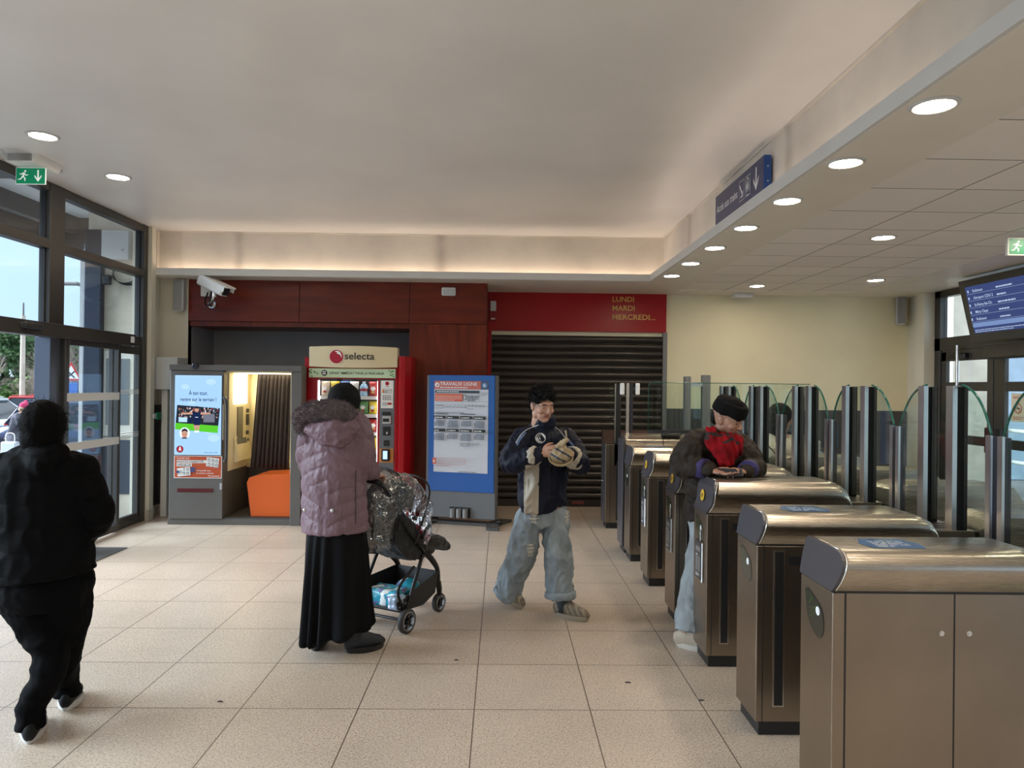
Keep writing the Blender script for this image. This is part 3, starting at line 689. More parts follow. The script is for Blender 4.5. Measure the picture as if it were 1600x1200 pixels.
MB().rbox((-.04, -.03, .12), (.04, 0, .26), .006).build('switch_plate', m_white, t); MB().rbox((-.05, -.04, -.02), (.05, 0, .10), .006).build('alarm_box', mat('alarm_red', (.30, .01, .01), .4), t); MB().box((-.03, -.045, .0), (.03, -.04, .02)).build('caption', m_white, t)
t = thing('roller_shutter', 'closed dark brown roller shutter beneath the red fascia', 'shutter', (0, 10.03, 0))
mb = MB(); z = .10; prof = []
while z < 2.34:
    prof += [(-.002, z), (-.030, z+.012), (-.042, z+.045), (-.034, z+.078), (-.010, z+.090), (.004, z+.095)]; z += .1
V = [(x, y, zz) for x in (-.148, 2.252) for y, zz in prof]; n = len(prof)
mb.add(V, [(i, n+i, n+i+1, i+1) for i in range(n-1)], True); mb.build('curtain', mat('shutter_bronze', (.060, .052, .046), .35, .5, var=.15, vscale=3), t)
bevel(MB().box((-.148, -.05, 0), (2.252, 0, .10)).build('bottom_rail', mat('shutter_rail', (.045, .04, .036), .4, .4), t), .004)
MB().rbox((1.0, -.062, .035), (1.17, -.05, .08), .004).build('lock_plate', mat('faded_red', (.22, .05, .04), .5), t)
# wall things around
t = thing('surveillance_camera', 'white bullet surveillance camera on a bracket in front of the mahogany fascia', 'camera', (-3.74, 9.15, 2.70))
MB().rbox((-.09, -.045, .07), (.03, 0, .27), .008).build('connection_box', m_white, t)
def rotm(ax, deg): return Matrix.Rotation(math.radians(deg), 4, ax)
Mh = Matrix.Translation((.20, -.34, .165)) @ rotm('Z', -27) @ rotm('Y', 22)
mb = MB(); mb.rbox((-.25, -.065, -.065), (.22, .065, .06), .02, Mh); mb.build('housing', m_white, t)
mb = MB(); mb.rbox((-.20, -.08, .055), (.29, .08, .075), .01, Mh); mb.box((-.2, -.08, .0), (.26, -.074, .06), Mh); mb.box((-.2, .074, .0), (.26, .08, .06), Mh); mb.build('sun_shield', m_white, t)
mb = MB(); mb.rbox((.215, -.05, -.05), (.228, .05, .045), .01, Mh); mb.build('lens_window', m_black, t)
mb = MB(); mb.tube([(.06, 0, -.03), (.07, -.12, -.05), (.16, -.28, -.01), (.20, -.32, .07)], .022); mb.cyl((.2, -.32, .03), (.2, -.32, .1), .03); mb.cyl((.05, 0, -.03), (.05, -.03, -.03), .05); mb.build('bracket', m_alu, t)
mb = MB(); mb.tube([(-.0, -.04, .12), (.0, -.12, -.02), (.08, -.2, -.06), (.13, -.26, .1)], .009); mb.tube([(0, -.04, .2), (.02, -.12, .3), (.10, -.2, .26)], .006); mb.build('cable', m_black, t)
t = thing('emergency_light', 'small white emergency light on the mahogany fascia', 'emergency light', (-.69, 9.15, 2.87)); MB().rbox((-.09, -.045, -.05), (.09, 0, .055), .012).build('body', m_white, t); MB().rbox((-.07, -.052, -.035), (.07, -.044, .03), .006).build('lens', m_lgrey, t)
def speaker(name, label, loc, rz=0):
    t = thing(name, label, 'speaker', loc, rz)
    MB().rbox((-.065, -.10, -.20), (.065, 0, .20), .018).build('cabinet', m_lgrey, t); MB().rbox((-.052, -.106, -.185), (.052, -.098, .185), .004).build('grille', mat('speaker_grille', (.33, .33, .33), .7, bump=.5, bscale=300), t); MB().box((-.03, -.0, -.05), (.03, .03, .05)).build('bracket', m_mgrey, t)
speaker('wall_speaker', 'grey column speaker beside the camera at the niche corner', (-4.075, 9.11, 2.77))
speaker('wall_speaker', 'grey column speaker on the yellow wall near the platform doors', (5.62, 10.01, 2.80), -.35)
t = thing('light_grey_box', 'light grey metal wall box above the white trunking beside the photo booth', 'box', (-4.16, 9.15, 1.585))
bevel(MB().box((-.19, -.28, 0), (.16, 0, .40)).build('case', m_lgrey, t), .006)
t = thing('emergency_button', 'green emergency door release button on the dado', 'button', (-4.235, 8.86, 1.26))
MB().rbox((-.005, -.05, -.045), (.03, .05, .045), .006).build('box', mat('exit_green', (.0, .17, .08), .4), t); MB().rbox((-.0, -.13, -.03), (.02, -.06, .03), .005).build('switch', m_lgrey, t)
# ceiling exit fixtures
m_green = mat('exit_sign_green', (.0, .22, .10), .4, emit=.25); m_wsign = mat('exit_sign_white', (.8, .85, .8), .4, emit=.3)
def running_man(a, x, y, s, m):
    a.disc(x+.60*s, y+.90*s, .09*s, m, 12)
    a.poly([(x+p*s, y+q*s) for p, q in ((.42, .80), (.60, .76), (.50, .42), (.34, .42))], m)
    a.poly([(x+p*s, y+q*s) for p, q in ((.36, .46), (.50, .44), (.66, .28), (.60, .05), (.52, .05), (.54, .26))], m)
    a.poly([(x+p*s, y+q*s) for p, q in ((.34, .48), (.44, .40), (.22, .16), (.0, .16), (.0, .23), (.18, .24))], m)
    a.poly([(x+p*s, y+q*s) for p, q in ((.44, .80), (.46, .70), (.26, .58), (.12, .66), (.16, .71), (.27, .67))], m)
    a.poly([(x+p*s, y+q*s) for p, q in ((.56, .74), (.70, .58), (.86, .62), (.86, .55), (.68, .50), (.54, .64))], m)
def arrow_down(a, x, y, w, h, m):
    a.rect(x-w*.11, y+h*.12, w*.22, h*.88, m); a.poly([(x, y), (x+w*.5, y+h*.42), (x+w*.5, y+h*.60), (x, y+h*.2), (x-w*.5, y+h*.60), (x-w*.5, y+h*.42)], m)
t = thing('exit_sign', 'white ceiling light block with a hanging green exit sign over the glazed wall', 'exit sign', (-4.02, 6.15, ZC))
mb = MB(); mb.prism([(-.15, 0), (-.11, -.07), (.11, -.07), (.15, 0)], 'Y', -.17, .17); bevel(mb.build('housing', m_white, t), .006)
for s in (-1, 1):
    MB().add([(-.10, s*.17, -.06), (.10, s*.17, -.06), (.07, s*.30, -.02), (-.07, s*.30, -.02), (-.10, s*.17, -.0), (.10, s*.17, .0), (.07, s*.30, .0), (-.07, s*.30, .0)], [(0, 1, 2, 3), (0, 4, 5, 1), (1, 5, 6, 2), (2, 6, 7, 3), (3, 7, 4, 0)]).build('end_lens', glass('clear_plastic', (.9, .9, .9), .1, 1), t)
MB().box((-.14, -.006, -.21), (.11, .006, -.07)).build('sign_plate', m_wsign, t)
a = Art((-.14, -.0065, -.21), (1, 0, 0), (0, 0, 1)); a.rect(.003, .003, .244, .134, m_green); running_man(a, .02, .02, .1, m_wsign); arrow_down(a, .19, .02, .06, .10, m_wsign); a.build('pictogram', t)
t = thing('exit_sign', 'green exit sign in a pale frame hanging at the right edge', 'exit sign', tuple(W(1602, 386, 5.9)))
bevel(MB().box((-.16, -.015, -.075), (.16, .015, .075)).build('frame', m_white, t), .004)
a = Art((-.16, -.0165, -.075), (1, 0, 0), (0, 0, 1)); a.rect(.012, .012, .296, .126, m_green); running_man(a, .03, .025, .10, m_wsign); arrow_down(a, .19, .03, .06, .09, m_wsign); a.build('pictogram', t)
MB().cyl((0, 0, .075), (0, 0, 3.0-t.location.z), .008).build('stem', m_white, t)
t = thing('smoke_unit', 'flat white emergency unit under the tiled ceiling at the yellow wall', 'emergency light', (3.32, 9.85, ZS-.012))
MB().rbox((-.13, -.1, -.06), (.13, .1, 0), .012).build('body', m_white, t); MB().rbox((-.11, -.08, -.068), (.11, .08, -.058), .006).build('lens', m_lgrey, t)
for x, y, l in ((-3.3, 4.2, 0),): pass
# blue hanging direction sign on the bulkhead
t = thing('direction_sign', 'dark blue direction sign to the trains on the bulkhead above the gates', 'sign', (1.955, 5.93, 3.155))
m_navy = mat('sign_navy', (.020, .035, .115), .35); m_navy2 = mat('sign_edge_blue', (.01, .06, .25), .4); m_sw = mat('sign_white', (.75, .77, .80), .5)
bevel(MB().box((-.01, -.60, .0), (.045, .60, .275)).build('panel', m_navy, t), .003)
mb = MB(); mb.box((-.012, -.602, -.012), (.047, .602, .004)); mb.box((-.008, -.612, -.012), (.047, -.598, .275)); mb.build('edge_profile', m_navy2, t)
a = Art((-.0115, .60, 0), (0, -1, 0), (0, 0, 1)); a.n = Vector((-1, 0, 0)); a.sx = .95; a.sy = .82
a.text('Accès aux trains', .05, .135, .085, m_sw, .60); a.build('lettering', t)
a = Art((-.0115, .60, 0), (0, -1, 0), (0, 0, 1)); a.n = Vector((-1, 0, 0)); a.sx = .95; a.sy = .82
for x in (.70, .86):
    a.rect(x, .07, .125, .20, m_sw); a.rect(x+.005, .075, .115, .19, m_navy)
a.poly([(.72, .24), (.80, .12), (.79, .10), (.71, .22)], m_sw); a.poly([(.74, .10), (.80, .10), (.80, .16), (.785, .16), (.785, .115), (.74, .115)], m_sw)
for k, y in enumerate((.235, .085)): a.poly([(.885+.0, y), (.95, y), (.9175, y+(.02 if k == 0 else -.02))], m_sw)
a.rect(.87, .115, .105, .105, m_sw); a.rect(.875, .12, .095, .095, m_navy)
for k in range(3): a.disc(.893+.03*k, .19, .009, m_sw, 10); a.rect(.884+.03*k, .13, .018, .048, m_sw)
a.build('pictograms', t); a = Art((-.0115, .60, 0), (0, -1, 0), (0, 0, 1)); a.n = Vector((-1, 0, 0)); a.sx = .95; a.sy = .82; arrow_down(a, 1.11, .06, .12, .22, m_sw); a.build('arrow', t)
mb = MB(); 
for z in (.08, .19): mb.cyl((.02, -.613, z), (.02, -.616, z), .006)
mb.build('screws', m_alu, t)
# departures display
m_scr = emis('display_blue', (.045, .065, .18), .9); m_scr2 = emis('display_text', (.45, .55, .75), .9); m_scr3 = emis('display_band', (.18, .27, .50), .9)
t = thing('departures_display', 'slanted dark framed departures display showing train lines near the platform doors', 'display', (5.44, 7.35, 2.24))
Mx = Matrix.Rotation(math.radians(-13), 4, 'Y')
o = MB().box((0, -.95, 0), (.12, .86, .72), Mx).build('case', mat('display_case', (.045, .044, .042), .45), t); bevel(o, .006)
MB().box((.10, -.1, .6), (.14, 0, .78)).build('hanger', m_frame, t)
a = Art(Mx @ Vector((-.001, .76, .10)), (0, -1, 0), Mx @ Vector((0, 0, 1)), .001); a.n = (Mx.to_3x3() @ Vector((-1, 0, 0)))
a.rect(0, 0, 1.6, .54, m_scr); a.rect(0, .07, 1.6, .05, m_scr3)
names = ['Robinson', 'Aéroport CDG 2', 'St-Rémy-lès-Ch.', 'Mitry Claye', 'Robinson']
for k, nm in enumerate(names):
    y = .47-.08*k; a.rect(.03, y, .022, .028, m_scr2); a.text(nm, .12, y, .032, m_scr2); a.rects([(.02, y-.018, 1.5, .002)], m_scr2); a.lines(.5, y, .3, .02, 1, m_scr2, .8, k)
    a.text(str(3+4*k)+' min', 1.2, y, .03, m_scr2)
a.lines(.06, .015, 1.2, .04, 2, m_scr2, .4, 9); a.build('screen', t)
t = thing('door_operator', 'grey brown box of the door operator under the departures display', 'box', (5.70, 7.72, 2.06)); bevel(MB().box((-.12, -.9, 0), (.05, .48, .16)).build('case', m_frame, t), .01); MB().box((-.10, -.8, -.012), (.0, .4, 0)).build('light_slot', m_black, t)
# notices on the platform doors and the dado
t = thing('no_smoking_notice', 'cream no smoking notice stuck on the second platform door', 'notice', (5.745, 7.86, 1.50))
MB().box((0, -.11, -.16), (.006, .11, .16)).build('sheet', mat('cream_paper', (.72, .66, .52), .6), t)
a = Art((-.001, .11, -.16), (0, -1, 0), (0, 0, 1)); a.n = Vector((-1, 0, 0)); m_rp = mat('print_red', (.45, .06, .04), .5)
a.ring(.11, .15, .045, .058, m_rp); a.poly([(.075, .185), (.083, .192), (.147, .118), (.139, .110)], m_rp); a.rect(.08, .145, .06, .012, m_black); a.lines(.03, .26, .16, .03, 2, m_rp, .5); a.lines(.03, .03, .16, .04, 2, m_rp, .4, 4); a.build('print', t)
t = thing('blue_notice', 'small blue notice on the charcoal dado behind the gates', 'notice', (4.70, 10.03, 1.0))
MB().box((-.05, -.012, -.13), (.05, 0, .13)).build('plate', mat('notice_blue', (.01, .20, .50), .4), t)
a = Art((-.05, -.0125, -.13), (1, 0, 0), (0, 0, 1)); a.lines(.015, .14, .07, .06, 4, m_sw, .4); a.rect(.015, .07, .07, .02, m_sw); a.lines(.015, .03, .07, .03, 2, m_sw, .4); a.build('print', t)
# ================================================================ photo booth
m_bg = mat('booth_grey', (.115, .108, .10), .42, var=.04, vscale=5); m_bgd = mat('booth_dark', (.06, .055, .052), .5)
m_bin = mat('booth_cream', (.78, .70, .48), .5); m_orange = mat('orange_seat', (.72, .12, .012), .35)
pb = thing('photo_booth', 'grey photo booth with lit advert screen, curtain and orange seat', 'photo booth', (-3.9, 8.46, 0))
mb = MB(); mb.box((0, .0, .07), (.63, .86, 1.82)); mb.box((0, .86, .07), (1.495, 1.42, 1.82)); bevel(mb.build('cabinet', m_bg, pb), .008)
o = MB().box((-.02, .02, 0), (1.49, 1.4, .07)).build('plinth', m_bg, pb); bevel(o, .004)
mb = MB(); mb.prism([(-.005, -.02), (1.545, -.02), (1.545, .20), (1.497, .20), (1.497, 1.43), (-.005, 1.43)], 'Z', 1.82, 1.885); bevel(mb.build('roof', m_bg, pb), .006)
mb = MB(); mb.prism([(1.42, -.005), (1.545, -.005), (1.545, .20), (1.497, .20), (1.497, .86), (1.42, .86)], 'Z', 0, 1.82); bevel(mb.build('right_pillar', m_bg, pb), .006)
mb = MB(); mb.box((.632, .86-.012, .62), (1.42, .862, 1.82)); mb.box((.628, .14, .62), (.640, .85, 1.82)); mb.box((1.41, .02, .62), (1.421, .86, 1.82)); mb.box((.63, .06, 1.80), (1.42, .86, 1.818)); mb.build('lining', m_bin, pb)
MB().box((.64, .76, .60), (1.41, .86, .655)).build('shelf', m_bin, pb)
MB().box((.64, .02, .07), (1.42, .84, .085)).build('booth_floor', m_bgd, pb)
m_boothlamp = emis('booth_lamp', (1, .84, .52), 9)
MB().box((.641, .28, 1.42), (.650, .72, 1.78)).build('light_panel', m_boothlamp, pb)
MB().box((.75, .2, 1.790), (1.3, .6, 1.797)).build('ceiling_light', emis('booth_top_lamp', (1, .84, .52), 5), pb)
MB().box((.641, .40, .98), (.652, .58, 1.38)).build('mirror', mat('booth_mirror', (.10, .10, .08), .1), pb)
MB().add([(.645, .30, .70), (.70, .30, .72), (.645, .30, 1.02), (.645, .78, .70), (.70, .78, .72), (.645, .78, 1.02)], [(0, 1, 2), (3, 5, 4), (1, 4, 5, 2), (0, 3, 4, 1)]).build('touch_console', m_bin, pb)
MB().add([(.690, .36, .755), (.690, .70, .755), (.652, .70, .99), (.652, .36, .99)], [(0, 1, 2, 3)]).build('touch_screen', mat('console_screen', (.10, .12, .12), .1), pb)
for y, z, w_, h_ in ((.74, 1.30, .05, .05), (.745, 1.14, .06, .14), (.74, 1.02, .05, .05), (.745, .93, .06, .04), (.74, .78, .05, .05)): MB().rbox((.64, y-w_/2, z), (.665, y+w_/2, z+h_), .006).build('payment_module', m_bgd, pb)
mb = MB(); mb.tube([(.645, -.0, 1.50), (.66, -.055, 1.50), (.685, -.06, 1.44), (.69, -.06, 1.2), (.69, -.06, .80), (.67, -.055, .76), (.65, 0, .76)], .016); mb.build('grab_handle', mat('handle_grey', (.05, .05, .055), .35), pb)
MB().rbox((.60, -.012, 1.0), (.635, 0.0, 1.42), .004).build('price_strip', mat('strip_grey', (.30, .29, .26), .4), pb)
MB().rbox((.60, -.02, .42), (.63, 0.0, .50), .004).build('keyed_lock', m_alu, pb)
# curtain: pleated cloth hanging from a rail
mb = MB(); V = []; nu, nv = 120, 14
for j in range(nv+1):
    s = j/nv
    for i in range(nu+1):
        u_ = i/nu; ph = u_*2*PI*9; am = .020+.010*s
        x = (.86+.03*s*0)+(1.345-.88)*u_; x = .875-.08*s+u_*(.435+.045*s)
        V.append((x+.004*math.sin(ph*2.1), .44+am*math.sin(ph)+.008*math.sin(ph*.37+2), 1.80-1.18*s))
mb.add(V, [(j*(nu+1)+i, j*(nu+1)+i+1, (j+1)*(nu+1)+i+1, (j+1)*(nu+1)+i) for j in range(nv) for i in range(nu)], True)
o = mb.build('curtain', mat('curtain_cloth', (.050, .038, .040), .8, sheen=.1, var=.1, vscale=20), pb); sdm = o.modifiers.new('thick', 'SOLIDIFY'); sdm.thickness = .003
MB().cyl((.64, .44, 1.805), (1.42, .44, 1.805), .008).build('curtain_rail', m_alu, pb)
# orange seat
mb = MB(); mb.prism([(.93, .09), (1.415, .09), (1.415, .60), (1.0, .578), (.905, .55), (.878, .49)], 'Y', .10, .60); o = mb.build('seat', m_orange, pb); bevel(o, .02, 3)
# screen and sticker
m_sb = emis('advert_blue', (.36, .60, .95), 1.0); m_sbd = emis('advert_navy', (.01, .02, .07), 1); m_sgr = emis('advert_green', (.10, .55, .03), 1); m_sdk = emis('advert_dark', (.02, .025, .035), 1); m_ssk = emis('advert_skin', (.55, .30, .22), 1); m_swh = emis('advert_white', (.80, .88, 1), 1); m_sr = emis('advert_red', (.45, .03, .05), 1); m_scr_c = emis('advert_crowd', (.16, .17, .22), 1); m_sb2 = emis('advert_blue_cloud', (.45, .68, 1.0), 1)
MB().rbox((.055, -.012, .815), (.625, .0, 1.765), .006).build('screen_bezel', m_bgd, pb)
a = Art((.065, -.013, .825), (1, 0, 0), (0, 0, 1))
a.rect(0, 0, .545, .935, m_sb); a.rect(.006, .006, .533, .923, m_sb2); a.rect(.010, .010, .525, .915, m_sb)
for x, y, r in ((.12, .80, .05), (.42, .86, .06), (.46, .20, .07), (.40, .28, .05), (.2, .62, .04)): a.disc(x, y, r, m_sb2, 14, r*.6)
a.text('À ton tour,', .275, .705, .048, m_sbd, .22, 'c'); a.text('rentre sur le terrain !', .275, .632, .044, m_sbd, .42, 'c')
a.poly([(.03, .585), (.53, .55), (.505, .26), (.01, .30)], m_sdk)
rr = random.Random(4)
for mm, n_ in ((m_scr_c, 70), (m_swh, 22), (m_sr, 16), (m_ssk, 30)):
    a.rects([(rr.uniform(.04, .50), rr.uniform(.43, .55), rr.uniform(.006, .016), rr.uniform(.006, .014)) for _ in range(n_)], mm)
a.rect(.05, .385, .10, .055, m_sb2); a.rect(.34, .385, .13, .10, m_scr_c); a.rect(.16, .38, .05, .05, m_sbd)
a.poly([(.015, .375), (.515, .345), (.505, .26), (.01, .30)], m_sgr)
a.disc(.26, .535, .026, m_ssk, 14, .032); a.poly([(.235, .545), (.285, .545), (.28, .572), (.24, .572)], m_sdk)
a.poly([(.205, .50), (.315, .50), (.30, .40), (.30, .34), (.23, .34), (.225, .41)], m_sbd); a.poly([(.21, .50), (.215, .475), (.08, .475), (.08, .495)], m_ssk); a.poly([(.31, .50), (.305, .475), (.42, .48), (.42, .50)], m_ssk)
a.rect(.245, .44, .035, .006, m_swh); a.poly([(.225, .35), (.30, .35), (.295, .31), (.285, .28), (.262, .32), (.255, .28), (.24, .30)], m_ssk); a.rect(.238, .265, .055, .022, m_swh)
a.disc(.125, .255, .060, m_swh, 30, .068); a.disc(.125, .245, .034, m_ssk, 20, .045); a.poly([(.088, .26), (.092, .295), (.125, .312), (.158, .295), (.162, .26), (.150, .275), (.125, .283), (.10, .275)], m_sdk); a.rect(.108, .248, .010, .005, m_sdk); a.rect(.132, .248, .010, .005, m_sdk); a.rect(.115, .223, .02, .004, m_sr); a.poly([(.09, .205), (.16, .205), (.15, .190), (.10, .190)], m_sdk)
a.ring(.075, .068, .034, .045, m_sbd); a.disc(.075, .068, .034, m_sr, 24); a.poly([(.060, .04), (.072, .10), (.078, .10), (.090, .04), (.078, .06), (.072, .06)], m_swh); a.rect(.062, .064, .026, .004, m_swh); a.ring(.075, .068, .043, .046, m_swh)
a.text('Photomaton 336', .51, .025, .012, m_sbd, .15, 'r')
a.build('advert_screen', pb)
m_os = mat('sticker_orange', (.52, .085, .025), .4); m_pw = mat('print_white', (.80, .80, .78), .5); m_pk = mat('print_black', (.015, .015, .015), .5)
a = Art((.06, -.004, .55), (1, 0, 0), (0, 0, 1))
a.rect(0, 0, .56, .265, m_pw); a.rect(.008, .008, .544, .249, m_os)
a.text('TOUTES VOS', .03, .225, .018, m_pw, .15)
a.rect(.03, .178, .36, .034, m_pw); a.rect(.03, .138, .18, .034, m_pw); a.text("PHOTOS D'IDENTITÉ", .035, .184, .022, m_pk, .31); a.text('OFFICIELLES', .035, .144, .022, m_pk, .165)
a.poly([(.375, .145), (.52, .125), (.53, .235), (.385, .25)], m_pw)
for i in range(3):
    for j in range(2): a.disc(.41+.045*i, .215-.05*j-.006*i, .015, m_mgrey, 12, .02); a.disc(.41+.045*i, .213-.05*j-.006*i, .008, m_pw, 10, .012)
a.poly([(.05, .02), (.20, .035), (.19, .135), (.04, .115)], m_pw)
for i in range(2):
    for j in range(2): a.disc(.125+.04*i, .105-.045*j, .014, m_mgrey, 12, .018); a.disc(.125+.04*i, .103-.045*j, .007, m_pw, 10, .010)
a.lines(.055, .05, .05, .05, 4, m_pk, .3); a.disc(.05, .075, .016, mat('print_blue', (.03, .08, .25), .5), 14)
a.rects([(.20, .105, .06, .022), (.20, .075, .05, .022)], mat('print_blue', (.03, .08, .25), .5))
a.text('Compatible avec', .27, .085, .018, m_pw, .17); a.text('le service e-photo', .27, .055, .018, m_pw, .20); a.text('Photomaton', .54, .022, .018, m_pw, .13, 'r')
a.build('price_sticker', pb)
MB().rbox((.10, -.006, .385), (.52, .002, .43), .004).build('outlet_slot', mat('dark_red_slot', (.09, .008, .008), .3), pb)
MB().ball((.305, -.03, 1.875), .042).build('camera_dome', mat('dome_black', (.02, .02, .035), .1), pb)
# ================================================================ vending machine
vm = thing('vending_machine', 'red snack vending machine with beige illuminated header', 'vending machine', (-2.36, 8.70, 0))
Wd = 1.10
mb = MB(); mb.box((0, .66, .05), (Wd, .85, 1.98)); mb.box((0, .05, .05), (.04, .66, 1.98)); mb.box((Wd-.22, .05, .05), (Wd, .66, 1.98)); mb.box((.04, .05, 1.78), (Wd-.22, .66, 1.98)); mb.box((.04, .05, .05), (Wd-.22, .66, .42)); bevel(mb.build('cabinet', m_red, vm), .006)
mb = MB(); mb.box((0, 0, .05), (.125, .05, 1.98)); mb.box((.855, 0, .60), (.885, .05, 1.75)); mb.box((1.06, 0, .05), (Wd, .05, 1.98)); mb.box((.125, 0, 1.74), (1.06, .05, 1.98)); mb.box((.125, 0, .05), (.885, .05, .60)); bevel(mb.build('door_frame', m_red, vm), .006)
MB().box((.125, .02, .60), (.855, .027, 1.74)).build('window', glass('display_glass', (.97, .97, .97), 0, .8), vm)
mb = MB(); mb.box((Wd-.22, .0, .05), (Wd-.04, .05, 1.735)); o = mb.build('control_column', mat('column_grey', (.16, .165, .175), .4, .4), vm); bevel(o, .004)
mb = MB(); mb.prism([(Wd, .0), (Wd+.03, -.06), (Wd+.09, -.06), (Wd+.155, .05), (Wd+.155, .62), (Wd, .62)], 'Z', .03, 2.02); bevel(mb.build('side_cladding', m_red, vm), .006)
mb = MB(); mb.prism([(0, 0), (-.03, .0), (-.03, .6), (0, .6)], 'Z', .03, 2.0); mb.build('left_cladding', m_red, vm)
m_hd = mat('header_beige', (.56, .46, .28), .25, emit=.12, ecol=(.56, .46, .28), coat=.4)
mb = MB(); V = []; n = 16
for i in range(n+1):
    u_ = i/n; x = .035+u_*1.06; bow = .05*math.sin(u_*PI); top = 2.125+.0-.0*u_+.012*math.sin(u_*PI); 
    V += [(x, -.05-bow, 1.885-.012*math.sin(u_*PI)), (x, -.05-bow, top), (x, .12, top), (x, .12, 1.885)]
F = [(4*i+k, 4*(i+1)+k, 4*(i+1)+(k+1) % 4, 4*i+(k+1) % 4) for i in range(n) for k in range(4)]+[(0, 1, 2, 3), tuple(4*n+k for k in (3, 2, 1, 0))]
mb.add(V, F); bevel(mb.build('header', m_hd, vm), .006)
m_lr = mat('logo_red', (.40, .005, .02), .25); m_lw = mat('logo_white', (.85, .82, .78), .3)
a = Art((0, -.104, 1.87), (1, 0, 0), (0, 0, 1), .0008)
a.disc(.375, .135, .086, m_lw, 40); a.disc(.375, .135, .082, m_lr, 40)
a.poly([(.355, .195), (.375, .205), (.405, .200), (.425, .180), (.438, .145), (.435, .120), (.425, .150), (.405, .165), (.385, .170), (.378, .178), (.392, .186), (.372, .190)], m_lw)
a.text('selecta', .475, .105, .086, m_pk, .355); a.build('header_logo', vm)
mb = MB(); mb.box((.03, -.03, 1.755), (1.07, .0, 1.865)); mb.build('banner', mat('banner_green', (.42, .52, .34), .4, emit=.15, ecol=(.42, .52, .34)), vm)
a = Art((.03, -.031, 1.755), (1, 0, 0), (0, 0, 1)); m_dg = mat('leaf_green', (.02, .13, .03), .5)
rr = random.Random(3)
for x0, x1 in ((.0, .12), (.95, 1.03)):
    al = Art((.03, -.031, 1.755), (1, 0, 0), (0, 0, 1))
    for _ in range(9):
        x, y = rr.uniform(x0, x1), rr.uniform(.01, .09); s_ = .018; th = rr.uniform(0, PI)
        al.poly([(min(1.038, max(0, x+s_*math.cos(th+q)*f)), y+s_*math.sin(th+q)*f*.7) for q, f in ((0, 1), (1.2, .5), (PI, 1), (PI+1.2, .5))], m_dg)
    al.build('banner_leaves', vm)
a.disc(.185, .055, .036, m_pk, 24); a.rects([(.165, .06, .016, .016), (.185, .06, .016, .016), (.163, .038, .04, .014)], m_pw); a.text('DÉPART IMMÉDIAT POUR LA FRAÎCHEUR', .245, .040, .030, m_pk, .66); a.build('banner_print', vm)
cx = Wd-.13
a = Art((Wd-.205, -.001, .05), (1, 0, 0), (0, 0, 1), .0008)
a.rect(0, 1.34, .15, .335, m_lw); a.disc(.075, 1.64, .024, m_lr, 20); a.rect(.055, 1.600, .04, .006, m_pk)
a.rects([(.02, 1.525, .11, .004), (.02, 1.57, .11, .003), (.02, 1.525, .003, .045), (.128, 1.525, .003, .045)], m_pk); a.rect(.018, 1.53, .02, .035, mat('code_orange', (.75, .2, .03), .5)); a.lines(.045, 1.535, .08, .028, 2, m_mgrey, .5, 8)
for i in range(4):
    for j in range(3): a.rect(.022+.028*i, 1.485-.022*j, .018, .012, m_mgrey)
a.rect(.022, 1.37, .045, .045, m_lgrey); a.rect(.085, 1.385, .048, .022, m_lr); a.build('instruction_label', vm)
mb = MB(); mb.rbox((cx-.055, -.014, 1.195), (cx+.055, 0, 1.30), .006); mb.build('note_reader', m_alu, vm); MB().box((cx-.045, -.018, 1.225), (cx+.03, -.013, 1.265)).build('note_slot', m_black, vm); MB().rbox((cx-.055, -.01, 1.305), (cx+.045, 0, 1.345), .004).build('display_window', m_black, vm)
MB().rbox((cx-.045, -.016, 1.06), (cx+.045, 0, 1.165), .006).build('coin_return', m_black, vm); MB().ball((cx+.01, -.02, 1.09), .018).build('coin_cup', m_alu, vm)
mb = MB(); mb.rbox((cx-.035, -.012, .93), (cx+.035, 0, 1.0), .006); mb.build('keypad', m_black, vm)
MB().rbox((cx-.085, -.006, .73), (cx+.085, 0, .90), .004).build('card_backplate', mat('backplate_orange', (.62, .25, .06), .4), vm)
MB().rbox((cx-.055, -.045, .75), (cx+.045, -.005, .895), .010).build('card_reader', m_black, vm); MB().rbox((cx-.035, -.048, .775), (cx+.018, -.044, .875), .002).build('reader_screen', emis('reader_glow', (.45, .62, 1.0), 1.3), vm)
MB().rbox((.16, -.01, .22), (.82, .0, .50), .01).build('delivery_flap', m_black, vm); MB().rbox((.60, -.012, .56), (.85, 0, .62), .004).build('orange_strip', mat('strip_orange', (.72, .25, .03), .4), vm)
MB().box((.02, .02, 0), (Wd-.02, .8, .05)).build('feet', m_black, vm)
MB().box((.04, .62, .60), (.87, .66, 1.78)).build('interior_back', m_black, vm)
shelf_z = [1.52, 1.30, 1.08, .86, .62]
for z in shelf_z:
    s_ = MB().box((.05, .06, z-.022), (.87, .62, z)).build('shelf', m_alu, vm); MB().box((.05, .052, z-.03), (.87, .06, z+.012)).build('price_rail', m_lw, s_)
mb = MB(); mb.box((.13, .04, .65), (.14, .06, 1.72)); mb.box((.845, .04, .65), (.852, .06, 1.72)); mb.box((.14, .07, 1.75), (.84, .11, 1.765)); mb.build('interior_light', emis('fridge_led', (.95, 1, 1), 5), vm)
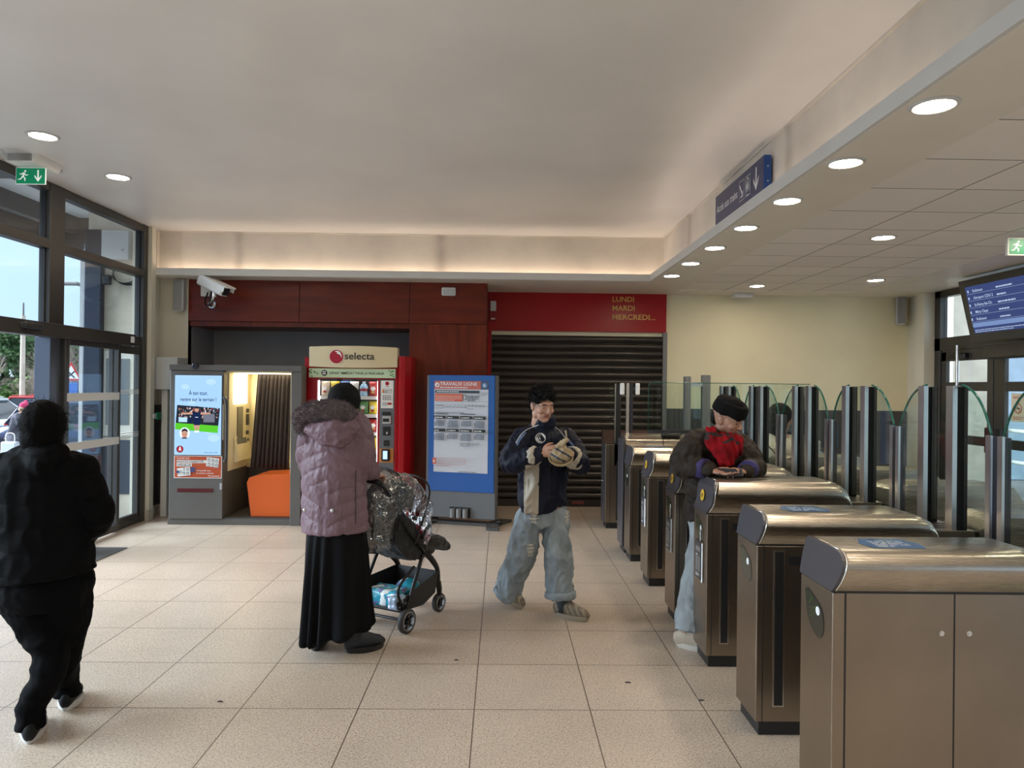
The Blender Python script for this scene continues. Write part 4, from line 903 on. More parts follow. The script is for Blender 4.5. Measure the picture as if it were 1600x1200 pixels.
# snacks: each packet its own thing
prod = {'yellow crisp packet': (.75, .55, .03), 'red crisp packet': (.45, .02, .02), 'white snack bag': (.75, .75, .70), 'blue snack bag': (.05, .15, .45), 'green snack bag': (.08, .28, .06), 'dark chocolate packet': (.09, .03, .02), 'pale blue water bottle': (.35, .60, .80), 'orange biscuit packet': (.75, .25, .04), 'cream sandwich pack': (.68, .58, .40), 'black cola bottle': (.03, .015, .012)}
def snack(kind, col, w_, h_, bottle):
    t = thing('drink_bottle' if bottle else 'snack_packet', kind, 'drink' if bottle else 'snack', (0, 0, 0))
    m_ = mat('pack_'+kind.replace(' ', '_'), col, .3, var=.25, vscale=25, coat=.3)
    if bottle:
        MB().lathe((0, 0, 0), [(0, .0), (w_*.42, 0), (w_*.44, h_*.1), (w_*.40, h_*.4), (w_*.44, h_*.62), (w_*.3, h_*.8), (w_*.15, h_*.88), (w_*.15, h_*.95), (0, h_*.95)], 14).build('bottle', m_, t); MB().cyl((0, 0, h_*.93), (0, 0, h_), w_*.17).build('cap', m_white, t); MB().cyl((0, 0, h_*.38), (0, 0, h_*.6), w_*.425, cap=False).build('label_band', m_lr, t)
    else:
        mb = MB(); V = []; n = 8
        for j in range(n+1):
            for i in range(n+1):
                x, z = i/n, j/n; d = .032*(math.sin(x*PI)*math.sin(z*PI))**.5; V.append(((x-.5)*w_*(1-.1*math.sin(z*PI)), -d, z*h_))
        N_ = len(V); V += [(x, -y, z) for x, y, z in V]
        F = [(j*(n+1)+i, j*(n+1)+i+1, (j+1)*(n+1)+i+1, (j+1)*(n+1)+i) for j in range(n) for i in range(n)]; F += [tuple(N_+k for k in f[::-1]) for f in F]
        mb.add(V, F, True); mb.build('pouch', m_, t)
        a = Art((0, -.034, 0), (1, 0, 0), (0, 0, 1)); a.disc(0, h_*.55, w_*.26, m_lw, 16, h_*.14); a.disc(0, h_*.32, w_*.18, m_lr if 'red' not in kind else m_gold, 14, h_*.08); a.build('print', t)
    return t
rows = [('top shelf', 1.52, .19, ['cream sandwich pack', 'yellow crisp packet', 'blue snack bag', 'white snack bag', 'pale blue water bottle', 'red crisp packet']),
        ('second shelf', 1.30, .17, ['cream sandwich pack', 'dark chocolate packet', 'orange biscuit packet', 'white snack bag', 'green snack bag', 'yellow crisp packet']),
        ('third shelf', 1.08, .17, ['dark chocolate packet', 'white snack bag', 'yellow crisp packet', 'orange biscuit packet', 'blue snack bag', 'red crisp packet']),
        ('fourth shelf', .86, .17, ['white snack bag', 'blue snack bag', 'green snack bag', 'red crisp packet', 'orange biscuit packet', 'yellow crisp packet']),
        ('bottom shelf', .62, .19, ['black cola bottle', 'pale blue water bottle', 'black cola bottle', 'green snack bag', 'black cola bottle', 'pale blue water bottle'])]
protos = {}
for rn, z, h_, ks in rows:
    for i, kd in enumerate(ks):
        bt = 'bottle' in kd; lab = kd+' on the %s of the vending machine' % rn
        key = (kd, round(h_, 2))
        if key not in protos: o = protos[key] = snack(kd, prod[kd], .115, h_, bt)
        else: o = copy_tree(protos[key])
        o['label'] = lab; o['category'] = 'drink' if bt else 'snack'; o['group'] = '%ss on the %s' % (kd, rn)
        o.location = (-2.36+.195+.118*i, 8.70+.115, z+.001); o.rotation_euler = (0, 0, random.uniform(-.15, .15))
# ================================================================ information board
m_ib = mat('board_blue', (.004, .085, .34), .28, coat=.3); m_ig = mat('board_grey', (.13, .135, .14), .45)
ang = math.atan2(-.22, .82)
ib = thing('information_board', 'blue standing board with a works notice for the train line', 'information board', (-.47, 8.66, 0), ang)
bevel(MB().box((-.44, -.06, .08), (.44, .06, 1.80)).build('frame', m_ig, ib), .01)
bevel(MB().box((-.405, -.075, .40), (.425, -.055, 1.80)).build('blue_face', m_ib, ib), .006)
a = Art((-.335, -.0765, .63), (1, 0, 0), (0, 0, 1), .0006); m_bo = mat('print_orange', (.60, .10, .04), .5); m_bp = mat('poster_paper', (.62, .63, .68), .35)
a.rect(0, 0, .68, 1.10, m_bp); a.rect(0, 1.0, .585, .10, m_bo); a.rect(.585, 1.0, .095, .10, mat('print_dark_navy', (.03, .04, .09), .5))
a.text('TRAVAUX LIGNE', .07, 1.045, .042, m_pw, .47); a.lines(.07, 1.015, .40, .018, 1, m_pw, .6, 2); a.disc(.035, 1.05, .03, m_pw, 16); a.poly([(.02, 1.03), (.05, 1.04), (.045, 1.07)], m_bo)
a.disc(.632, 1.05, .032, mat('print_line_blue', (.12, .25, .50), .5), 24); a.text('B', .632, 1.032, .034, m_pw, None, 'c')
a.rect(.01, .955, .56, .03, m_pk); a.lines(.03, .965, .40, .012, 1, m_pw, .8, 5)
a.rect(.01, .855, .35, .09, m_bo); a.lines(.02, .865, .33, .07, 4, m_pw, .25, 6)
a.rects([(.365, .855, .205, .002), (.365, .945, .205, .002), (.365, .855, .002, .09), (.568, .855, .002, .09), (.58, .855, .09, .002), (.58, .96, .09, .002)], m_pk); a.rect(.375, .875, .03, .055, m_pk); a.rect(.380, .882, .02, .04, m_bp); a.lines(.42, .865, .14, .07, 4, m_pk, .45, 7); a.lines(.59, .93, .075, .025, 2, m_mgrey, .4, 7)
# line diagram
a.rects([(.01, .80, .10, .003), (.115, .785, .30, .003), (.42, .80, .24, .003), (.01, .77, .10, .003), (.42, .765, .08, .003)], m_pk)
a.poly([(.105, .80), (.125, .785), (.125, .788), (.105, .803)], m_pk); a.poly([(.105, .77), (.125, .785), (.125, .788), (.105, .773)], m_pk); a.poly([(.40, .785), (.42, .80), (.42, .803), (.40, .788)], m_pk); a.poly([(.40, .785), (.42, .765), (.42, .768), (.40, .788)], m_pk)
for i in range(14): a.disc(.02+.047*i, .786 if 2 < i < 9 else .801, .005, m_pk, 8)
a.rects([(.03+.045*i, .812-.0*(i % 2), .028, .004) for i in range(14)], m_mgrey)
a.lines(.0, .715, .60, .018, 1, m_mgrey, .5, 9); a.lines(.0, .70, .28, .012, 1, m_pk, .8, 9); a.lines(.34, .70, .27, .012, 1, m_pk, .8, 10)
for j, (zy, zt) in enumerate(((.645, .53), (.49, .375))):
    for i in range(4):
        x = .005+.168*i; a.rect(x, zy, .150, .035, m_pk); a.lines(x+.01, zy+.01, .12, .014, 1, m_pw, .7, 20+i+j)
        a.rects([(x+.01+.0185*c, zy-.035-.017*r_, .013, .012) for r_ in range(5 if (i+j) % 2 else 4) for c in range(7) if not (r_ == 0 and c < 1)], mat('print_slate', (.09, .11, .16), .5))
a.lines(.36, .32, .22, .05, 3, m_mgrey, .45, 30)
for k in range(3): a.disc(.35, .327+.017*k, .005, m_pk, 8)
a.rects([(.01, .10, .40, .003), (.01, .17, .40, .003), (.407, .10, .003, .07)], m_bo); a.rect(.0, .10, .045, .07, m_bo); a.poly([(.01, .12), (.03, .12), (.025, .15), (.015, .15)], m_pw); a.lines(.055, .11, .34, .05, 4, mat('print_pink', (.55, .35, .33), .5), .25, 31); a.lines(.05, .075, .25, .01, 1, m_bo, .5, 33); a.lines(.33, .01, .33, .014, 1, m_mgrey, .7, 34)
a.poly([(.43, .045), (.434, .043), (.66, .155), (.66, .159)], m_lgrey)
a.build('poster', ib)
MB().box((-.336, -.083, .629), (.346, -.080, 1.731)).build('poster_cover', glass('poster_perspex', (.99, .99, .99), .02, .8), ib)
for x in (-.08, 0, .08):
    MB().cyl((x, -.10, .095), (x, -.10, .20), .033, n=18).build('counterweight', m_mgrey, ib)
bevel(MB().box((-.13, -.072, .085), (.13, -.055, .215)).build('recess_plate', m_black, ib), .004)
mb = MB(); mb.prism([(-.56, -.30), (-.40, -.30), (-.33, -.07), (.33, -.07), (.40, -.30), (.56, -.30), (.48, -.04), (.48, .04), (.56, .30), (.4, .3), (.33, .07), (-.33, .07), (-.40, .30), (-.56, .30), (-.48, .04), (-.48, -.04)], 'Z', 0, .035); bevel(mb.build('base', mat('rubber_base', (.06, .058, .055), .7), ib), .012)
for x in (-.46, .47):
    mb = MB(); mb.cyl((x-.03, 0, .05), (x+.03, 0, .05), .03); mb.build('castor', m_black, ib)
# grey portal frame and its glass
t = thing('portal_frame', 'grey steel portal with crossbar behind the wide gate', 'portal frame', (2.43, 8.86, 0))
mb = MB(); mb.box((-.155, -.04, 0), (-.085, .06, 1.82)); bevel(mb.build('left_post', m_mgrey, t), .004)
mb = MB(); mb.box((.065, -.04, 0), (.16, .06, 1.84)); bevel(mb.build('right_post', m_mgrey, t), .004)
MB().box((-.085, -.02, 1.70), (.065, .04, 1.75)).build('crossbar', m_alu, t); MB().box((-.085, 0, 1.2), (.065, .01, 1.70)).build('pane', glass('clear_pane', (.93, .97, .95), 0, .8), t)
# ================================================================ ticket gates
m_blk = mat('matt_black_insert', (.006, .006, .006), .6, spec=.15)
m_st = steel('brushed_steel', (.325, .275, .225), .30, (.5, .5, 30), 0); m_sth = steel('brushed_steel_hood', (.46, .41, .35), .27, (.4, 30, 30), 0)
m_stc = mat('end_cap_grey', (.085, .08, .088), .32, .35); m_edge = mat('steel_edge', (.70, .66, .60), .25, 1)
m_gg = glass('gate_glass', (.90, .965, .935), 0, 1.0); m_gedge = mat('glass_edge_green', (.01, .10, .07), .15); m_rub = mat('dark_profile', (.035, .035, .045), .35, .3)
m_yb = mat('badge_yellow', (.80, .55, .03), .35); m_grn = emis('green_pictogram', (.25, .42, .12), .35); m_vred = emis('red_led', (.8, .05, .03), 1.2)
def hood_ring(zt, w, n=8):
    """closed section (y, z) of the hood over a body of width w"""
    hh = zt-.925; P = [(0, .925), (-.012, .94), (-.030, .925+hh*.28), (-.045, .925+hh*.52), (-.045, .925+hh*.68), (-.033, .925+hh*.85), (-.008, .925+hh*.96), (.035, zt), (w-.02, zt), (w, .925+hh*.96), (w+.006, .925+hh*.85), (w+.010, .925+hh*.68), (w+.010, .925+hh*.52), (w+.007, .925+hh*.28), (w+.003, .94), (w, .925)]
    return P
def hood_mesh(x0, x1, zt, w, shear, tail, tail_len, m):
    mb = MB().use(m); R = hood_ring(zt, w); n = len(R); V = []; st = []
    hh = zt-.925
    # stations: (x, height factor)
    for q in (0, .33, .66, 1): st.append((x0+(x1-tail_len-x0)*q, 1.0))
    for q in (.2, .4, .6, .8, 1): st.append((x1-tail_len+tail_len*q, 1-(1-tail)*(1-math.sqrt(max(0, 1-q*q))) if q < 1 else tail))
    for k, (x, f) in enumerate(st):
        for y, z in R:
            zz = .925+(z-.925)*f; sh = shear*(z-.925)/hh if k == 0 else 0
            V.append((x+sh, y if f > .9 else w/2+(y-w/2)*(1-(1-f)*.12), zz))
    F = [(i*n+k, i*n+k+1, (i+1)*n+k+1, (i+1)*n+k) for i in range(len(st)-1) for k in range(n-1)]
    F = [f[::-1] for f in F]
    mb.add(V, F, True); mb.add(V[:n], [tuple(range(n))], False); mb.add(V[-n:], [tuple(range(n))[::-1]], False)
    return mb
def gate(name, label, Y, x0=1.24, w=.285, zt=1.075, badge=False, near_leaf=.24, far_leaf=.24, panels='slots', notice=False, rear=True, window=True, posts=True):
    near_leaf -= .022 if near_leaf else 0; far_leaf -= .022 if far_leaf else 0
    t = thing(name, label, 'ticket gate', (x0, Y, 0), 0, 'ticket gates in a row')
    bevel(MB().box((0, 0, .07), (.86, w, .92)).build('body', m_st, t), .005)
    bevel(MB().box((.02, .015, 0), (1.95, w-.015, .07)).build('plinth', m_black, t), .003)
    shear = .055 if badge else .03
    o = hood_mesh(.014, .865, zt, w, shear, (1.0-.925)/(zt-.925), .13, m_sth).build('hood', m_sth, t)
    # end cap: plate following the hood section
    R = hood_ring(zt, w); n = len(R); hh = zt-.925; V = []
    if badge: prof = lambda z: shear*((z-.925)/hh)+.008*math.sin((z-.925)/hh*2*PI)
    else: prof = lambda z: shear*((z-.925)/hh)
    mb = MB(); rows = [(0, w)]; Z = [.925+hh*q for q in (0, .12, .28, .42, .55, .68, .8, .9, .97, 1)]
    def half(z):
        q = (z-.925)/hh; pts = [(0, 0), (.1, -.012), (.28, -.030), (.52, -.045), (.68, -.045), (.85, -.033), (.96, -.008), (1, .035)]
        for (a0, b0), (a1, b1) in zip(pts, pts[1:]):
            if q <= a1+1e-6: return b0+(b1-b0)*(q-a0)/(a1-a0)
        return .035
    V = []
    for z in Z:
        y = half(z)+.002; yf = w-.002+.010*math.sin(min(1, (z-.925)/hh)*PI)-(.012 if z > zt-.004 else 0); V += [(prof(z)-.006, y, z), (prof(z)-.006, yf, z), (prof(z)+.016, yf, z), (prof(z)+.016, y, z)]
    F = [(4*i+k, 4*i+(k+1) % 4, 4*(i+1)+(k+1) % 4, 4*(i+1)+k) for i in range(len(Z)-1) for k in range(4)]+[(3, 2, 1, 0), tuple(4*(len(Z)-1)+k for k in range(4))]
    mb.add(V, F); mb.build('end_cap', m_stc, t)
    # bright edge of the hood next to the cap
    mb = MB(); mb.tube([(prof(z)+.008, half(z)-.0015, z) for z in Z], .0035, 6, 2); mb.tube([(prof(Z[-1])+.004, y, zt+.001) for y in (.03, .1, w-.1, w-.015)], .0035, 6, 1); mb.build('edge_trim', m_edge, t)
    # face plate of the front with the oval validator
    if window:
        a = Art((-.001, w, 0), (0, -1, 0), (0, 0, 1), .0007); a.n = Vector((-1, 0, 0))
        ov = []
        for (x_, z_) in ((.045, .855), (.07, .87), (.13, .845), (.18, .815), (.205, .775), (.215, .72), (.205, .665), (.18, .635), (.15, .635), (.11, .66), (.08, .70), (.06, .76)): ov.append((x_, z_))
        ov = [(x_, .715+(z_-.635)*.70) for x_, z_ in ov]; ov = [tuple(p) for p in smooth_path(ov+[ov[0]], 3)[:-1]]
        a.poly(ov, mat('validator_black', (.028, .028, .02), .12))
        rr = random.Random(int(Y*100)); a.rects([(rr.uniform(.06, .13), .858-.009*k, .005, .005) for k in range(10)]+[(rr.uniform(.06, .14), .858-.009*k, .005, .005) for k in range(10)], m_grn)
        a.ring(.165, .815, .010, .017, m_pw); a.disc(.165, .815, .009, m_sw, 14, .014)
        if badge: a.rects([(.155, .735, .012, .06)], m_sw)
        a.build('validator', t)
    if badge:
        c = Vector((prof(.925+hh*.42)-.012, .15, .925+hh*.45)); d = Vector((-1, 0, .12)).normalized(); u_ = Vector((0, -1, 0)); v_ = Vector((.12, 0, 1)).normalized()
        a = Art(c, u_, v_, .0015); a.n = d; a.disc(0, 0, .042, m_yb, 28, .036); a.ring(0, 0, .030, .036, m_gold); a.poly([(-.015, -.012), (.0, -.018), (.018, .006), (.004, .016), (-.012, .004)], mat('badge_brown', (.25, .14, .02), .5)); a.build('ticket_badge', t)
    if notice:
        mb = MB(); mb.rbox((-.014, .055, .49), (.0, .205, .735), .004); fr_ = mb.build('notice_frame', m_alu, t)
        a = Art((-.0155, .195, .500), (0, -1, 0), (0, 0, 1), .0005); a.n = Vector((-1, 0, 0)); a.rect(0, 0, .13, .23, mat('notice_dark', (.05, .05, .055), .4)); a.rects([(.02, .17, .09, .03), (.02, .05, .04, .09), (.075, .05, .035, .09)], m_mgrey); a.lines(.02, .145, .09, .012, 1, m_sw, .5); a.lines(.02, .02, .09, .02, 2, m_sw, .4); a.build('notice_sheet', fr_)
    # near side panels
    if panels == 'slots':
        mb = MB(); mb.box((.030, -.0015, .07), (.034, .002, .92)); mb.box((.0, -.0015, .918), (.86, .004, .927)); mb.build('panel_gaps', m_black, t)
        MB().box((.088, -.004, .15), (.130, .0, .89)).build('sensor_slot', m_black, t)
        mb = MB(); mb.box((.082, -.0025, .143), (.136, -.0005, .897)); mb.build('slot_frame', m_edge, t)
        MB().box((.152, -.004, .825), (.245, 0, .868)).build('sensor_window', m_black, t)
        MB().box((.35, -.003, .22), (.395, 0, .60)).build('rear_slot', m_black, t)
    elif panels == 'plain':
        mb = MB(); mb.box((.044, -.0015, .07), (.050, .002, .918)); mb.box((.454, -.0015, .07), (.459, .002, .918)); mb.box((.0, -.0015, .918), (.86, .004, .927)); mb.build('panel_gaps', m_black, t)
        for x in (.402, .506):
            mb = MB(); mb.cyl((x, -.012, .775), (x, 0, .775), .010, n=20); mb.cyl((x, -.016, .775), (x, -.012, .775), .006, n=12); mb.build('panel_lock', m_chrome, t)
    # low deck with posts and glass
    bevel(MB().box((.86, 0, .07), (1.06, w, 1.0)).build('deck', m_st, t), .004)
    MB().box((1.06, .02, .07), (1.085, w-.02, .99)).build('deck_gap', m_black, t)
    mb = MB()
    for k in range(3): mb.box((.885, .06+.055*k, .999), (1.04, .078+.055*k, 1.002))
    mb.build('deck_slots', m_black, t)
    if posts:
        for nm, ya, yb in (('near_post', -.002, .05), ('far_post', w-.05, w+.002)):
            p = MB().box((.945, ya, 1.0), (.968, yb, 1.70)).build(nm, m_alu, t); MB().box((.968, ya, 1.0), (1.02, yb, 1.695)).build('black_insert', m_blk, p); 
        mb = MB(); mb.box((.978, .05, 1.02), (.986, w-.05, 1.70)); p = mb.build('centre_pane', m_gg, t)
        for sg, y0, ln in ((-1, 0, near_leaf), (1, w, far_leaf)):
            if not ln: continue
            ys = [y0+sg*ln*q for q in (0, .12, .25, .4, .55, .7, .82, .92, 1)]; zs = [1.705, 1.700, 1.69, 1.672, 1.645, 1.607, 1.565, 1.52, 1.475]
            mb = MB(); poly = [(ys[0], .30)]+list(zip(ys, zs))+[(ys[-1], .30)]; mb.prism(poly, 'X', .985, .995); lf = mb.build('glass_leaf', m_gg, t)
            MB().tube([(.990, y, z) for y, z in zip(ys, zs)], .0055, 6, 2).build('leaf_edge', m_gedge, lf)
            ye = ys[-1]+sg*-.0; mb = MB(); mb.box((.972, ye-.016, .25), (.984, ye+.016, 1.475)); q = mb.build('leaf_profile', m_alu, lf); MB().box((.984, ye-.016, .25), (1.012, ye+.016, 1.472)).build
            MB().box((.984, ye-.015, .25), (1.014, ye+.015, 1.47)).build('leaf_seal', m_rub, t)
    # rear unit
    if rear:
        bevel(MB().box((1.085, 0, .07), (1.96, w, .925)).build('rear_body', m_st, t), .005)
        mb = MB(); zt2 = zt-.015; poly = [(1.085, .925), (1.96, .925), (1.93, 1.0), (1.86, zt2-.01), (1.80, zt2), (1.22, zt2), (1.15, zt2-.02), (1.085, 1.0)]
        mb.prism(poly, 'Y', w, .0); o = mb.build('rear_hood', m_sth, t); bevel(o, .022, 3)
    # touch pad on the hood
    a = Art((.16, .05, zt+.0008), (1, 0, 0), (0, 1, 0), .0004); m_pad = mat('reader_pad_blue', (.06, .14, .30), .2); a.poly([(.02, .0), (.22, .0), (.24, .09), (.20, .17), (.04, .17), (.0, .08)], m_pad)
    a.lines(.05, .03, .14, .11, 5, m_sw, .2, 3)
    if not badge: a.build('reader_pad', t)
    return t
gate('ticket_gate', 'nearest brushed steel gate with two small locks on its side', 2.64, panels='plain', near_leaf=.24, far_leaf=.235)
gate('ticket_gate', 'second nearest steel gate with a long black slot and plain grey nose', 3.43, near_leaf=.235, far_leaf=.27)
gate('ticket_gate', 'steel gate on which the scarfed man rests his phone', 4.27, zt=1.12, badge=True, notice=True, near_leaf=.27, far_leaf=.24)
gate('ticket_gate', 'dark shaded gate behind the elbow of the scarfed man', 5.06, zt=1.12, badge=True, notice=True, near_leaf=.24, far_leaf=.31)
gate('ticket_gate', 'fifth steel gate with yellow badge just left of the scarfed man', 6.0, zt=1.12, badge=True, notice=True, near_leaf=.31, far_leaf=.27)
gate('ticket_gate', 'sixth steel gate, narrow nosed, in front of the cabinet with glass screen', 6.85, zt=1.10, near_leaf=.27, far_leaf=0)
# long cabinet with glass screen behind the sixth gate
t = thing('gate_cabinet', 'long steel gate cabinet with a glass screen on top behind the sixth gate', 'ticket gate', (1.24, 7.20, 0), 0, 'ticket gates in a row')
bevel(MB().box((0, 0, .07), (2.0, .30, .95)).build('body', m_st, t), .005); MB().box((.02, .02, 0), (1.95, .28, .07)).build('plinth', m_black, t)
bevel(MB().prism([(-.0, .95), (.30, .95), (.30, 1.19), (.25, 1.20), (0.0, 1.15)], 'X', .02, 2.0).build('hood', m_sth, t), .01); mb = MB(); mb.box((.395, -.002, .95), (.402, .3, 1.152)); mb.box((.05, -.002, .07), (.055, .0, .95)); mb.build('panel_gaps', m_black, t)
mb = MB(); mb.prism([(-.0, .95), (-.006, .5), (.10, 1.16), (.12, 1.15)], 'Y', .0, .0)
bevel(MB().box((-.01, 0, .07), (.02, .30, 1.15)).build('end_cap', m_stc, t), .006)
for x in (.065, .105): MB().box((x, .25, 1.17), (x+.03, .28, 1.72)).build('post', m_alu if x < .1 else m_rub, t)
for x in (.0, .16): MB().rbox((x, .22, 1.60), (x+.04, .27, 1.72), .005).build('clamp', m_white, t)
MB().box((.30, .26, 1.23), (2.0, .27, 1.73)).build('glass_screen', m_gg, t); MB().box((.30, .25, 1.20), (2.0, .28, 1.235)).build('screen_rail', m_rub, t)
mb = MB(); mb.tube([(.30, .265, 1.23), (.30, .265, 1.70), (.33, .265, 1.73), (1.0, .265, 1.73), (2.0, .265, 1.73)], .004, 6, 1); mb.build('screen_edge', m_gedge, t)
MB().limb([(Vector((.42, .12, 1.195)), .06, .01), (Vector((.60, .12, 1.2)), .06, .012)], ref=(0, 1, 0)).build('reader_dome', m_black, t)
MB().ball((.035, -.012, .72), .008).build('rivet', m_chrome, t)
# farthest cabinet
t = thing('gate_cabinet', 'farthest steel cabinet with a sloping brown top beside the shutter', 'ticket gate', (1.24, 8.45, 0), 0, 'ticket gates in a row')
bevel(MB().box((0, 0, .07), (2.0, .30, 1.0)).build('body', m_st, t), .005); MB().box((.02, .02, 0), (1.95, .28, .07)).build('plinth', m_black, t)
MB().prism([(0, 1.0), (.30, 1.0), (.30, 1.15), (0.0, 1.015)], 'X', -.005, 2.0).build('sloping_top', mat('brown_top', (.09, .06, .045), .35, .4), t)
mb = MB(); mb.box((.055, -.002, .07), (.06, 0, 1.0)); mb.box((.13, -.003, .1), (.19, 0, .8)); mb.box((0, -.002, 1.0), (2.0, 0, 1.006)); mb.build('panel_gaps', m_black, t)
MB().box((-.008, 0.005, .07), (.0, .295, 1.0)).build('end_plate', m_stc, t); MB().ball((-.012, .15, .55), .008).build('rivet', m_chrome, t)
p = MB().box((.115, .0, .75), (.175, .03, 1.72)).build('post', m_black, t); MB().box((.105, .0, .75), (.115, .03, 1.72)).build('post_profile', m_alu, p)
MB().box((.05, .012, 1.2), (.105, .018, 1.70)).build('small_pane', m_gg, t)
# ================================================================ people
def V3(*a): return Vector(a)
m_skin = mat('skin_light', (.46, .25, .17), .5, var=.08, vscale=20); m_skin2 = mat('skin_tan', (.36, .19, .125), .5, var=.08, vscale=20)
m_lip = mat('lips', (.30, .10, .08), .45); m_eye = mat('eye_white', (.34, .30, .28), .35); m_iris = mat('iris_dark', (.02, .012, .008), .15); m_hair = mat('black_hair', (.005, .0045, .0045), .6, bump=.5, bscale=220, spec=.25)
def head_mat(c, face, roll=0):
    """frame at head centre: x right, y face direction, z up"""
    y = Vector(face).normalized(); x = y.cross(Vector((0, 0, 1))).normalized(); z = x.cross(y)
    M = Matrix((x, y, z)).transposed().to_4x4() @ Matrix.Rotation(roll, 4, 'Y'); M.translation = c; return M
def head_shapes(mb, M, s=1.0):
    R = M.to_3x3()
    def E(c, r, rot=None): mb.ball(M @ (Vector(c)*s), tuple(q*s for q in r), R @ rot if rot else R, 20, 14)
    E((0, -.018, .028), (.076, .096, .094)); E((0, .018, .0), (.070, .078, .085)); E((0, .040, -.050), (.054, .050, .058)); E((0, .058, -.088), (.030, .030, .024))
    E((0, .070, .030), (.052, .028, .024)); E((0, .078, .018), (.030, .018, .010))
    for sx_ in (-1, 1):
        E((sx_*.040, .062, -.022), (.024, .026, .022)); E((sx_*.028, .076, .027), (.022, .016, .008))
        E((sx_*.074, -.006, -.006), (.010, .020, .031)); E((sx_*.079, -.012, .004), (.008, .016, .020)); E((sx_*.050, .0, -.055), (.018, .035, .035))
    mb.limb([(M @ (V3(0, .088, .020)*s), .007*s, .008*s), (M @ (V3(0, .101, -.002)*s), .008*s, .010*s), (M @ (V3(0, .111, -.022)*s), .012*s, .011*s), (M @ (V3(0, .096, -.030)*s), .011*s, .006*s)], ref=R @ V3(1, 0, 0), n=10)
    for sx_ in (-1, 1): E((sx_*.011, .096, -.026), (.008, .009, .007))
    E((0, .084, -.050), (.021, .012, .0065)); E((0, .083, -.060), (.018, .012, .007)); E((0, .078, -.088), (.018, .016, .014))
def eyes(p, M, s=1.0):
    for sx_ in (-1, 1):
        e = MB().ball(M @ (V3(sx_*.030, .0755, .008)*s), .0100*s, None, 12, 8).build('eye', m_eye, p); MB().ball(M @ (V3(sx_*.030, .0825, .005)*s), .0062*s, None, 10, 6).build('iris', m_iris, e)
        a = M @ (V3(sx_*.014, .092, .026)*s); b = M @ (V3(sx_*.030, .094, .031)*s); c = M @ (V3(sx_*.046, .082, .026)*s)
        MB().tube([a, b, c], .0035*s, 6, 3).build('eyebrow', m_hair, p)
def lips_paint(M, s=1.0):
    Mi = M.inverted()
    def f(c, n):
        q = (Mi @ c)/s; return 1 if (q.y > .078 and abs(q.x) < .022 and -.066 < q.z < -.045) else 0
    return f
def hand(mb, w, d, nrm, thumb, curl=(.35, .35, .35, .4), s=1.0, spread=.0, tc=.5):
    """w wrist, d towards the fingers, nrm palm side, thumb: direction of the thumb side"""
    d = Vector(d).normalized(); t = Vector(thumb); t = (t-d*t.dot(d)).normalized(); n = Vector(nrm); n = (n-d*n.dot(d)-t*n.dot(t)).normalized()
    w = Vector(w)
    mb.limb([(w-d*.03*s, .026*s, .020*s), (w+d*.01*s, .028*s, .018*s), (w+d*.045*s, .038*s, .016*s), (w+d*.085*s, .041*s, .013*s)], ref=t, n=14)
    off = (.030, .010, -.011, -.030); ln = ((.040, .026, .020), (.045, .029, .021), (.041, .027, .020), (.032, .020, .018)); rd = (.0088, .0092, .0088, .0078)
    for i in range(4):
        p = w+d*(.082-.004*abs(i-1))*s+t*off[i]*s; a = curl[i]*.6; P = [(p-d*.015*s, rd[i]*s, rd[i]*s)]; dd = (d+t*(1.5-i)*spread).normalized()
        P.append((p, rd[i]*s, rd[i]*s))
        for k, L_ in enumerate(ln[i]):
            v = dd*math.cos(a)+n*math.sin(a); p = p+v*L_*s; P.append((p, rd[i]*(1-.1*(k+1))*s, rd[i]*(1-.1*(k+1))*s)); a += curl[i]*(1.0 if k == 0 else .7)
        mb.limb(P, ref=t, n=10, sub=3)
    p = w+d*.022*s+t*.022*s; a0 = (d*.55+t*.75+n*.35).normalized(); a1 = (d*.85+t*.35+n*tc).normalized(); a2 = (d*.9+t*.05+n*tc*1.2).normalized()
    mb.limb([(p-a0*.01*s, .013*s, .012*s), (p+a0*.028*s, .012*s, .011*s), (p+a0*.028*s+a1*.032*s, .0102*s, .0095*s), (p+a0*.028*s+a1*.032*s+a2*.024*s, .0085*s, .0075*s)], ref=n, n=10, sub=3)
def ridge(co, f, seed=0): return 1-2*abs(noise.noise(Vector((co.x*f[0]+seed, co.y*f[1], co.z*f[2]))))
def folds(me, amp, f=(9, 9, 6), seed=0, fine=.3): displace(me, lambda c, n: amp*(ridge(c, f, seed)-.5)+amp*fine*(ridge(c, (f[0]*2.7, f[1]*2.7, f[2]*2.7), seed+9)-.5))
def arm(mb, S_, E_, Wp, r=(.052, .043, .028), ref=None): mb.limb([(S_, r[0], r[0]), (S_.lerp(E_, .5), r[0]*.95, r[0]*.95), (E_, r[1], r[1]), (E_.lerp(Wp, .4), r[1]*.98, r[1]*.98), (Wp, r[2], r[2]*.85)], ref=ref, n=14, sub=4)
def leg(mb, H_, K_, A_, T_, r=(.066, .050, .036)):
    mb.limb([(H_, r[0], r[0]), (H_.lerp(K_, .5), r[0]*.85, r[0]*.85), (K_, r[1], r[1]), (K_.lerp(A_, .35), r[1]*.98, r[1]), (A_, r[2], r[2])], n=14, sub=4)
    mb.limb([(A_, .034, .034), (A_+V3(0, 0, -.045), .032, .034)], n=12)
def ankle(heel, yaw, z=.11):
    d = Vector((yaw[0], yaw[1], 0)).normalized(); return V3(heel.x+d.x*.048, heel.y+d.y*.048, heel.z+z)
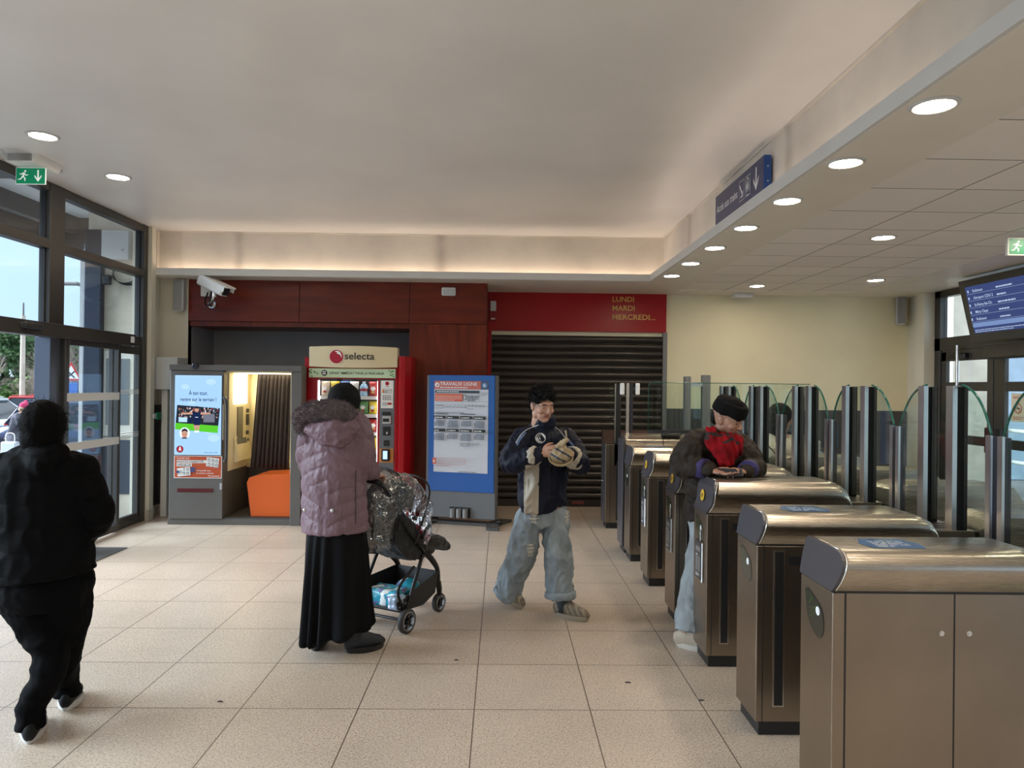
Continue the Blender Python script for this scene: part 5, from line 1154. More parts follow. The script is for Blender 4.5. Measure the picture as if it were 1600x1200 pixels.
def shoe(parent, heel, yaw, length, m_up, m_sole, pitch=0, lace=None, wide=1.0, name='shoe', high=.085, stripe=None):
    """heel = point on the ground under the heel; yaw: direction of the toe in the ground plane"""
    M = Matrix.Translation(heel) @ Matrix.Rotation(math.atan2(yaw[1], yaw[0])-PI/2, 4, 'Z') @ Matrix.Rotation(pitch, 4, 'X'); L_ = length; k = L_/.28
    mb = MB(); R = [(-.004, .028, .046), (.04, .037, .060), (.10, .040, .066), (.15, .043, .054), (.20, .044, .042), (.245, .040, .034), (.272, .026, .022)]
    mb.limb([(M @ V3(0, (y)*k, .030+h*.55), w_*wide*k, h) for y, w_, h in R], ref=M.to_3x3() @ V3(1, 0, 0), n=18, sub=3)
    mb.limb([(M @ V3(0, .045*k, .05), .036*wide, .045), (M @ V3(0, .05*k, high), .036*wide, .042), (M @ V3(0, .048*k, high+.02), .034*wide, .040)], ref=M.to_3x3() @ V3(1, 0, 0), n=16, caps='flat')
    me = fuse(mb, .0045, [m_up, stripe or m_up], 2)
    if stripe: Mi = M.inverted(); paint(me, lambda c, n: 1 if math.sin((Mi @ c).y*150+(Mi @ c).z*90) > .35 and (Mi @ c).z > .04 else 0)
    sh = link(me, name, parent)
    out = []
    for i in range(25):
        t = 2*PI*i/24; y = .135+.150*math.cos(t); wd = .040+.008*math.sin((y-.02)*9); out.append((wd*wide*math.sin(t)*(1-.12*(math.cos(t) < -.6)), y*k))
    mb = MB(); V = [M @ V3(x, y, z) for z, g in ((0, .94), (.014, 1.02), (.036, 1.03)) for x, y in [(a*g, .14*k+(b-.14*k)*g) for a, b in out[:-1]]]; n = 24
    mb.add(V, [(j*n+i, j*n+(i+1) % n, (j+1)*n+(i+1) % n, (j+1)*n+i) for j in range(2) for i in range(n)], True); mb.add(V[:n], [tuple(range(n))]); mb.add(V[-n:], [tuple(range(n))]); mb.build('sole', m_sole, sh)
    if lace:
        mb = MB()
        for q in range(5):
            y = .10+.022*q; zt = .112-.011*q
            mb.tube([M @ V3(-.022, y*k, zt-.006), M @ V3(0, (y+.006)*k, zt+.008), M @ V3(.022, (y+.012)*k, zt-.006)], .0028, 5, 3)
        mb.build('laces', lace, sh)
    return sh
def fuzz(bv_mesh, n, ln, m, name, parent, seed=1, droop=0, w_=.0022, curl=.5):
    """short hair or pile standing on a surface"""
    rr = random.Random(seed); P = bv_mesh.polygons; A = np.array([p.area for p in P]); cs = np.cumsum(A/A.sum()); mb = MB(); vs = bv_mesh.vertices
    for _ in range(n):
        p = P[min(len(P)-1, int(np.searchsorted(cs, rr.random())))]; c = Vector(p.center); nn = Vector(p.normal)
        d = (nn+Vector((rr.gauss(0, curl), rr.gauss(0, curl), rr.gauss(0, curl)-droop))).normalized(); e = d.orthogonal().normalized()*w_; q = Vector((rr.gauss(0, .5), rr.gauss(0, .5), rr.gauss(0, .5)))
        l = ln*rr.uniform(.6, 1.2); a = c-nn*.003; b = c+d*l*.5; g = c+(d+q*.6).normalized()*l
        mb.add([a-e, a+e, b+e*.8, b-e*.8, g], [(0, 1, 2, 3), (3, 2, 4)], True)
    return mb.build(name, m, parent)
# ---------------------------------------------------------------- standing man with cap
def build_man():
    root = V3(.36, 5.33, 0); J = lambda u, v, Y: W(u, v, Y)-root
    t = thing('person', 'man in navy tracksuit jacket and ripped wide jeans holding a cap before the shutter', 'person', root)
    hc = J(847, 634, 5.20); M = head_mat(hc, (.42, -.88, -.22)); side = V3(.90, .34, 0)
    shR, shL = J(815, 686, 5.20), J(884, 686, 5.36); elR, elL = J(797, 722, 5.12), J(906, 722, 5.22); wrR, wrL = J(846, 709, 4.98), J(890, 709, 4.99)
    hipR, hipL = J(832, 800, 5.30), J(868, 800, 5.34); knR, knL = J(816, 862, 5.30), J(872, 866, 5.22); f1 = W(870, 953, 5.22)-root; f1.z = 0; f2 = W(776, 929, 5.50)-root; f2.z = .085; anR, anL = ankle(f2, (.75, -.55)), ankle(f1, (.86, -.50))
    mb = MB(); head_shapes(mb, M)
    mb.limb([(hc+V3(-.01, .03, -.06), .052, .055), (hc+V3(-.02, .05, -.13), .055, .056), (hc+V3(-.02, .07, -.20), .058, .058)], ref=side, n=16)
    mb.limb([(J(849, 684, 5.28), .09, .06), (J(849, 706, 5.28), .145, .09), (J(849, 750, 5.28), .145, .10), (J(850, 790, 5.30), .16, .11)], ref=side, n=20)
    arm(mb, shR, elR, wrR); arm(mb, shL, elL, wrL); leg(mb, hipR, knR, anR, anR+V3(.1, -.1, -.08)); leg(mb, hipL, knL, anL, anL+V3(.1, -.02, -.06))
    hand(mb, wrR, (J(872, 702, 4.94)-wrR), (.2, .9, -.2), (.05, .1, 1), (.55, .6, .7, .8), tc=.5)
    hand(mb, wrL, (J(866, 704, 4.92)-wrL), (.1, .9, -.1), (0, .1, 1), (.35, .45, .5, .55), tc=.5)
    me = fuse(mb, .0042, [m_skin, m_lip], 2); paint(me, lips_paint(M)); link(me, 'body', t); eyes(t, M)
    # hair
    Rm = M.to_3x3(); mb = MB(); mb.ball(M @ V3(0, -.022, .048), (.083, .098, .085), Rm); mb.ball(M @ V3(0, .028, .092), (.066, .060, .040), Rm); mb.ball(M @ V3(0, -.01, .11), (.068, .075, .035), Rm); mb.ball(M @ V3(0, -.075, -.02), (.060, .035, .060), Rm)
    me = fuse(mb, .006, [m_hair], 1); displace(me, lambda c, n: .010*noise.noise(c*38)+.008*noise.noise(c*80))
    Mi = M.inverted(); h = link(me, 'hair', t); fuzz(me, 2600, .030, m_hair, 'hair_strands', h, 4, .0, .0025, .8)
    # jacket
    m_nv = mat('jacket_navy', (.005, .007, .020), .6, bump=.3, bscale=30, spec=.25); m_bg_ = mat('jacket_beige', (.46, .41, .33), .7, bump=.2, bscale=40); m_pp = mat('piping_white', (.60, .60, .60), .6); m_bl = mat('jacket_blue', (.10, .16, .30), .6)
    mb = MB()
    mb.limb([(J(852, 652, 5.24), .068, .066), (J(850, 663, 5.25), .080, .072), (J(848, 672, 5.27), .120, .088), (J(848, 688, 5.28), .172, .120), (J(848, 720, 5.28), .195, .135), (J(848, 755, 5.28), .185, .135), (J(848, 780, 5.29), .190, .135), (J(849, 793, 5.30), .178, .125)], ref=side, n=28, sub=4, caps='flat')
    mb.limb([(shR+V3(.05, .02, .01), .065, .075), (shR, .080, .078), (shR.lerp(elR, .5)+V3(-.012, 0, 0), .084, .078), (elR+V3(-.0, -.01, -.01), .078, .072), (elR.lerp(wrR, .5)+V3(0, 0, -.005), .072, .070), (elR.lerp(wrR, .85), .056, .054)], ref=V3(0, 1, .1), n=20, sub=4)
    mb.limb([(shL+V3(-.05, -.02, .01), .065, .075), (shL, .078, .078), (shL.lerp(elL, .5)+V3(.012, 0, 0), .080, .076), (elL+V3(.005, .0, -.02), .074, .072), (elL.lerp(wrL, .55)+V3(.01, 0, -.01), .066, .068), (elL.lerp(wrL, .85), .056, .056)], ref=V3(0, 1, .1), n=20, sub=4)
    me = fuse(mb, .008, [m_nv, m_bg_, m_bl], 4); folds(me, .018, (9, 9, 6), 3, .45)
    def pj(c):
        p = Vector(c)+root-CPOS; z = p.dot(CF); return 800+FPX*p.dot(CR)/z, 600-FPX*p.dot(CU)/z
    def pt(c, n):
        u, v = pj(c)
        if n.y < .2 and c.z < .93 and 819+.02*(790-v) < u < 842 and v > 724: return 1
        return 0
    z0 = J(820, 724, 5.1); x0, x1 = J(819, 760, 5.16).x, J(841, 760, 5.16).x
    paint(me, lambda c, n: 1 if (n.y < .25 and x0 < c.x < x1 and c.z < z0.z and c.y < .0) else 0)
    jk = link(me, 'jacket', t); bv = bvh_of(me)
    mb = MB(); mb.limb([(J(853, 648, 5.235), .072, .070), (J(851, 664, 5.25), .086, .078)], ref=side, n=24, sub=1, caps='flat'); cme = fuse(mb, .007, [m_nv], 1); folds(cme, .006, (15, 15, 12), 5); link(cme, 'collar', jk)
    def line_on(pts, r, m, nm, Y=4.4):
        P = []
        for q in smooth_path([(u, v, 0) for u, v in pts], 6):
            p = W(q[0], q[1], Y)-root; o_ = CPOS-root; d = (p-o_).normalized(); hh = bv.ray_cast(o_, d)
            if hh[0]: P.append(hh[0]-d*.002)
        if len(P) > 2: MB().tube(P, r, 5, 1).build(nm, m, jk)
    line_on([(842, 664), (822, 672), (812, 682), (806, 692)], .0035, m_pp, 'piping'); line_on([(860, 662), (872, 671), (880, 680), (886, 690)], .0035, m_pp, 'piping'); line_on([(821, 676), (812, 688), (808, 696)], .009, m_bl, 'blue_stripe'); line_on([(884, 683), (890, 690), (896, 697)], .009, m_bl, 'blue_stripe'); line_on([(857, 655), (858, 690), (858, 740), (857, 790)], .003, m_black, 'zip')
    # round chest emblem
    a = Art(W(844.5, 684.5, 4.6)-root, CR, CU, .0006)
    a.disc(0, 0, .0335, m_sw, 28); a.disc(0, 0, .029, m_nv, 28); a.ring(0, 0, .019, .022, m_sw); a.poly([(-.012, -.012), (-.006, .013), (-.001, .0), (.004, .013), (.012, -.010), (.006, -.004), (.0, -.014), (-.006, -.003)], m_sw)
    k = 5.12/4.6; o_ = CPOS-root; vv = []
    for p in a.mb.v:
        p = Vector(p); cc = W(844.5, 684.5, 4.6)-root; p2 = cc+(p-cc); d = (p2-o_).normalized(); hh = bv.ray_cast(o_, d); vv.append(tuple(hh[0]-d*(.002+1.6*max(0, (p-cc).dot(a.n)))) if hh[0] else tuple(p))
    a.mb.v = [v for v in vv]; a.build('emblem', jk)
    # cuffs
    for s_, e_, w_, u_ in ((elR, elR, wrR, 0), (elL, elL, wrL, 1)):
        mb = MB(); d = (w_-e_).normalized(); c = e_.lerp(w_, .80)
        mb.limb([(c-d*.035, .064, .064), (c-d*.01, .071, .070), (c+d*.02, .060, .060)], n=20, caps='flat')
        if u_: mb.limb([(c-d*.075+V3(.01, 0, -.03), .05, .055), (c-d*.02+V3(.0, 0, -.035), .06, .05)], n=16)
        me = fuse(mb, .006, [m_bg_], 2); folds(me, .007, (22, 22, 22), 7+u_); link(me, 'cuff', jk)
        mb = MB(); mb.limb([(c+d*.018, .050, .050), (c+d*.04, .040, .038)], n=16, caps='flat'); mb.build('inner_cuff', m_nv, jk)
    # jeans
    m_dn = mat('faded_denim', (.235, .28, .315), .75, var=.30, vscale=9, bump=.35, bscale=160, stretch=(1, 1, .35)); m_rip = mat('ripped_threads', (.55, .52, .45), .8, bump=.6, bscale=120, stretch=(.2, .2, 3))
    mb = MB(); mb.limb([(J(849, 786, 5.30), .165, .115), (J(849, 800, 5.31), .175, .125), (J(850, 818, 5.32), .172, .12)], ref=side, n=24, caps='flat')
    mb.limb([(hipR, .098, .110), (J(823, 830, 5.30), .103, .108), (knR, .104, .105), (J(803, 892, 5.37), .100, .104), (J(793, 926, 5.46), .088, .105)], ref=side, n=22, sub=5, caps='flat')
    mb.limb([(hipL, .098, .110), (J(869, 830, 5.30), .102, .108), (knL, .100, .105), (J(874, 896, 5.21), .098, .102), (J(875, 930, 5.20), .092, .104)], ref=side, n=22, sub=5, caps='flat')
    me = fuse(mb, .008, [m_dn, m_rip], 4); folds(me, .022, (8, 8, 5), 12, .5)
    rips = [(834, 806, 6, 12), (829, 858, 6, 11), (887, 812, 4, 8)]
    cen = [(J(u, v, 5.2), w_/211, h_/211) for u, v, w_, h_ in rips]
    paint(me, lambda c, n: 1 if n.y < .4 and any(abs(c.x-q.x) < a_*(.8+.9*noise.noise(V3(3, 3, c.z*55))) and abs(c.z-q.z) < b_ and math.sin(c.z*230) > -.55 for q, a_, b_ in cen) else 0)
    jn = link(me, 'jeans', t)
    for A_, tip in ((J(793, 924, 5.46), knR), (J(875, 929, 5.20), knL)):
        d = (A_-tip).normalized(); mb = MB(); mb.limb([(A_-d*.030, .104, .118), (A_-d*.01, .112, .124), (A_+d*.014, .110, .122), (A_+d*.026, .098, .112)], ref=side, n=24, caps='flat'); me = fuse(mb, .007, [m_dn], 2); folds(me, .010, (14, 14, 10), 15); link(me, 'turn_up', jn)
    m_sh = mat('trainer_taupe', (.19, .155, .115), .6, var=.3, vscale=40, bump=.3, bscale=90); m_so = mat('trainer_sole', (.34, .30, .24), .6); m_la = mat('trainer_lace', (.33, .27, .18), .7)
    m_st_ = mat('trainer_stripe', (.30, .26, .19), .5); shoe(t, f1, (.86, -.50), .245, m_sh, m_so, 0, m_la, 1.1, 'shoe', .085, m_st_)
    shoe(t, f2, (.75, -.55), .25, m_sh, m_so, -.33, m_la, 1.1, 'shoe', .085, m_st_)
    mb = MB(); mb.limb([(anL+V3(0, 0, .06), .045, .045), (anL+V3(0, 0, -.07), .042, .045)], n=14, caps='flat'); mb.build('sock', mat('sock_slate', (.05, .065, .085), .8), t)
    # cap in his hands
    c = W(878, 706, 4.93); cp = thing('baseball_cap', 'beige and navy cap held in both hands of the man in navy', 'cap', c)
    m_cb = mat('cap_beige', (.38, .29, .17), .75, bump=.3, bscale=200); m_cn = mat('cap_navy', (.02, .035, .07), .6)
    mb = MB(); mb.ball((0, .02, -.02), (.078, .06, .062)); mb.limb([(V3(-.05, 0, .0), .02, .018), (V3(0, .0, .055), .03, .02), (V3(.035, .0, .085), .02, .012)], ref=V3(0, 1, 0)); me = fuse(mb, .005, [m_cb, m_cn], 2); folds(me, .012, (25, 25, 25), 2); paint(me, lambda p, n: 1 if abs(math.sin(p.z*55+p.x*30)) < .38 and p.z < .045 else 0); link(me, 'crown', cp)
    mb = MB(); V = []
    for i in range(13):
        a_ = PI+PI*i/12; V += [V3(.075*math.cos(a_)-.01, -.01, -.03+.05*math.sin(a_)), V3(.088*math.cos(a_)-.01, -.035, -.03+.062*math.sin(a_)), V3(.088*math.cos(a_)-.01, -.031, -.034+.066*math.sin(a_))]
    mb.add(V, [(3*i+k, 3*i+k+1, 3*i+k+4, 3*i+k+3) for i in range(12) for k in range(2)], True); o = mb.build('visor', m_cb, cp); sd = o.modifiers.new('s', 'SOLIDIFY'); sd.thickness = .004
    MB().tube([V3(.03, 0, .08), V3(.028, -.01, .12), V3(.022, -.005, .15)], .006, 6).build('strap', m_cb, cp)
build_man()
# ---------------------------------------------------------------- woman in puffer coat
def build_woman():
    root = V3(-1.04, 4.52, 0); J = lambda u, v, Y: W(u, v, Y)-root
    t = thing('person', 'person in mauve puffer coat and long black skirt seen from behind at the vending machine', 'person', root)
    side = V3(.94, -.34, 0).normalized(); fw = V3(.34, .94, 0)
    hc = J(539, 632, 4.56); M = head_mat(hc, (.45, .82, -.30))
    shL, shR = J(490, 668, 4.50), J(556, 664, 4.46); elL, elR = J(480, 730, 4.60), J(566, 730, 4.48); wrL, wrR = J(530, 742, 4.85), J(584, 744, 4.72)
    mb = MB(); head_shapes(mb, M, .97); mb.limb([(hc+V3(-.01, -.02, -.06), .05, .052), (hc+V3(-.03, -.05, -.18), .07, .065)], ref=side)
    mb.limb([(J(523, 665, 4.52), .14, .09), (J(523, 700, 4.5), .15, .11), (J(523, 780, 4.5), .14, .11), (J(523, 840, 4.5), .16, .12)], ref=side, n=18)
    arm(mb, shL, elL, wrL); arm(mb, shR, elR, wrR)
    g1 = W(545, 1012, 4.47)-root; g1.z = 0; g2 = W(493, 1015, 4.50)-root; g2.z = 0; leg(mb, J(505, 850, 4.5), J(500, 925, 4.5), ankle(g2, (-.15, .95)), 0); leg(mb, J(540, 850, 4.5), J(545, 925, 4.5), ankle(g1, (.75, .45)), 0)
    hand(mb, wrR, (.35, .9, -.05), (0, .1, -1), (-.9, .3, 0), (.8, .8, .8, .8)); hand(mb, wrL, (.6, .8, 0), (0, 0, -1), (.9, -.3, 0), (.8, .8, .8, .8))
    link(fuse(mb, .0055, [m_skin], 2), 'body', t); eyes(t, M, .97)
    Rm = M.to_3x3(); mb = MB(); mb.ball(M @ V3(0, -.018, .028), (.094, .115, .110), Rm); mb.ball(M @ V3(0, -.03, -.03), (.092, .098, .095), Rm); mb.limb([(M @ V3(0, -.03, -.04), .082, .08), (M @ V3(0, -.02, -.14), .09, .085), (M @ V3(0, -.0, -.20), .11, .10)], ref=side)
    me = fuse(mb, .007, [mat('black_headscarf', (.007, .007, .008), .8, bump=.2, bscale=60, spec=.2)], 3); folds(me, .006, (14, 14, 5), 3); link(me, 'headscarf', t)
    m_pf = mat('mauve_puffer', (.175, .105, .128), .5, var=.08, vscale=3, bump=.3, bscale=55, spec=.35)
    mb = MB()
    mb.limb([(J(527, 655, 4.53), .10, .085), (J(524, 664, 4.51), .165, .115), (J(523, 690, 4.50), .205, .150), (J(522, 730, 4.50), .212, .165), (J(522, 770, 4.50), .208, .168), (J(523, 805, 4.50), .215, .172), (J(524, 829, 4.50), .218, .176)], ref=side, n=32, sub=4, caps='flat')
    mb.limb([(shR+V3(-.06, .02, .01), .085, .09), (shR+V3(.0, 0, -.01), .090, .092), (J(565, 700, 4.46), .084, .086), (elR+V3(.0, .0, .02), .078, .080), (elR.lerp(wrR, .6)+V3(0, 0, .01), .066, .068), (wrR-V3(.01, .02, 0), .050, .050)], ref=V3(0, 1, .2), n=22)
    mb.limb([(shL+V3(.06, .02, .01), .085, .09), (shL+V3(.02, 0, -.01), .090, .092), (J(485, 700, 4.52), .082, .086), (elL+V3(.02, .02, .02), .076, .080), (elL.lerp(wrL, .6), .066, .066), (wrL, .050, .05)], ref=V3(0, 1, .2), n=22)
    me = fuse(mb, .007, [m_pf], 4); xc = J(523, 700, 4.4).x
    def quilt(c, n):
        if c.x > xc+.175 and c.z > 1.0 and c.x-xc > .0: tt = (c.z*1.0+c.y*.6)/.115
        else: tt = (c.z+(.55 if c.z > 1.05 else -.5)*abs(c.x-xc+.02)+.03*math.sin(c.x*7+c.z*5))/.098
        s_ = abs(math.sin(PI*tt))**.45; crk = ridge(c, (16, 16, 7), 4)
        return .010*(s_-.75)+.005*(crk-.5)+.003*(ridge(c, (40, 40, 22), 8)-.5)
    displace(me, quilt); ct = link(me, 'puffer_coat', t)
    bv = bvh_of(me); o_ = CPOS-root
    def cast(u, v):
        d = (W(u, v, 4)-CPOS).normalized(); h = bv.ray_cast(o_, d); return (h[0]-d*.003) if h[0] else J(u, v, 4.35)
    MB().tube([cast(556, 735+q*7) for q in range(13)], .003, 5, 2).build('side_seam', mat('seam_dark', (.07, .04, .05), .6), ct)
    for u, v in ((519, 798), (476, 797)): p = cast(u, v); MB().ball(p, (.010, .008, .013)).build('toggle', m_alu, ct)
    # hood hanging at the back with fur
    mb = MB(); mb.limb([(J(484, 668, 4.42), .035, .05), (J(505, 676, 4.36), .07, .06), (J(528, 678, 4.34), .09, .06), (J(550, 668, 4.38), .05, .05)], ref=V3(0, 0, 1)); me = fuse(mb, .008, [m_pf], 4); folds(me, .014, (16, 16, 16), 5); link(me, 'hood', ct)
    m_fur = mat('mauve_fur', (.135, .095, .105), .9, sheen=.5); mb = MB()
    mb.limb([(J(479, 668, 4.46), .055, .055), (J(474, 655, 4.44), .062, .058), (J(486, 645, 4.42), .060, .058), (J(503, 644, 4.39), .058, .062), (J(522, 643, 4.38), .055, .062), (J(540, 648, 4.40), .048, .056), (J(553, 658, 4.46), .040, .045)], n=18, sub=4)
    me = fuse(mb, .010, [m_fur], 2); displace(me, lambda c, n: .012*noise.noise(c*30)+.006*noise.noise(c*70)); fr = link(me, 'fur_trim', ct); fuzz(me, 9000, .026, m_fur, 'fur_pile', fr, 7, .1, .0016, .9)
    # skirt
    m_sk = mat('black_skirt', (.004, .004, .005), .85, spec=.15); mb = MB()
    rings = [(J(525, 815, 4.50), .185, .15), (J(525, 850, 4.50), .195, .165), (J(525, 900, 4.50), .205, .18), (J(525.5, 950, 4.50), .215, .19), (J(526, 988, 4.50), .225, .20)]
    mb.limb(rings, ref=side, n=40, sub=5, caps='flat'); me = fuse(mb, .010, [m_sk], 2)
    zt_, zb = rings[0][0].z, rings[-1][0].z
    def drap(c, n):
        k = max(0, min(1, (zt_-c.z)/(zt_-zb))); a_ = math.atan2(c.y-rings[0][0].y, c.x-rings[0][0].x); return (.004+.022*k)*math.sin(a_*11+2*math.sin(a_*3)+k*.8)
    displace(me, drap)
    for v in me.vertices:
        k = max(0, min(1, (zt_-v.co.z)/(zt_-zb))); v.co.z += k**6*.10*((v.co.x-rings[0][0].x)/.22)*.5
    link(me, 'skirt', t)
    m_bt = mat('navy_boot', (.012, .014, .022), .55); shoe(t, g1, (.75, .45), .225, m_bt, m_black, 0, None, 1.2, 'boot', .19)
    shoe(t, g2, (-.15, .95), .235, m_bt, m_black, 0, None, 1.2, 'boot', .19)
build_woman()
# ---------------------------------------------------------------- person in black, foreground
def build_black():
    root = V3(-2.16, 3.46, 0); J = lambda u, v, Y: W(u, v, Y)-root
    t = thing('person', 'person all in black with hood hair walking toward the doors, nearest the camera', 'person', root)
    t['label'] = 'person all in black with dark trainers walking away at the left edge'
    side = V3(.97, .2, 0).normalized(); hc = J(69, 668, 3.46); M = head_mat(hc, (-.35, .93, -.08)); s3 = 323
    shL, shR = J(8, 735, 3.44), J(122, 735, 3.50); elL, elR = J(-34, 800, 3.50), J(152, 805, 3.50); wrL, wrR = J(-20, 850, 3.70), J(128, 842, 3.66)
    hipL, hipR = J(38, 920, 3.45), J(102, 920, 3.48); knL, knR = J(78, 1015, 3.42), J(102, 1010, 3.52); g1 = W(46, 1150, 3.33)-root; g1.z = 0; g2 = W(102, 1108, 3.62)-root; g2.z = .02; anL, anR = ankle(g1, (-.42, .85)), ankle(g2, (-.35, .9))
    mb = MB(); head_shapes(mb, M, 1.0); mb.limb([(hc+V3(0, 0, -.06), .05, .052), (hc+V3(0, 0, -.2), .07, .065)], ref=side)
    mb.limb([(J(66, 725, 3.46), .15, .10), (J(66, 770, 3.46), .18, .12), (J(66, 850, 3.46), .16, .13), (J(68, 920, 3.46), .18, .14)], ref=side, n=20)
    arm(mb, shL, elL, wrL); arm(mb, shR, elR, wrR); leg(mb, hipL, knL, anL, anL+V3(0, .1, -.08)); leg(mb, hipR, knR, anR, anR+V3(0, .1, -.08))
    hand(mb, wrR, (-.5, .7, -.5), (-1, 0, 0), (0, .3, 1)); hand(mb, wrL, (.3, .8, -.3), (1, 0, 0), (0, .3, 1)); link(fuse(mb, .006, [m_skin2], 2), 'body', t); eyes(t, M)
    Rm = M.to_3x3(); mb = MB(); mb.ball(M @ V3(0, -.02, .020), (.098, .115, .112), Rm); mb.ball(M @ V3(0, -.05, -.05), (.088, .075, .09), Rm)
    m_hk = mat('black_hair_matte', (.0025, .0022, .0022), .8, spec=.1); me = fuse(mb, .006, [m_hk], 3); displace(me, lambda c, n: .004*noise.noise(c*25)+.002*noise.noise(V3(c.x*160, c.y*160, c.z*20))); h = link(me, 'hair', t); fuzz(me, 500, .035, m_hk, 'loose_strands', h, 9, .5, .0008, .6)
    m_bj = mat('black_jacket', (.0025, .0025, .003), .75, bump=.3, bscale=25, spec=.08); m_bt_ = mat('black_trousers', (.0022, .0022, .0028), .85, spec=.08)
    mb = MB()
    mb.limb([(J(69, 702, 3.47), .105, .10), (J(67, 714, 3.47), .165, .12), (J(66, 735, 3.46), .215, .15), (J(65, 775, 3.46), .225, .175), (J(64, 830, 3.46), .215, .18), (J(66, 870, 3.46), .222, .19), (J(68, 898, 3.46), .225, .195)], ref=side, n=30, sub=4, caps='flat')
    for S_, E_, W_ in ((shL, elL, wrL), (shR, elR, wrR)):
        mb.limb([(S_.lerp(J(66, 730, 3.46), .4), .085, .085), (S_, .092, .09), (S_.lerp(E_, .5), .086, .085), (E_, .078, .078), (E_.lerp(W_, .6), .068, .068), (W_, .052, .052)], ref=V3(0, 1, .1), n=20)
    mb.limb([(J(48, 708, 3.40), .05, .05), (J(68, 722, 3.34), .07, .05), (J(92, 708, 3.40), .05, .05)], ref=V3(0, 0, 1))
    me = fuse(mb, .008, [m_bj], 4); displace(me, lambda c, n: .010*(abs(math.sin(PI*(c.z-.1*abs(c.x))/.11))**.5-.7)+.006*(ridge(c, (12, 12, 9), 3)-.5)); link(me, 'jacket', t)
    mb = MB(); mb.limb([(J(68, 890, 3.47), .200, .170), (J(69, 915, 3.47), .215, .185), (J(70, 945, 3.47), .190, .165)], ref=side, n=24, caps='flat')
    mb.limb([(hipL, .115, .135), (J(58, 965, 3.44), .108, .115), (knL, .082, .085), (J(72, 1060, 3.39), .070, .075), (anL+V3(0, 0, .05), .060, .066), (anL+V3(0, 0, -.05), .062, .070)], ref=side, n=20, sub=4, caps='flat')
    mb.limb([(hipR, .112, .135), (J(104, 965, 3.50), .105, .110), (knR, .075, .080), (J(102, 1045, 3.60), .064, .072), (anR+V3(0, .0, .03), .062, .068), (anR+V3(0, .0, -.05), .062, .070)], ref=side, n=20, sub=4, caps='flat')
    me = fuse(mb, .008, [m_bt_], 4); folds(me, .010, (9, 9, 9), 5); link(me, 'trousers', t)
    m_ws = mat('trainer_white_sole', (.50, .49, .47), .5); m_bs = mat('trainer_black', (.006, .0065, .008), .6, spec=.2)
    shoe(t, g1, (-.42, .85), .26, m_bs, m_ws, 0, None, 1.15)
    shoe(t, g2, (-.35, .9), .26, m_bs, m_ws, -.12, None, 1.15)
build_black()
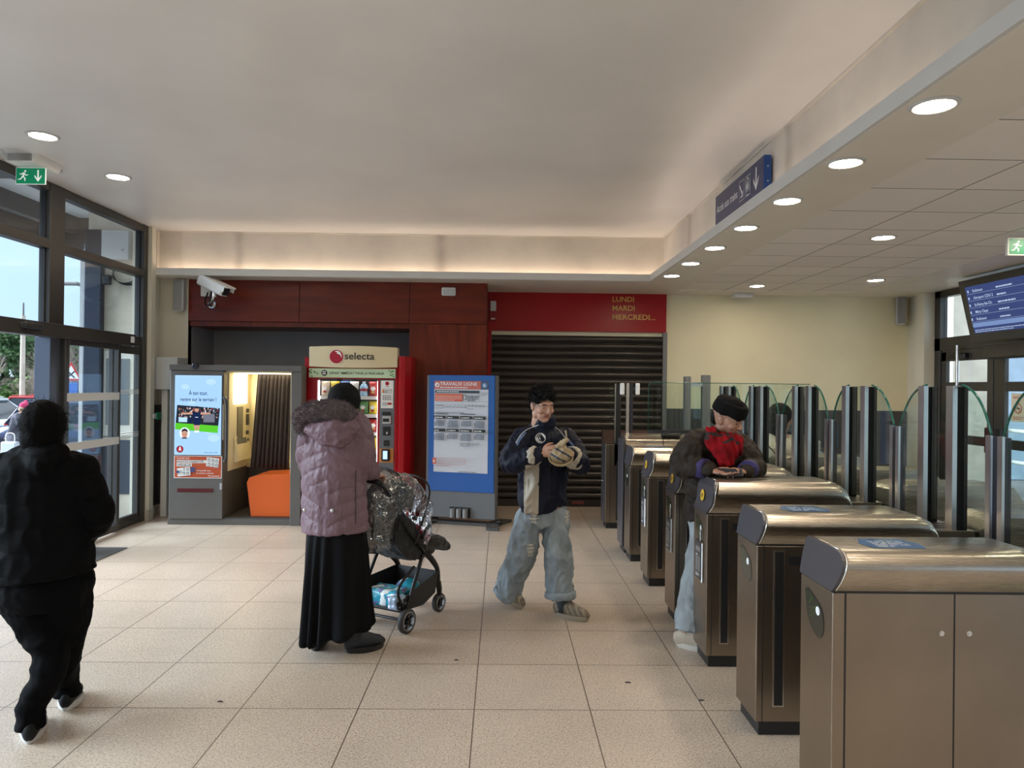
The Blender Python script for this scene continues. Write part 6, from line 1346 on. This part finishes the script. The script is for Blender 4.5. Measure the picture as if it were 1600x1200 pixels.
# ---------------------------------------------------------------- man leaning on the gate
def build_leaner():
    root = V3(1.24, 4.74, 0); J = lambda u, v, Y: W(u, v, Y)-root
    t = thing('person', 'person in brown jacket, red scarf and black hat leaning on a gate', 'person', root)
    hc = J(1137, 655, 4.62); M = head_mat(hc, (.66, -.70, -.38), .05); side = V3(.90, .30, .0).normalized()
    shR, shL = J(1092, 695, 4.66), J(1158, 698, 4.78); elR, elL = J(1062, 733, 4.66), J(1180, 733, 4.64); wrR, wrL = J(1112, 735, 4.46), J(1166, 738, 4.46)
    pel = J(1108, 800, 4.80); g1 = W(1068, 1000, 4.60)-root; g1.z = 0; g1 += V3(-.03, .02, 0); g2 = V3(.18, .15, 0)
    mb = MB(); head_shapes(mb, M, .98); mb.limb([(hc+V3(-.02, .02, -.05), .052, .052), (hc+V3(-.05, .06, -.17), .07, .065)], ref=side)
    mb.limb([(J(1124, 690, 4.72), .14, .09), (J(1115, 725, 4.74), .16, .11), (J(1106, 765, 4.78), .13, .10), (pel, .12, .085)], ref=side, n=18)
    arm(mb, shR, elR, wrR); arm(mb, shL, elL, wrL); leg(mb, pel+V3(-.06, 0, -.02), J(1084, 895, 4.72), ankle(g1, (.75, -.35)), 0, (.056, .048, .036)); leg(mb, pel+V3(.08, .0, -.02), J(1112, 895, 4.76), ankle(g2, (.9, .1)), 0, (.056, .048, .036))
    hand(mb, wrR, (J(1138, 741, 4.40)-wrR), (.0, .0, 1), (.1, 1, .2), (.15, .2, .25, .3), .95, .05, .2); hand(mb, wrL, (J(1140, 732, 4.42)-wrL), (0, .3, -1), (0, 1, .1), (.5, .55, .6, .7), .95, 0, .5)
    me = fuse(mb, .0042, [m_skin2, m_lip], 2); paint(me, lips_paint(M, .98)); link(me, 'body', t); eyes(t, M, .98)
    Rm = M.to_3x3(); m_ht = mat('black_knit_hat', (.006, .0055, .0055), .95, bump=.5, bscale=120, spec=.15)
    Mh_ = M @ Matrix.Rotation(-.12, 4, 'X'); mb = MB(); mb.limb([(Mh_ @ V3(0, -.012, .035), .096, .112), (Mh_ @ V3(0, -.015, .075), .100, .114), (Mh_ @ V3(0, -.018, .118), .094, .106)], ref=Rm @ V3(1, 0, 0), n=26, sub=3, caps='flat'); mb.ball(Mh_ @ V3(0, -.03, .115), (.078, .09, .035), Rm)
    me = fuse(mb, .006, [m_ht], 3); folds(me, .007, (12, 12, 12), 6); ht = link(me, 'hat', t)
    mb = MB(); mb.ball(M @ V3(0, -.075, -.01), (.065, .035, .06), Rm); me = fuse(mb, .006, [m_hair], 2); link(me, 'hair', t)
    MB().ball(M @ V3(-.084, -.005, -.035), .006).build('earring', m_chrome, t)
    # scarf: loops round the neck and two hanging ends
    m_sc = mat('red_scarf', (.22, .004, .009), .9, var=.4, vscale=14, bump=.5, bscale=90, spec=.2); m_sc2 = mat('scarf_black', (.015, .012, .012), .8)
    nk = hc+V3(-.035, .03, -.148); mb = MB(); L_ = []
    for i in range(14):
        a_ = 2*PI*i/12; L_.append((nk+V3(.092*math.cos(a_)+.02, .085*math.sin(a_)-.01, .018*math.sin(a_+2.6)-.03*math.cos(a_)*0+(.02*math.cos(a_+PI)))+V3(0, 0, .01), .040, .028))
    mb.limb(L_, n=14, sub=3); L2 = [(p+V3(.0, .0, -.055), a_*.9, b_) for p, a_, b_ in L_]; mb.limb(L2, n=14, sub=3)
    A = J(1108, 690, 4.52); mb.limb([(J(1134, 690, 4.54), .075, .03), (J(1134, 706, 4.52), .065, .03), (J(1134, 724, 4.51), .045, .022)], ref=side, n=16); mb.limb([(J(1110, 672, 4.56), .040, .025), (J(1112, 690, 4.54), .045, .024), (J(1122, 708, 4.52), .045, .022), (J(1132, 724, 4.52), .040, .02)], ref=side, n=14); mb.limb([(J(1156, 690, 4.56), .030, .022), (J(1148, 705, 4.54), .036, .022), (J(1138, 724, 4.52), .034, .02)], ref=side, n=14)
    me = fuse(mb, .006, [m_sc, m_sc2], 2); displace(me, lambda c, n: .006*math.sin((c.x*.8+c.z*.25)*170)+.005*(ridge(c, (20, 20, 20), 3)-.5))
    paint(me, lambda c, n: 1 if (noise.noise(V3(c.x*12, c.y*12, c.z*34)) > .30 and c.z > A.z-.02) else 0); link(me, 'scarf', t)
    m_bj = mat('brown_jacket', (.022, .0155, .011), .7, spec=.25, var=.2, vscale=6, bump=.3, bscale=40); m_cf = mat('cuff_violet', (.035, .025, .12), .7, bump=.6, bscale=150, stretch=(4, 1, .2))
    mb = MB(); mb.limb([(J(1128, 682, 4.70), .10, .085), (J(1126, 690, 4.71), .165, .115), (J(1122, 708, 4.72), .195, .140), (J(1114, 735, 4.76), .19, .15), (J(1108, 765, 4.80), .172, .145), (J(1106, 792, 4.82), .165, .14), (J(1106, 812, 4.82), .16, .135)], ref=side, n=28, sub=4, caps='flat')
    mb.limb([(shR+V3(.05, 0, 0), .09, .09), (shR, .098, .095), (shR.lerp(elR, .5)+V3(-.01, 0, .01), .098, .092), (elR+V3(.015, 0, .015), .085, .078), (elR.lerp(wrR, .5)+V3(0, 0, .02), .072, .066), (elR.lerp(wrR, .9)+V3(0, 0, .01), .052, .05)], ref=V3(0, 1, .1), n=22)
    mb.limb([(shL+V3(-.06, 0, 0), .08, .09), (shL+V3(-.02, 0, 0), .088, .09), (shL.lerp(elL, .5), .086, .088), (elL+V3(-.01, 0, .015), .078, .070), (elL.lerp(wrL, .55)+V3(0, 0, .01), .064, .06), (elL.lerp(wrL, .9), .05, .05)], ref=V3(0, 1, .1), n=22)
    me = fuse(mb, .007, [m_bj], 4); folds(me, .016, (9, 9, 9), 21, .4); jk = link(me, 'jacket', t)
    mb = MB(); mb.limb([(J(1104, 690, 4.66), .05, .05), (J(1112, 678, 4.62), .05, .04), (J(1128, 676, 4.76), .06, .05)], n=14); me = fuse(mb, .007, [m_bj], 2); link(me, 'collar', jk)
    for e_, w_, q in ((elR, wrR, .74), (elL, wrL, .82)):
        d = (w_-e_).normalized(); c = e_.lerp(w_, q)+V3(0, 0, .012); MB().limb([(c-d*.028, .066, .062), (c+d*.028, .062, .058)], n=22, sub=1, caps='flat').build('cuff', m_cf, jk)
    m_jn = mat('pale_denim', (.28, .31, .325), .8, var=.18, vscale=12, bump=.3, bscale=150)
    mb = MB(); mb.limb([(pel+V3(.0, 0, .10), .145, .12), (pel+V3(.0, 0, -.08), .15, .12)], ref=side, n=22, caps='flat')
    mb.limb([(pel+V3(-.06, 0, -.02), .085, .10), (J(1096, 850, 4.76), .084, .095), (J(1087, 900, 4.71), .084, .09), (J(1080, 950, 4.65), .092, .095), (J(1077, 988, 4.60), .098, .100)], ref=side, n=20, sub=4, caps='flat')
    mb.limb([(pel+V3(.07, 0, -.04), .085, .10), (J(1114, 900, 4.78), .082, .09), (J(1122, 975, 4.86), .09, .095)], ref=side, n=20, sub=4, caps='flat')
    me = fuse(mb, .008, [m_jn], 4); folds(me, .014, (9, 9, 5), 31, .4); link(me, 'jeans', t)
    m_bs_ = mat('beige_shoe', (.42, .35, .27), .6); shoe(t, g1, (.75, -.35), .27, m_bs_, mat('shoe_sole_cream', (.5, .46, .4), .6), 0, None, 1.05)
    shoe(t, g2, (.9, .1), .25, m_bs_, mat('shoe_sole_cream', (.5, .46, .4), .6), 0, None, 1.05)
    p = W(1141, 738, 4.405); ph = thing('smartphone', 'black smartphone in the hands of the person in the red scarf', 'phone', (p.x, p.y, p.z), -.2)
    Mp = Matrix.Rotation(.5, 4, 'X'); MB().rbox((-.075, -.036, -.005), (.075, .036, .004), .003, Mp).build('case', m_black, ph); MB().box((-.070, -.033, .0042), (.070, .033, .0050), Mp).build('screen', mat('phone_glass', (.03, .035, .045), .08), ph)
build_leaner()
# ---------------------------------------------------------------- person in cream coat beyond the gates
def build_cream():
    root = V3(2.62, 6.57, 0); J = lambda u, v, Y: W(u, v, Y)-root
    t = thing('person', 'dark haired person in a cream puffer coat with backpack behind the gate glass', 'person', root)
    hc = J(1222, 652, 6.55); M = head_mat(hc, (.95, .25, -.2)); side = V3(.2, -.97, 0)
    mb = MB(); head_shapes(mb, M, .97); mb.limb([(hc+V3(0, 0, -.06), .05, .05), (hc+V3(-.03, 0, -.2), .07, .065)], ref=side)
    mb.limb([(J(1222, 692, 6.57), .14, .09), (J(1222, 740, 6.57), .15, .11), (J(1224, 790, 6.57), .15, .12)], ref=side, n=16)
    sh = [(J(1224, 700, 6.43), J(1230, 740, 6.40), J(1262, 745, 6.42)), (J(1224, 700, 6.71), J(1230, 740, 6.74), J(1262, 745, 6.71))]
    for a_, b_, c_ in sh: arm(mb, a_, b_, c_); hand(mb, c_, (1, 0, 0), (0, 0, -1), (0, .1, 1))
    for s_, x in ((-.09, .05), (.09, -.12)): leg(mb, V3(0, s_, .85), V3(x*.5, s_, .47), V3(x, s_, .09), V3(x+.1, s_, .02))
    link(fuse(mb, .007, [m_skin], 2), 'body', t); eyes(t, M, .97); Rm = M.to_3x3()
    mb = MB(); mb.ball(M @ V3(0, -.03, .025), (.098, .115, .105), Rm); mb.limb([(M @ V3(0, -.05, .0), .10, .10), (M @ V3(0, -.05, -.10), .105, .095), (M @ V3(0, -.04, -.16), .085, .07)], ref=side); me = fuse(mb, .008, [m_hair], 3); link(me, 'hair', t)
    m_cr = mat('cream_puffer', (.56, .50, .40), .55, bump=.2, bscale=40); mb = MB()
    mb.limb([(J(1224, 683, 6.57), .11, .10), (J(1226, 694, 6.57), .16, .12), (J(1228, 722, 6.57), .20, .16), (J(1228, 770, 6.57), .21, .17), (J(1228, 830, 6.57), .21, .17)], ref=side, n=28, caps='flat')
    for a_, b_, c_ in sh: mb.limb([(a_, .09, .09), (a_.lerp(b_, .5), .095, .09), (b_, .085, .085), (c_, .06, .06)], n=18)
    me = fuse(mb, .010, [m_cr], 3); displace(me, lambda c, n: .014*(abs(math.sin(PI*c.z/.10))**.5-.7)); link(me, 'puffer_coat', t)
    mb = MB(); mb.limb([(V3(0, 0, .95), .19, .16), (V3(0, 0, .75), .18, .15)], ref=side, n=18)
    for s_, x in ((-.09, .05), (.09, -.12)): mb.limb([(V3(0, s_, .82), .10, .10), (V3(x*.5, s_, .47), .075, .075), (V3(x, s_, .09), .06, .06)], n=14)
    me = fuse(mb, .010, [mat('dark_trousers', (.02, .02, .025), .8)], 3); link(me, 'trousers', t)
    for s_, x in ((-.09, .05), (.09, -.12)): shoe(t, V3(x-.048, s_, 0), (1, 0), .25, m_black, m_white)
    p = W(1197, 712, 6.57); b = thing('backpack', 'cream padded backpack with dark zip worn by the person behind the gate glass', 'backpack', (p.x, p.y, p.z-.22))
    m_bp = mat('cream_bag', (.58, .53, .45), .6); mb = MB(); mb.limb([(V3(.02, 0, .02), .15, .08), (V3(-.01, 0, .15), .17, .11), (V3(-.01, 0, .28), .17, .105), (V3(.03, 0, .38), .12, .07)], ref=V3(0, 1, 0), n=24); me = fuse(mb, .009, [m_bp], 3); link(me, 'bag_body', b); bb = bvh_of(me)
    P = []
    for q in range(16):
        x = -.10+.018*q; z = .40-.022*q+.0; h = bb.ray_cast(V3(x, -1, z), V3(0, 1, 0))
        if h[0]: P.append(h[0]-V3(0, .004, 0))
    MB().tube(P, .007, 6, 1).build('zip', m_black, b)
build_cream()
# ---------------------------------------------------------------- person outside
def build_out():
    p = W(33, 660, 17); root = V3(p.x, 17, -.42); J = lambda u, v, Y: W(u, v, Y)-root
    t = thing('person', 'person in grey coat and pink hat bending outside the open door', 'person', root)
    hc = J(38, 637, 16.9); M = head_mat(hc, (.3, .9, -.4)); side = V3(1, 0, 0)
    mb = MB(); head_shapes(mb, M, .95); mb.limb([(J(36, 650, 16.95), .13, .1), (J(30, 665, 17), .17, .13), (J(28, 690, 17.0), .17, .14)], ref=side)
    a_, b_, c_ = J(24, 655, 16.9), J(19, 672, 16.85), J(12, 682, 17.1); arm(mb, a_, b_, c_); hand(mb, c_, (-.5, .5, -.2), (0, 0, -1), (0, 1, 0)); d_, e_, f_ = J(44, 655, 17), J(50, 672, 17), J(44, 684, 17.2); arm(mb, d_, e_, f_); hand(mb, f_, (-.3, .7, -.2), (0, 0, -1), (0, 1, 0))
    z = J(28, 700, 17).z
    for s_ in (-.1, .1): leg(mb, V3(s_, 0, z), V3(s_, .03, .45), V3(s_, 0, .09), V3(s_, .1, .02))
    link(fuse(mb, .010, [m_skin], 2), 'body', t); eyes(t, M, .95); Rm = M.to_3x3()
    mb = MB(); mb.ball(M @ V3(0, -.015, .035), (.095, .11, .095), Rm); mb.ball(M @ V3(0, -.02, .14), .04); link(fuse(mb, .012, [mat('pink_wool', (.60, .06, .16), .9)], 2), 'hat', t); MB().ball(M @ V3(0, -.06, -.06), (.07, .05, .06), Rm).build('hair', mat('fair_hair', (.45, .33, .22), .7), t)
    mb = MB(); mb.limb([(J(37, 647, 16.95), .12, .11), (J(35, 653, 16.95), .22, .15), (J(32, 672, 17), .25, .18), (J(29, 700, 17.0), .27, .2), (J(28, 715, 17), .28, .2)], ref=side, n=20, caps='flat'); mb.limb([(a_, .09, .09), (b_, .08, .08), (c_, .06, .06)]); mb.limb([(d_, .09, .09), (e_, .08, .08), (f_, .06, .06)])
    me = fuse(mb, .015, [mat('grey_wool_coat', (.09, .095, .12), .9)], 3); folds(me, .02, (5, 5, 4), 2); link(me, 'coat', t)
    mb = MB()
    for s_ in (-.1, .1): mb.limb([(V3(s_, 0, z+.05), .11, .11), (V3(s_, .03, .45), .08, .08), (V3(s_, 0, .06), .06, .07)])
    link(fuse(mb, .015, [m_bgd], 2), 'trousers', t)
    for s_ in (-.1, .1): shoe(t, V3(s_, -.05, 0), (0, 1), .26, m_black, m_black)
    q = W(16, 690, 16.2); b = thing('shopping_bag', 'pale bag hanging at the side of the person in the pink hat', 'bag', (q.x, q.y, q.z-.25))
    bevel(MB().box((-.17, -.08, -.1), (.17, .08, .25)).build('bag', mat('pale_blue_bag', (.55, .60, .66), .5), b), .03); MB().tube([V3(-.1, 0, .24), V3(-.08, 0, .42), V3(.08, 0, .42), V3(.1, 0, .24)], .012, 6).build('handle', m_white, b)
build_out()
# ================================================================ pushchair
def build_stroller():
    rr_w = V3(-.622, 4.83, 0); d = V3(.48, .877, 0).normalized(); r = V3(d.y, -d.x, 0); O = rr_w-r*.23; rz = math.atan2(d.y, d.x)-PI/2
    t = thing('pushchair', 'black pushchair under a clear rain cover beside the person in the mauve coat', 'pushchair', O, rz)
    inv = Matrix.Rotation(-rz, 3, 'Z')
    def P(u, v, Y): return inv @ (W(u, v, Y)-O)
    def on(u, v, x):
        """point of the pushchair's side plane x seen at the pixel"""
        o = inv @ (CPOS-O); dd = inv @ (W(u, v, 5)-CPOS); return o+dd*((x-o.x)/dd.x)
    m_fr = mat('stroller_frame', (.012, .012, .013), .35, .4); m_fb = mat('stroller_fabric', (.012, .012, .014), .75, bump=.3, bscale=60, sheen=.1); m_ty = mat('tyre_grey', (.035, .035, .037), .6)
    def wheel(x, y, R, s):
        w_ = MB().lathe((x, y, R), [(R*.78, -.018), (R*.93, -.020), (R, -.010), (R, .010), (R*.93, .020), (R*.78, .018)], 32, (1, 0, 0)).build('wheel', m_ty, t)
        MB().lathe((x, y, R), [(R*.70, -.021), (R*.78, -.021), (R*.80, .0), (R*.78, .021), (R*.70, .021)], 32, (1, 0, 0)).build('rim', mat('rim_grey', (.22, .22, .22), .4), w_)
        mb = MB(); mb.cyl((x-.022, y, R), (x+.022, y, R), R*.22)
        for k in range(6): a_ = k*PI/3+.3; mb.limb([(V3(x, y+R*.15*math.cos(a_), R+R*.15*math.sin(a_)), .010, R*.13), (V3(x, y+R*.74*math.cos(a_), R+R*.74*math.sin(a_)), .010, R*.08)], ref=(1, 0, 0), n=8, sub=1, caps='flat')
        mb.build('spokes', m_fr, w_)
    for s in (-1, 1):
        wheel(s*.23, 0, .083, s); wheel(s*.155, .50, .068, s)
        mb = MB(); mb.limb([(V3(s*.155, .50, .07), .012, .02), (V3(s*.165, .49, .16), .018, .026), (V3(s*.17, .47, .22), .016, .03)], ref=(1, 0, 0), n=10); mb.build('front_fork', m_fr, t)
        h1 = V3(s*.20, -.02, .09)
        MB().tube([(s*.205, .0, .09), (s*.20, .10, .26), (s*.195, .20, .43), (s*.19, .26, .50)], .013, 10).build('rear_leg', m_fr, t)
        MB().limb([(V3(s*.17, .47, .22), .012, .02), (V3(s*.18, .44, .33), .012, .022), (V3(s*.19, .34, .43), .013, .024), (V3(s*.195, .24, .50), .013, .022)], ref=(1, 0, 0), n=10).build('front_leg', m_fr, t)
        MB().tube([(s*.20, .24, .50), (s*.21, .0, .72), (s*.21, -.18, .95), (s*.20, -.25, 1.03)], .012, 10).build('push_tube', m_fr, t)
        MB().tube([(s*.205, .02, .13), (s*.20, -.06, .30), (s*.20, .12, .42)], .010, 8).build('brace', m_fr, t)
    MB().tube([(-.20, -.25, 1.03), (-.19, -.28, 1.05), (0, -.30, 1.06), (.19, -.28, 1.05), (.20, -.25, 1.03)], .017, 10).build('handlebar', m_fr, t)
    MB().cyl((-.23, 0, .083), (.23, 0, .083), .010).build('rear_axle', m_fr, t); MB().cyl((-.2, .03, .13), (.2, .03, .13), .012).build('brake_bar', m_fr, t)
    # basket
    mb = MB(); V = []
    for x in (-.19, .19):
        for y, z in ((-.05, .17), (-.06, .30), (.0, .14), (.25, .12), (.40, .17), (.44, .32)): V.append((x, y, z))
    mb.add(V, [(0, 1, 5, 4, 3, 2), (6, 8, 9, 10, 11, 7), (2, 3, 9, 8), (3, 4, 10, 9), (4, 5, 11, 10), (0, 2, 8, 6)]); o = mb.build('basket', m_fb, t); sd = o.modifiers.new('s', 'SOLIDIFY'); sd.thickness = .006
    # lower the basket sides so the content shows
    for v in o.data.vertices:
        if v.co.x > .1 and v.co.z > .25 and v.co.y < 0: v.co.z = .21
    mb = MB(); mb.rbox((-.15, .02, .13), (.13, .20, .25), .02); mb.ball((.05, .26, .22), (.09, .08, .07)); me = fuse(mb, .008, [mat('nappy_pack_teal', (.02, .28, .38), .3, coat=.3), m_white, mat('pack_purple', (.18, .12, .3), .35)], 2); displace(me, lambda c, n: .010*noise.noise(c*22)); paint(me, lambda c, n: 1 if noise.noise(c*17) > .18 else (2 if noise.noise(c*17+V3(5, 5, 5)) > .28 else 0))
    g = thing('nappy_pack', 'teal and white plastic pack in the pushchair basket', 'pack', O, rz); link(me, 'wrapper', g)
    g = thing('plastic_bag', 'pale folded plastic packet at the rear of the pushchair basket', 'bag', O, rz); mb = MB(); mb.rbox((.10, -.05, .155), (.188, .06, .24), .01); me = fuse(mb, .006, [mat('clear_blue_plastic', (.35, .45, .60), .15, coat=.5)], 1); displace(me, lambda c, n: .006*noise.noise(c*40)); link(me, 'wrapper', g)
    # seat, leg rest, apron
    mb = MB(); mb.limb([(V3(0, -.10, .80), .17, .035), (V3(0, .0, .66), .175, .04), (V3(0, .12, .52), .175, .045), (V3(0, .26, .47), .17, .045), (V3(0, .42, .47), .165, .035)], ref=(1, 0, 0), n=20, ex=3)
    for s in (-1, 1): mb.limb([(V3(s*.17, -.02, .80), .012, .05), (V3(s*.175, .06, .64), .014, .12), (V3(s*.175, .16, .55), .014, .10), (V3(s*.175, .28, .50), .014, .06)], ref=(1, 0, 0), n=14)
    mb.limb([(V3(0, .42, .47), .16, .035), (V3(0, .56, .50), .15, .05), (V3(0, .68, .46), .13, .045), (V3(0, .72, .42), .11, .03)], ref=(1, 0, 0), n=20)
    me = fuse(mb, .008, [m_fb], 3); folds(me, .010, (12, 12, 12), 4); link(me, 'seat', t)
    mb = MB(); mb.limb([(V3(-.05, .22, .53), .10, .05), (V3(.0, .30, .60), .12, .07), (V3(.0, .42, .55), .12, .06)], ref=(1, 0, 0)); me = fuse(mb, .008, [mat('red_blanket', (.25, .01, .03), .9, bump=.6, bscale=90)], 2); folds(me, .012, (14, 14, 14), 8); link(me, 'blanket', t)
    MB().tube([(-.19, .22, .60), (-.18, .34, .68), (-.17, .42, .68), (0, .45, .68), (.17, .42, .68), (.18, .34, .68), (.19, .22, .60)], .014, 10).build('bumper_bar', m_fr, t)
    # canopy
    mb = MB(); V = []; F = []; nu, nv = 14, 16; c0 = V3(0, .02, .68)
    def can(a_, x, R=.30): return V3(x, c0.y-R*math.cos(a_)*.95, c0.z+R*math.sin(a_)*1.08)
    for i in range(nu+1):
        a_ = (-.15+2.35*i/nu)
        for j in range(nv+1):
            q = j/nv*PI; x = -.185*math.cos(q); lift = math.sin(q)**.45; p = can(a_, x, .13+.20*lift+.008*abs(math.sin(i*PI/3.5))); V.append(p)
    F = [(i*(nv+1)+j, i*(nv+1)+j+1, (i+1)*(nv+1)+j+1, (i+1)*(nv+1)+j) for i in range(nu) for j in range(nv)]; mb.add(V, F, True); o = mb.build('canopy', m_fb, t); sd = o.modifiers.new('s', 'SOLIDIFY'); sd.thickness = .004
    # rain cover
    V = []; nu, nv = 60, 44
    for i in range(nu+1):
        s_ = i/nu
        # profile in the y-z plane from behind the canopy over the top down to the footrest
        pr = [(-.34, .60), (-.36, .78), (-.28, .98), (-.06, 1.08), (.16, 1.05), (.32, .90), (.36, .72), (.30, .52)]
        k = s_*(len(pr)-1); a0 = int(min(k, len(pr)-2)); f = k-a0; y = cat(*[np.array(pr[max(0, min(len(pr)-1, a0+q))]) for q in (-1, 0, 1, 2)], f)
        for j in range(nv+1):
            q = j/nv; th = q*PI; x = -.225*math.cos(th); lf = math.sin(th)**.35; c = V3(0, .02, .62); p = V3(x, c.y+(y[0]-c.y)*(.55+.45*lf), c.z+(y[1]-c.z)*(.45+.55*lf)-(0 if lf > .3 else .0))
            nn = noise.noise(p*9)*.028+noise.noise(p*23)*.013+abs(noise.noise(p*16+V3(3, 3, 3)))*.022; dd = (p-c); dd = dd.normalized() if dd.length > 0 else V3(0, 0, 1)
            V.append(p+dd*nn)
    mb = MB(); mb.add(V, [(i*(nv+1)+j, i*(nv+1)+j+1, (i+1)*(nv+1)+j+1, (i+1)*(nv+1)+j) for i in range(nu) for j in range(nv)], False)
    m_rc = glass('rain_cover_plastic', (.90, .90, .92), .07, 3.2, 1.6)
    nt = m_rc.node_tree; bp = nd(nt, 'Bump'); n_ = nd(nt, 'TexNoise'); n_.inputs['Scale'].default_value = 22; n_.inputs['Detail'].default_value = 2; tcn = nd(nt, 'TexCoord'); nt.links.new(tcn.outputs['Object'], n_.inputs['Vector']); nt.links.new(n_.outputs[0], bp.inputs['Height']); bp.inputs['Strength'].default_value = .8; bp.inputs['Distance'].default_value = .03
    for q in nt.nodes:
        if q.type in ('BSDF_GLOSSY', 'FRESNEL'): nt.links.new(bp.outputs[0], q.inputs['Normal'])
    mb.build('rain_cover', m_rc, t)
    for y0, z0, y1, z1, ym, zm in ((-.10, .62, .10, 1.09, -.02, 1.08), (.1, .58, .36, .86, .30, 1.0)):
        MB().tube([(-.215, y0, z0), (-.20, ym, zm-.10), (-.1, ym+.01, zm+.01), (.1, ym+.01, zm+.01), (.20, ym, zm-.10), (.215, y0, z0)], .007, 8).build('cover_hoop', m_fr, t)
build_stroller()
# litter on the floor
for (u, v, w_, lab) in ((713, 1032, .012, 'small dark crumb on the floor in front of the camera'), (981, 1067, .016, 'dark fleck on the floor near the gates'), (1096, 1095, .014, 'dark fleck on the floor beside the third gate'), (344, 1097, .014, 'thin dark scrap on the floor at lower left'), (908, 861, .016, 'tiny white scrap on the floor beyond the man in jeans')):
    p = W(u, v, 5)-CPOS; p = CPOS+p*(-CAM_H/p.z); mb = MB(); mb.limb([(V3(-w_, 0, .003), .004, .002), (V3(0, .002, .004), .006, .003), (V3(w_, -.002, .003), .003, .002)], ref=(0, 1, 0), n=8)
    o = mb.build('floor_scrap', m_white if 'white' in lab else m_bgd); o.location = (p.x, p.y, 0); tag(o, lab, 'scrap')
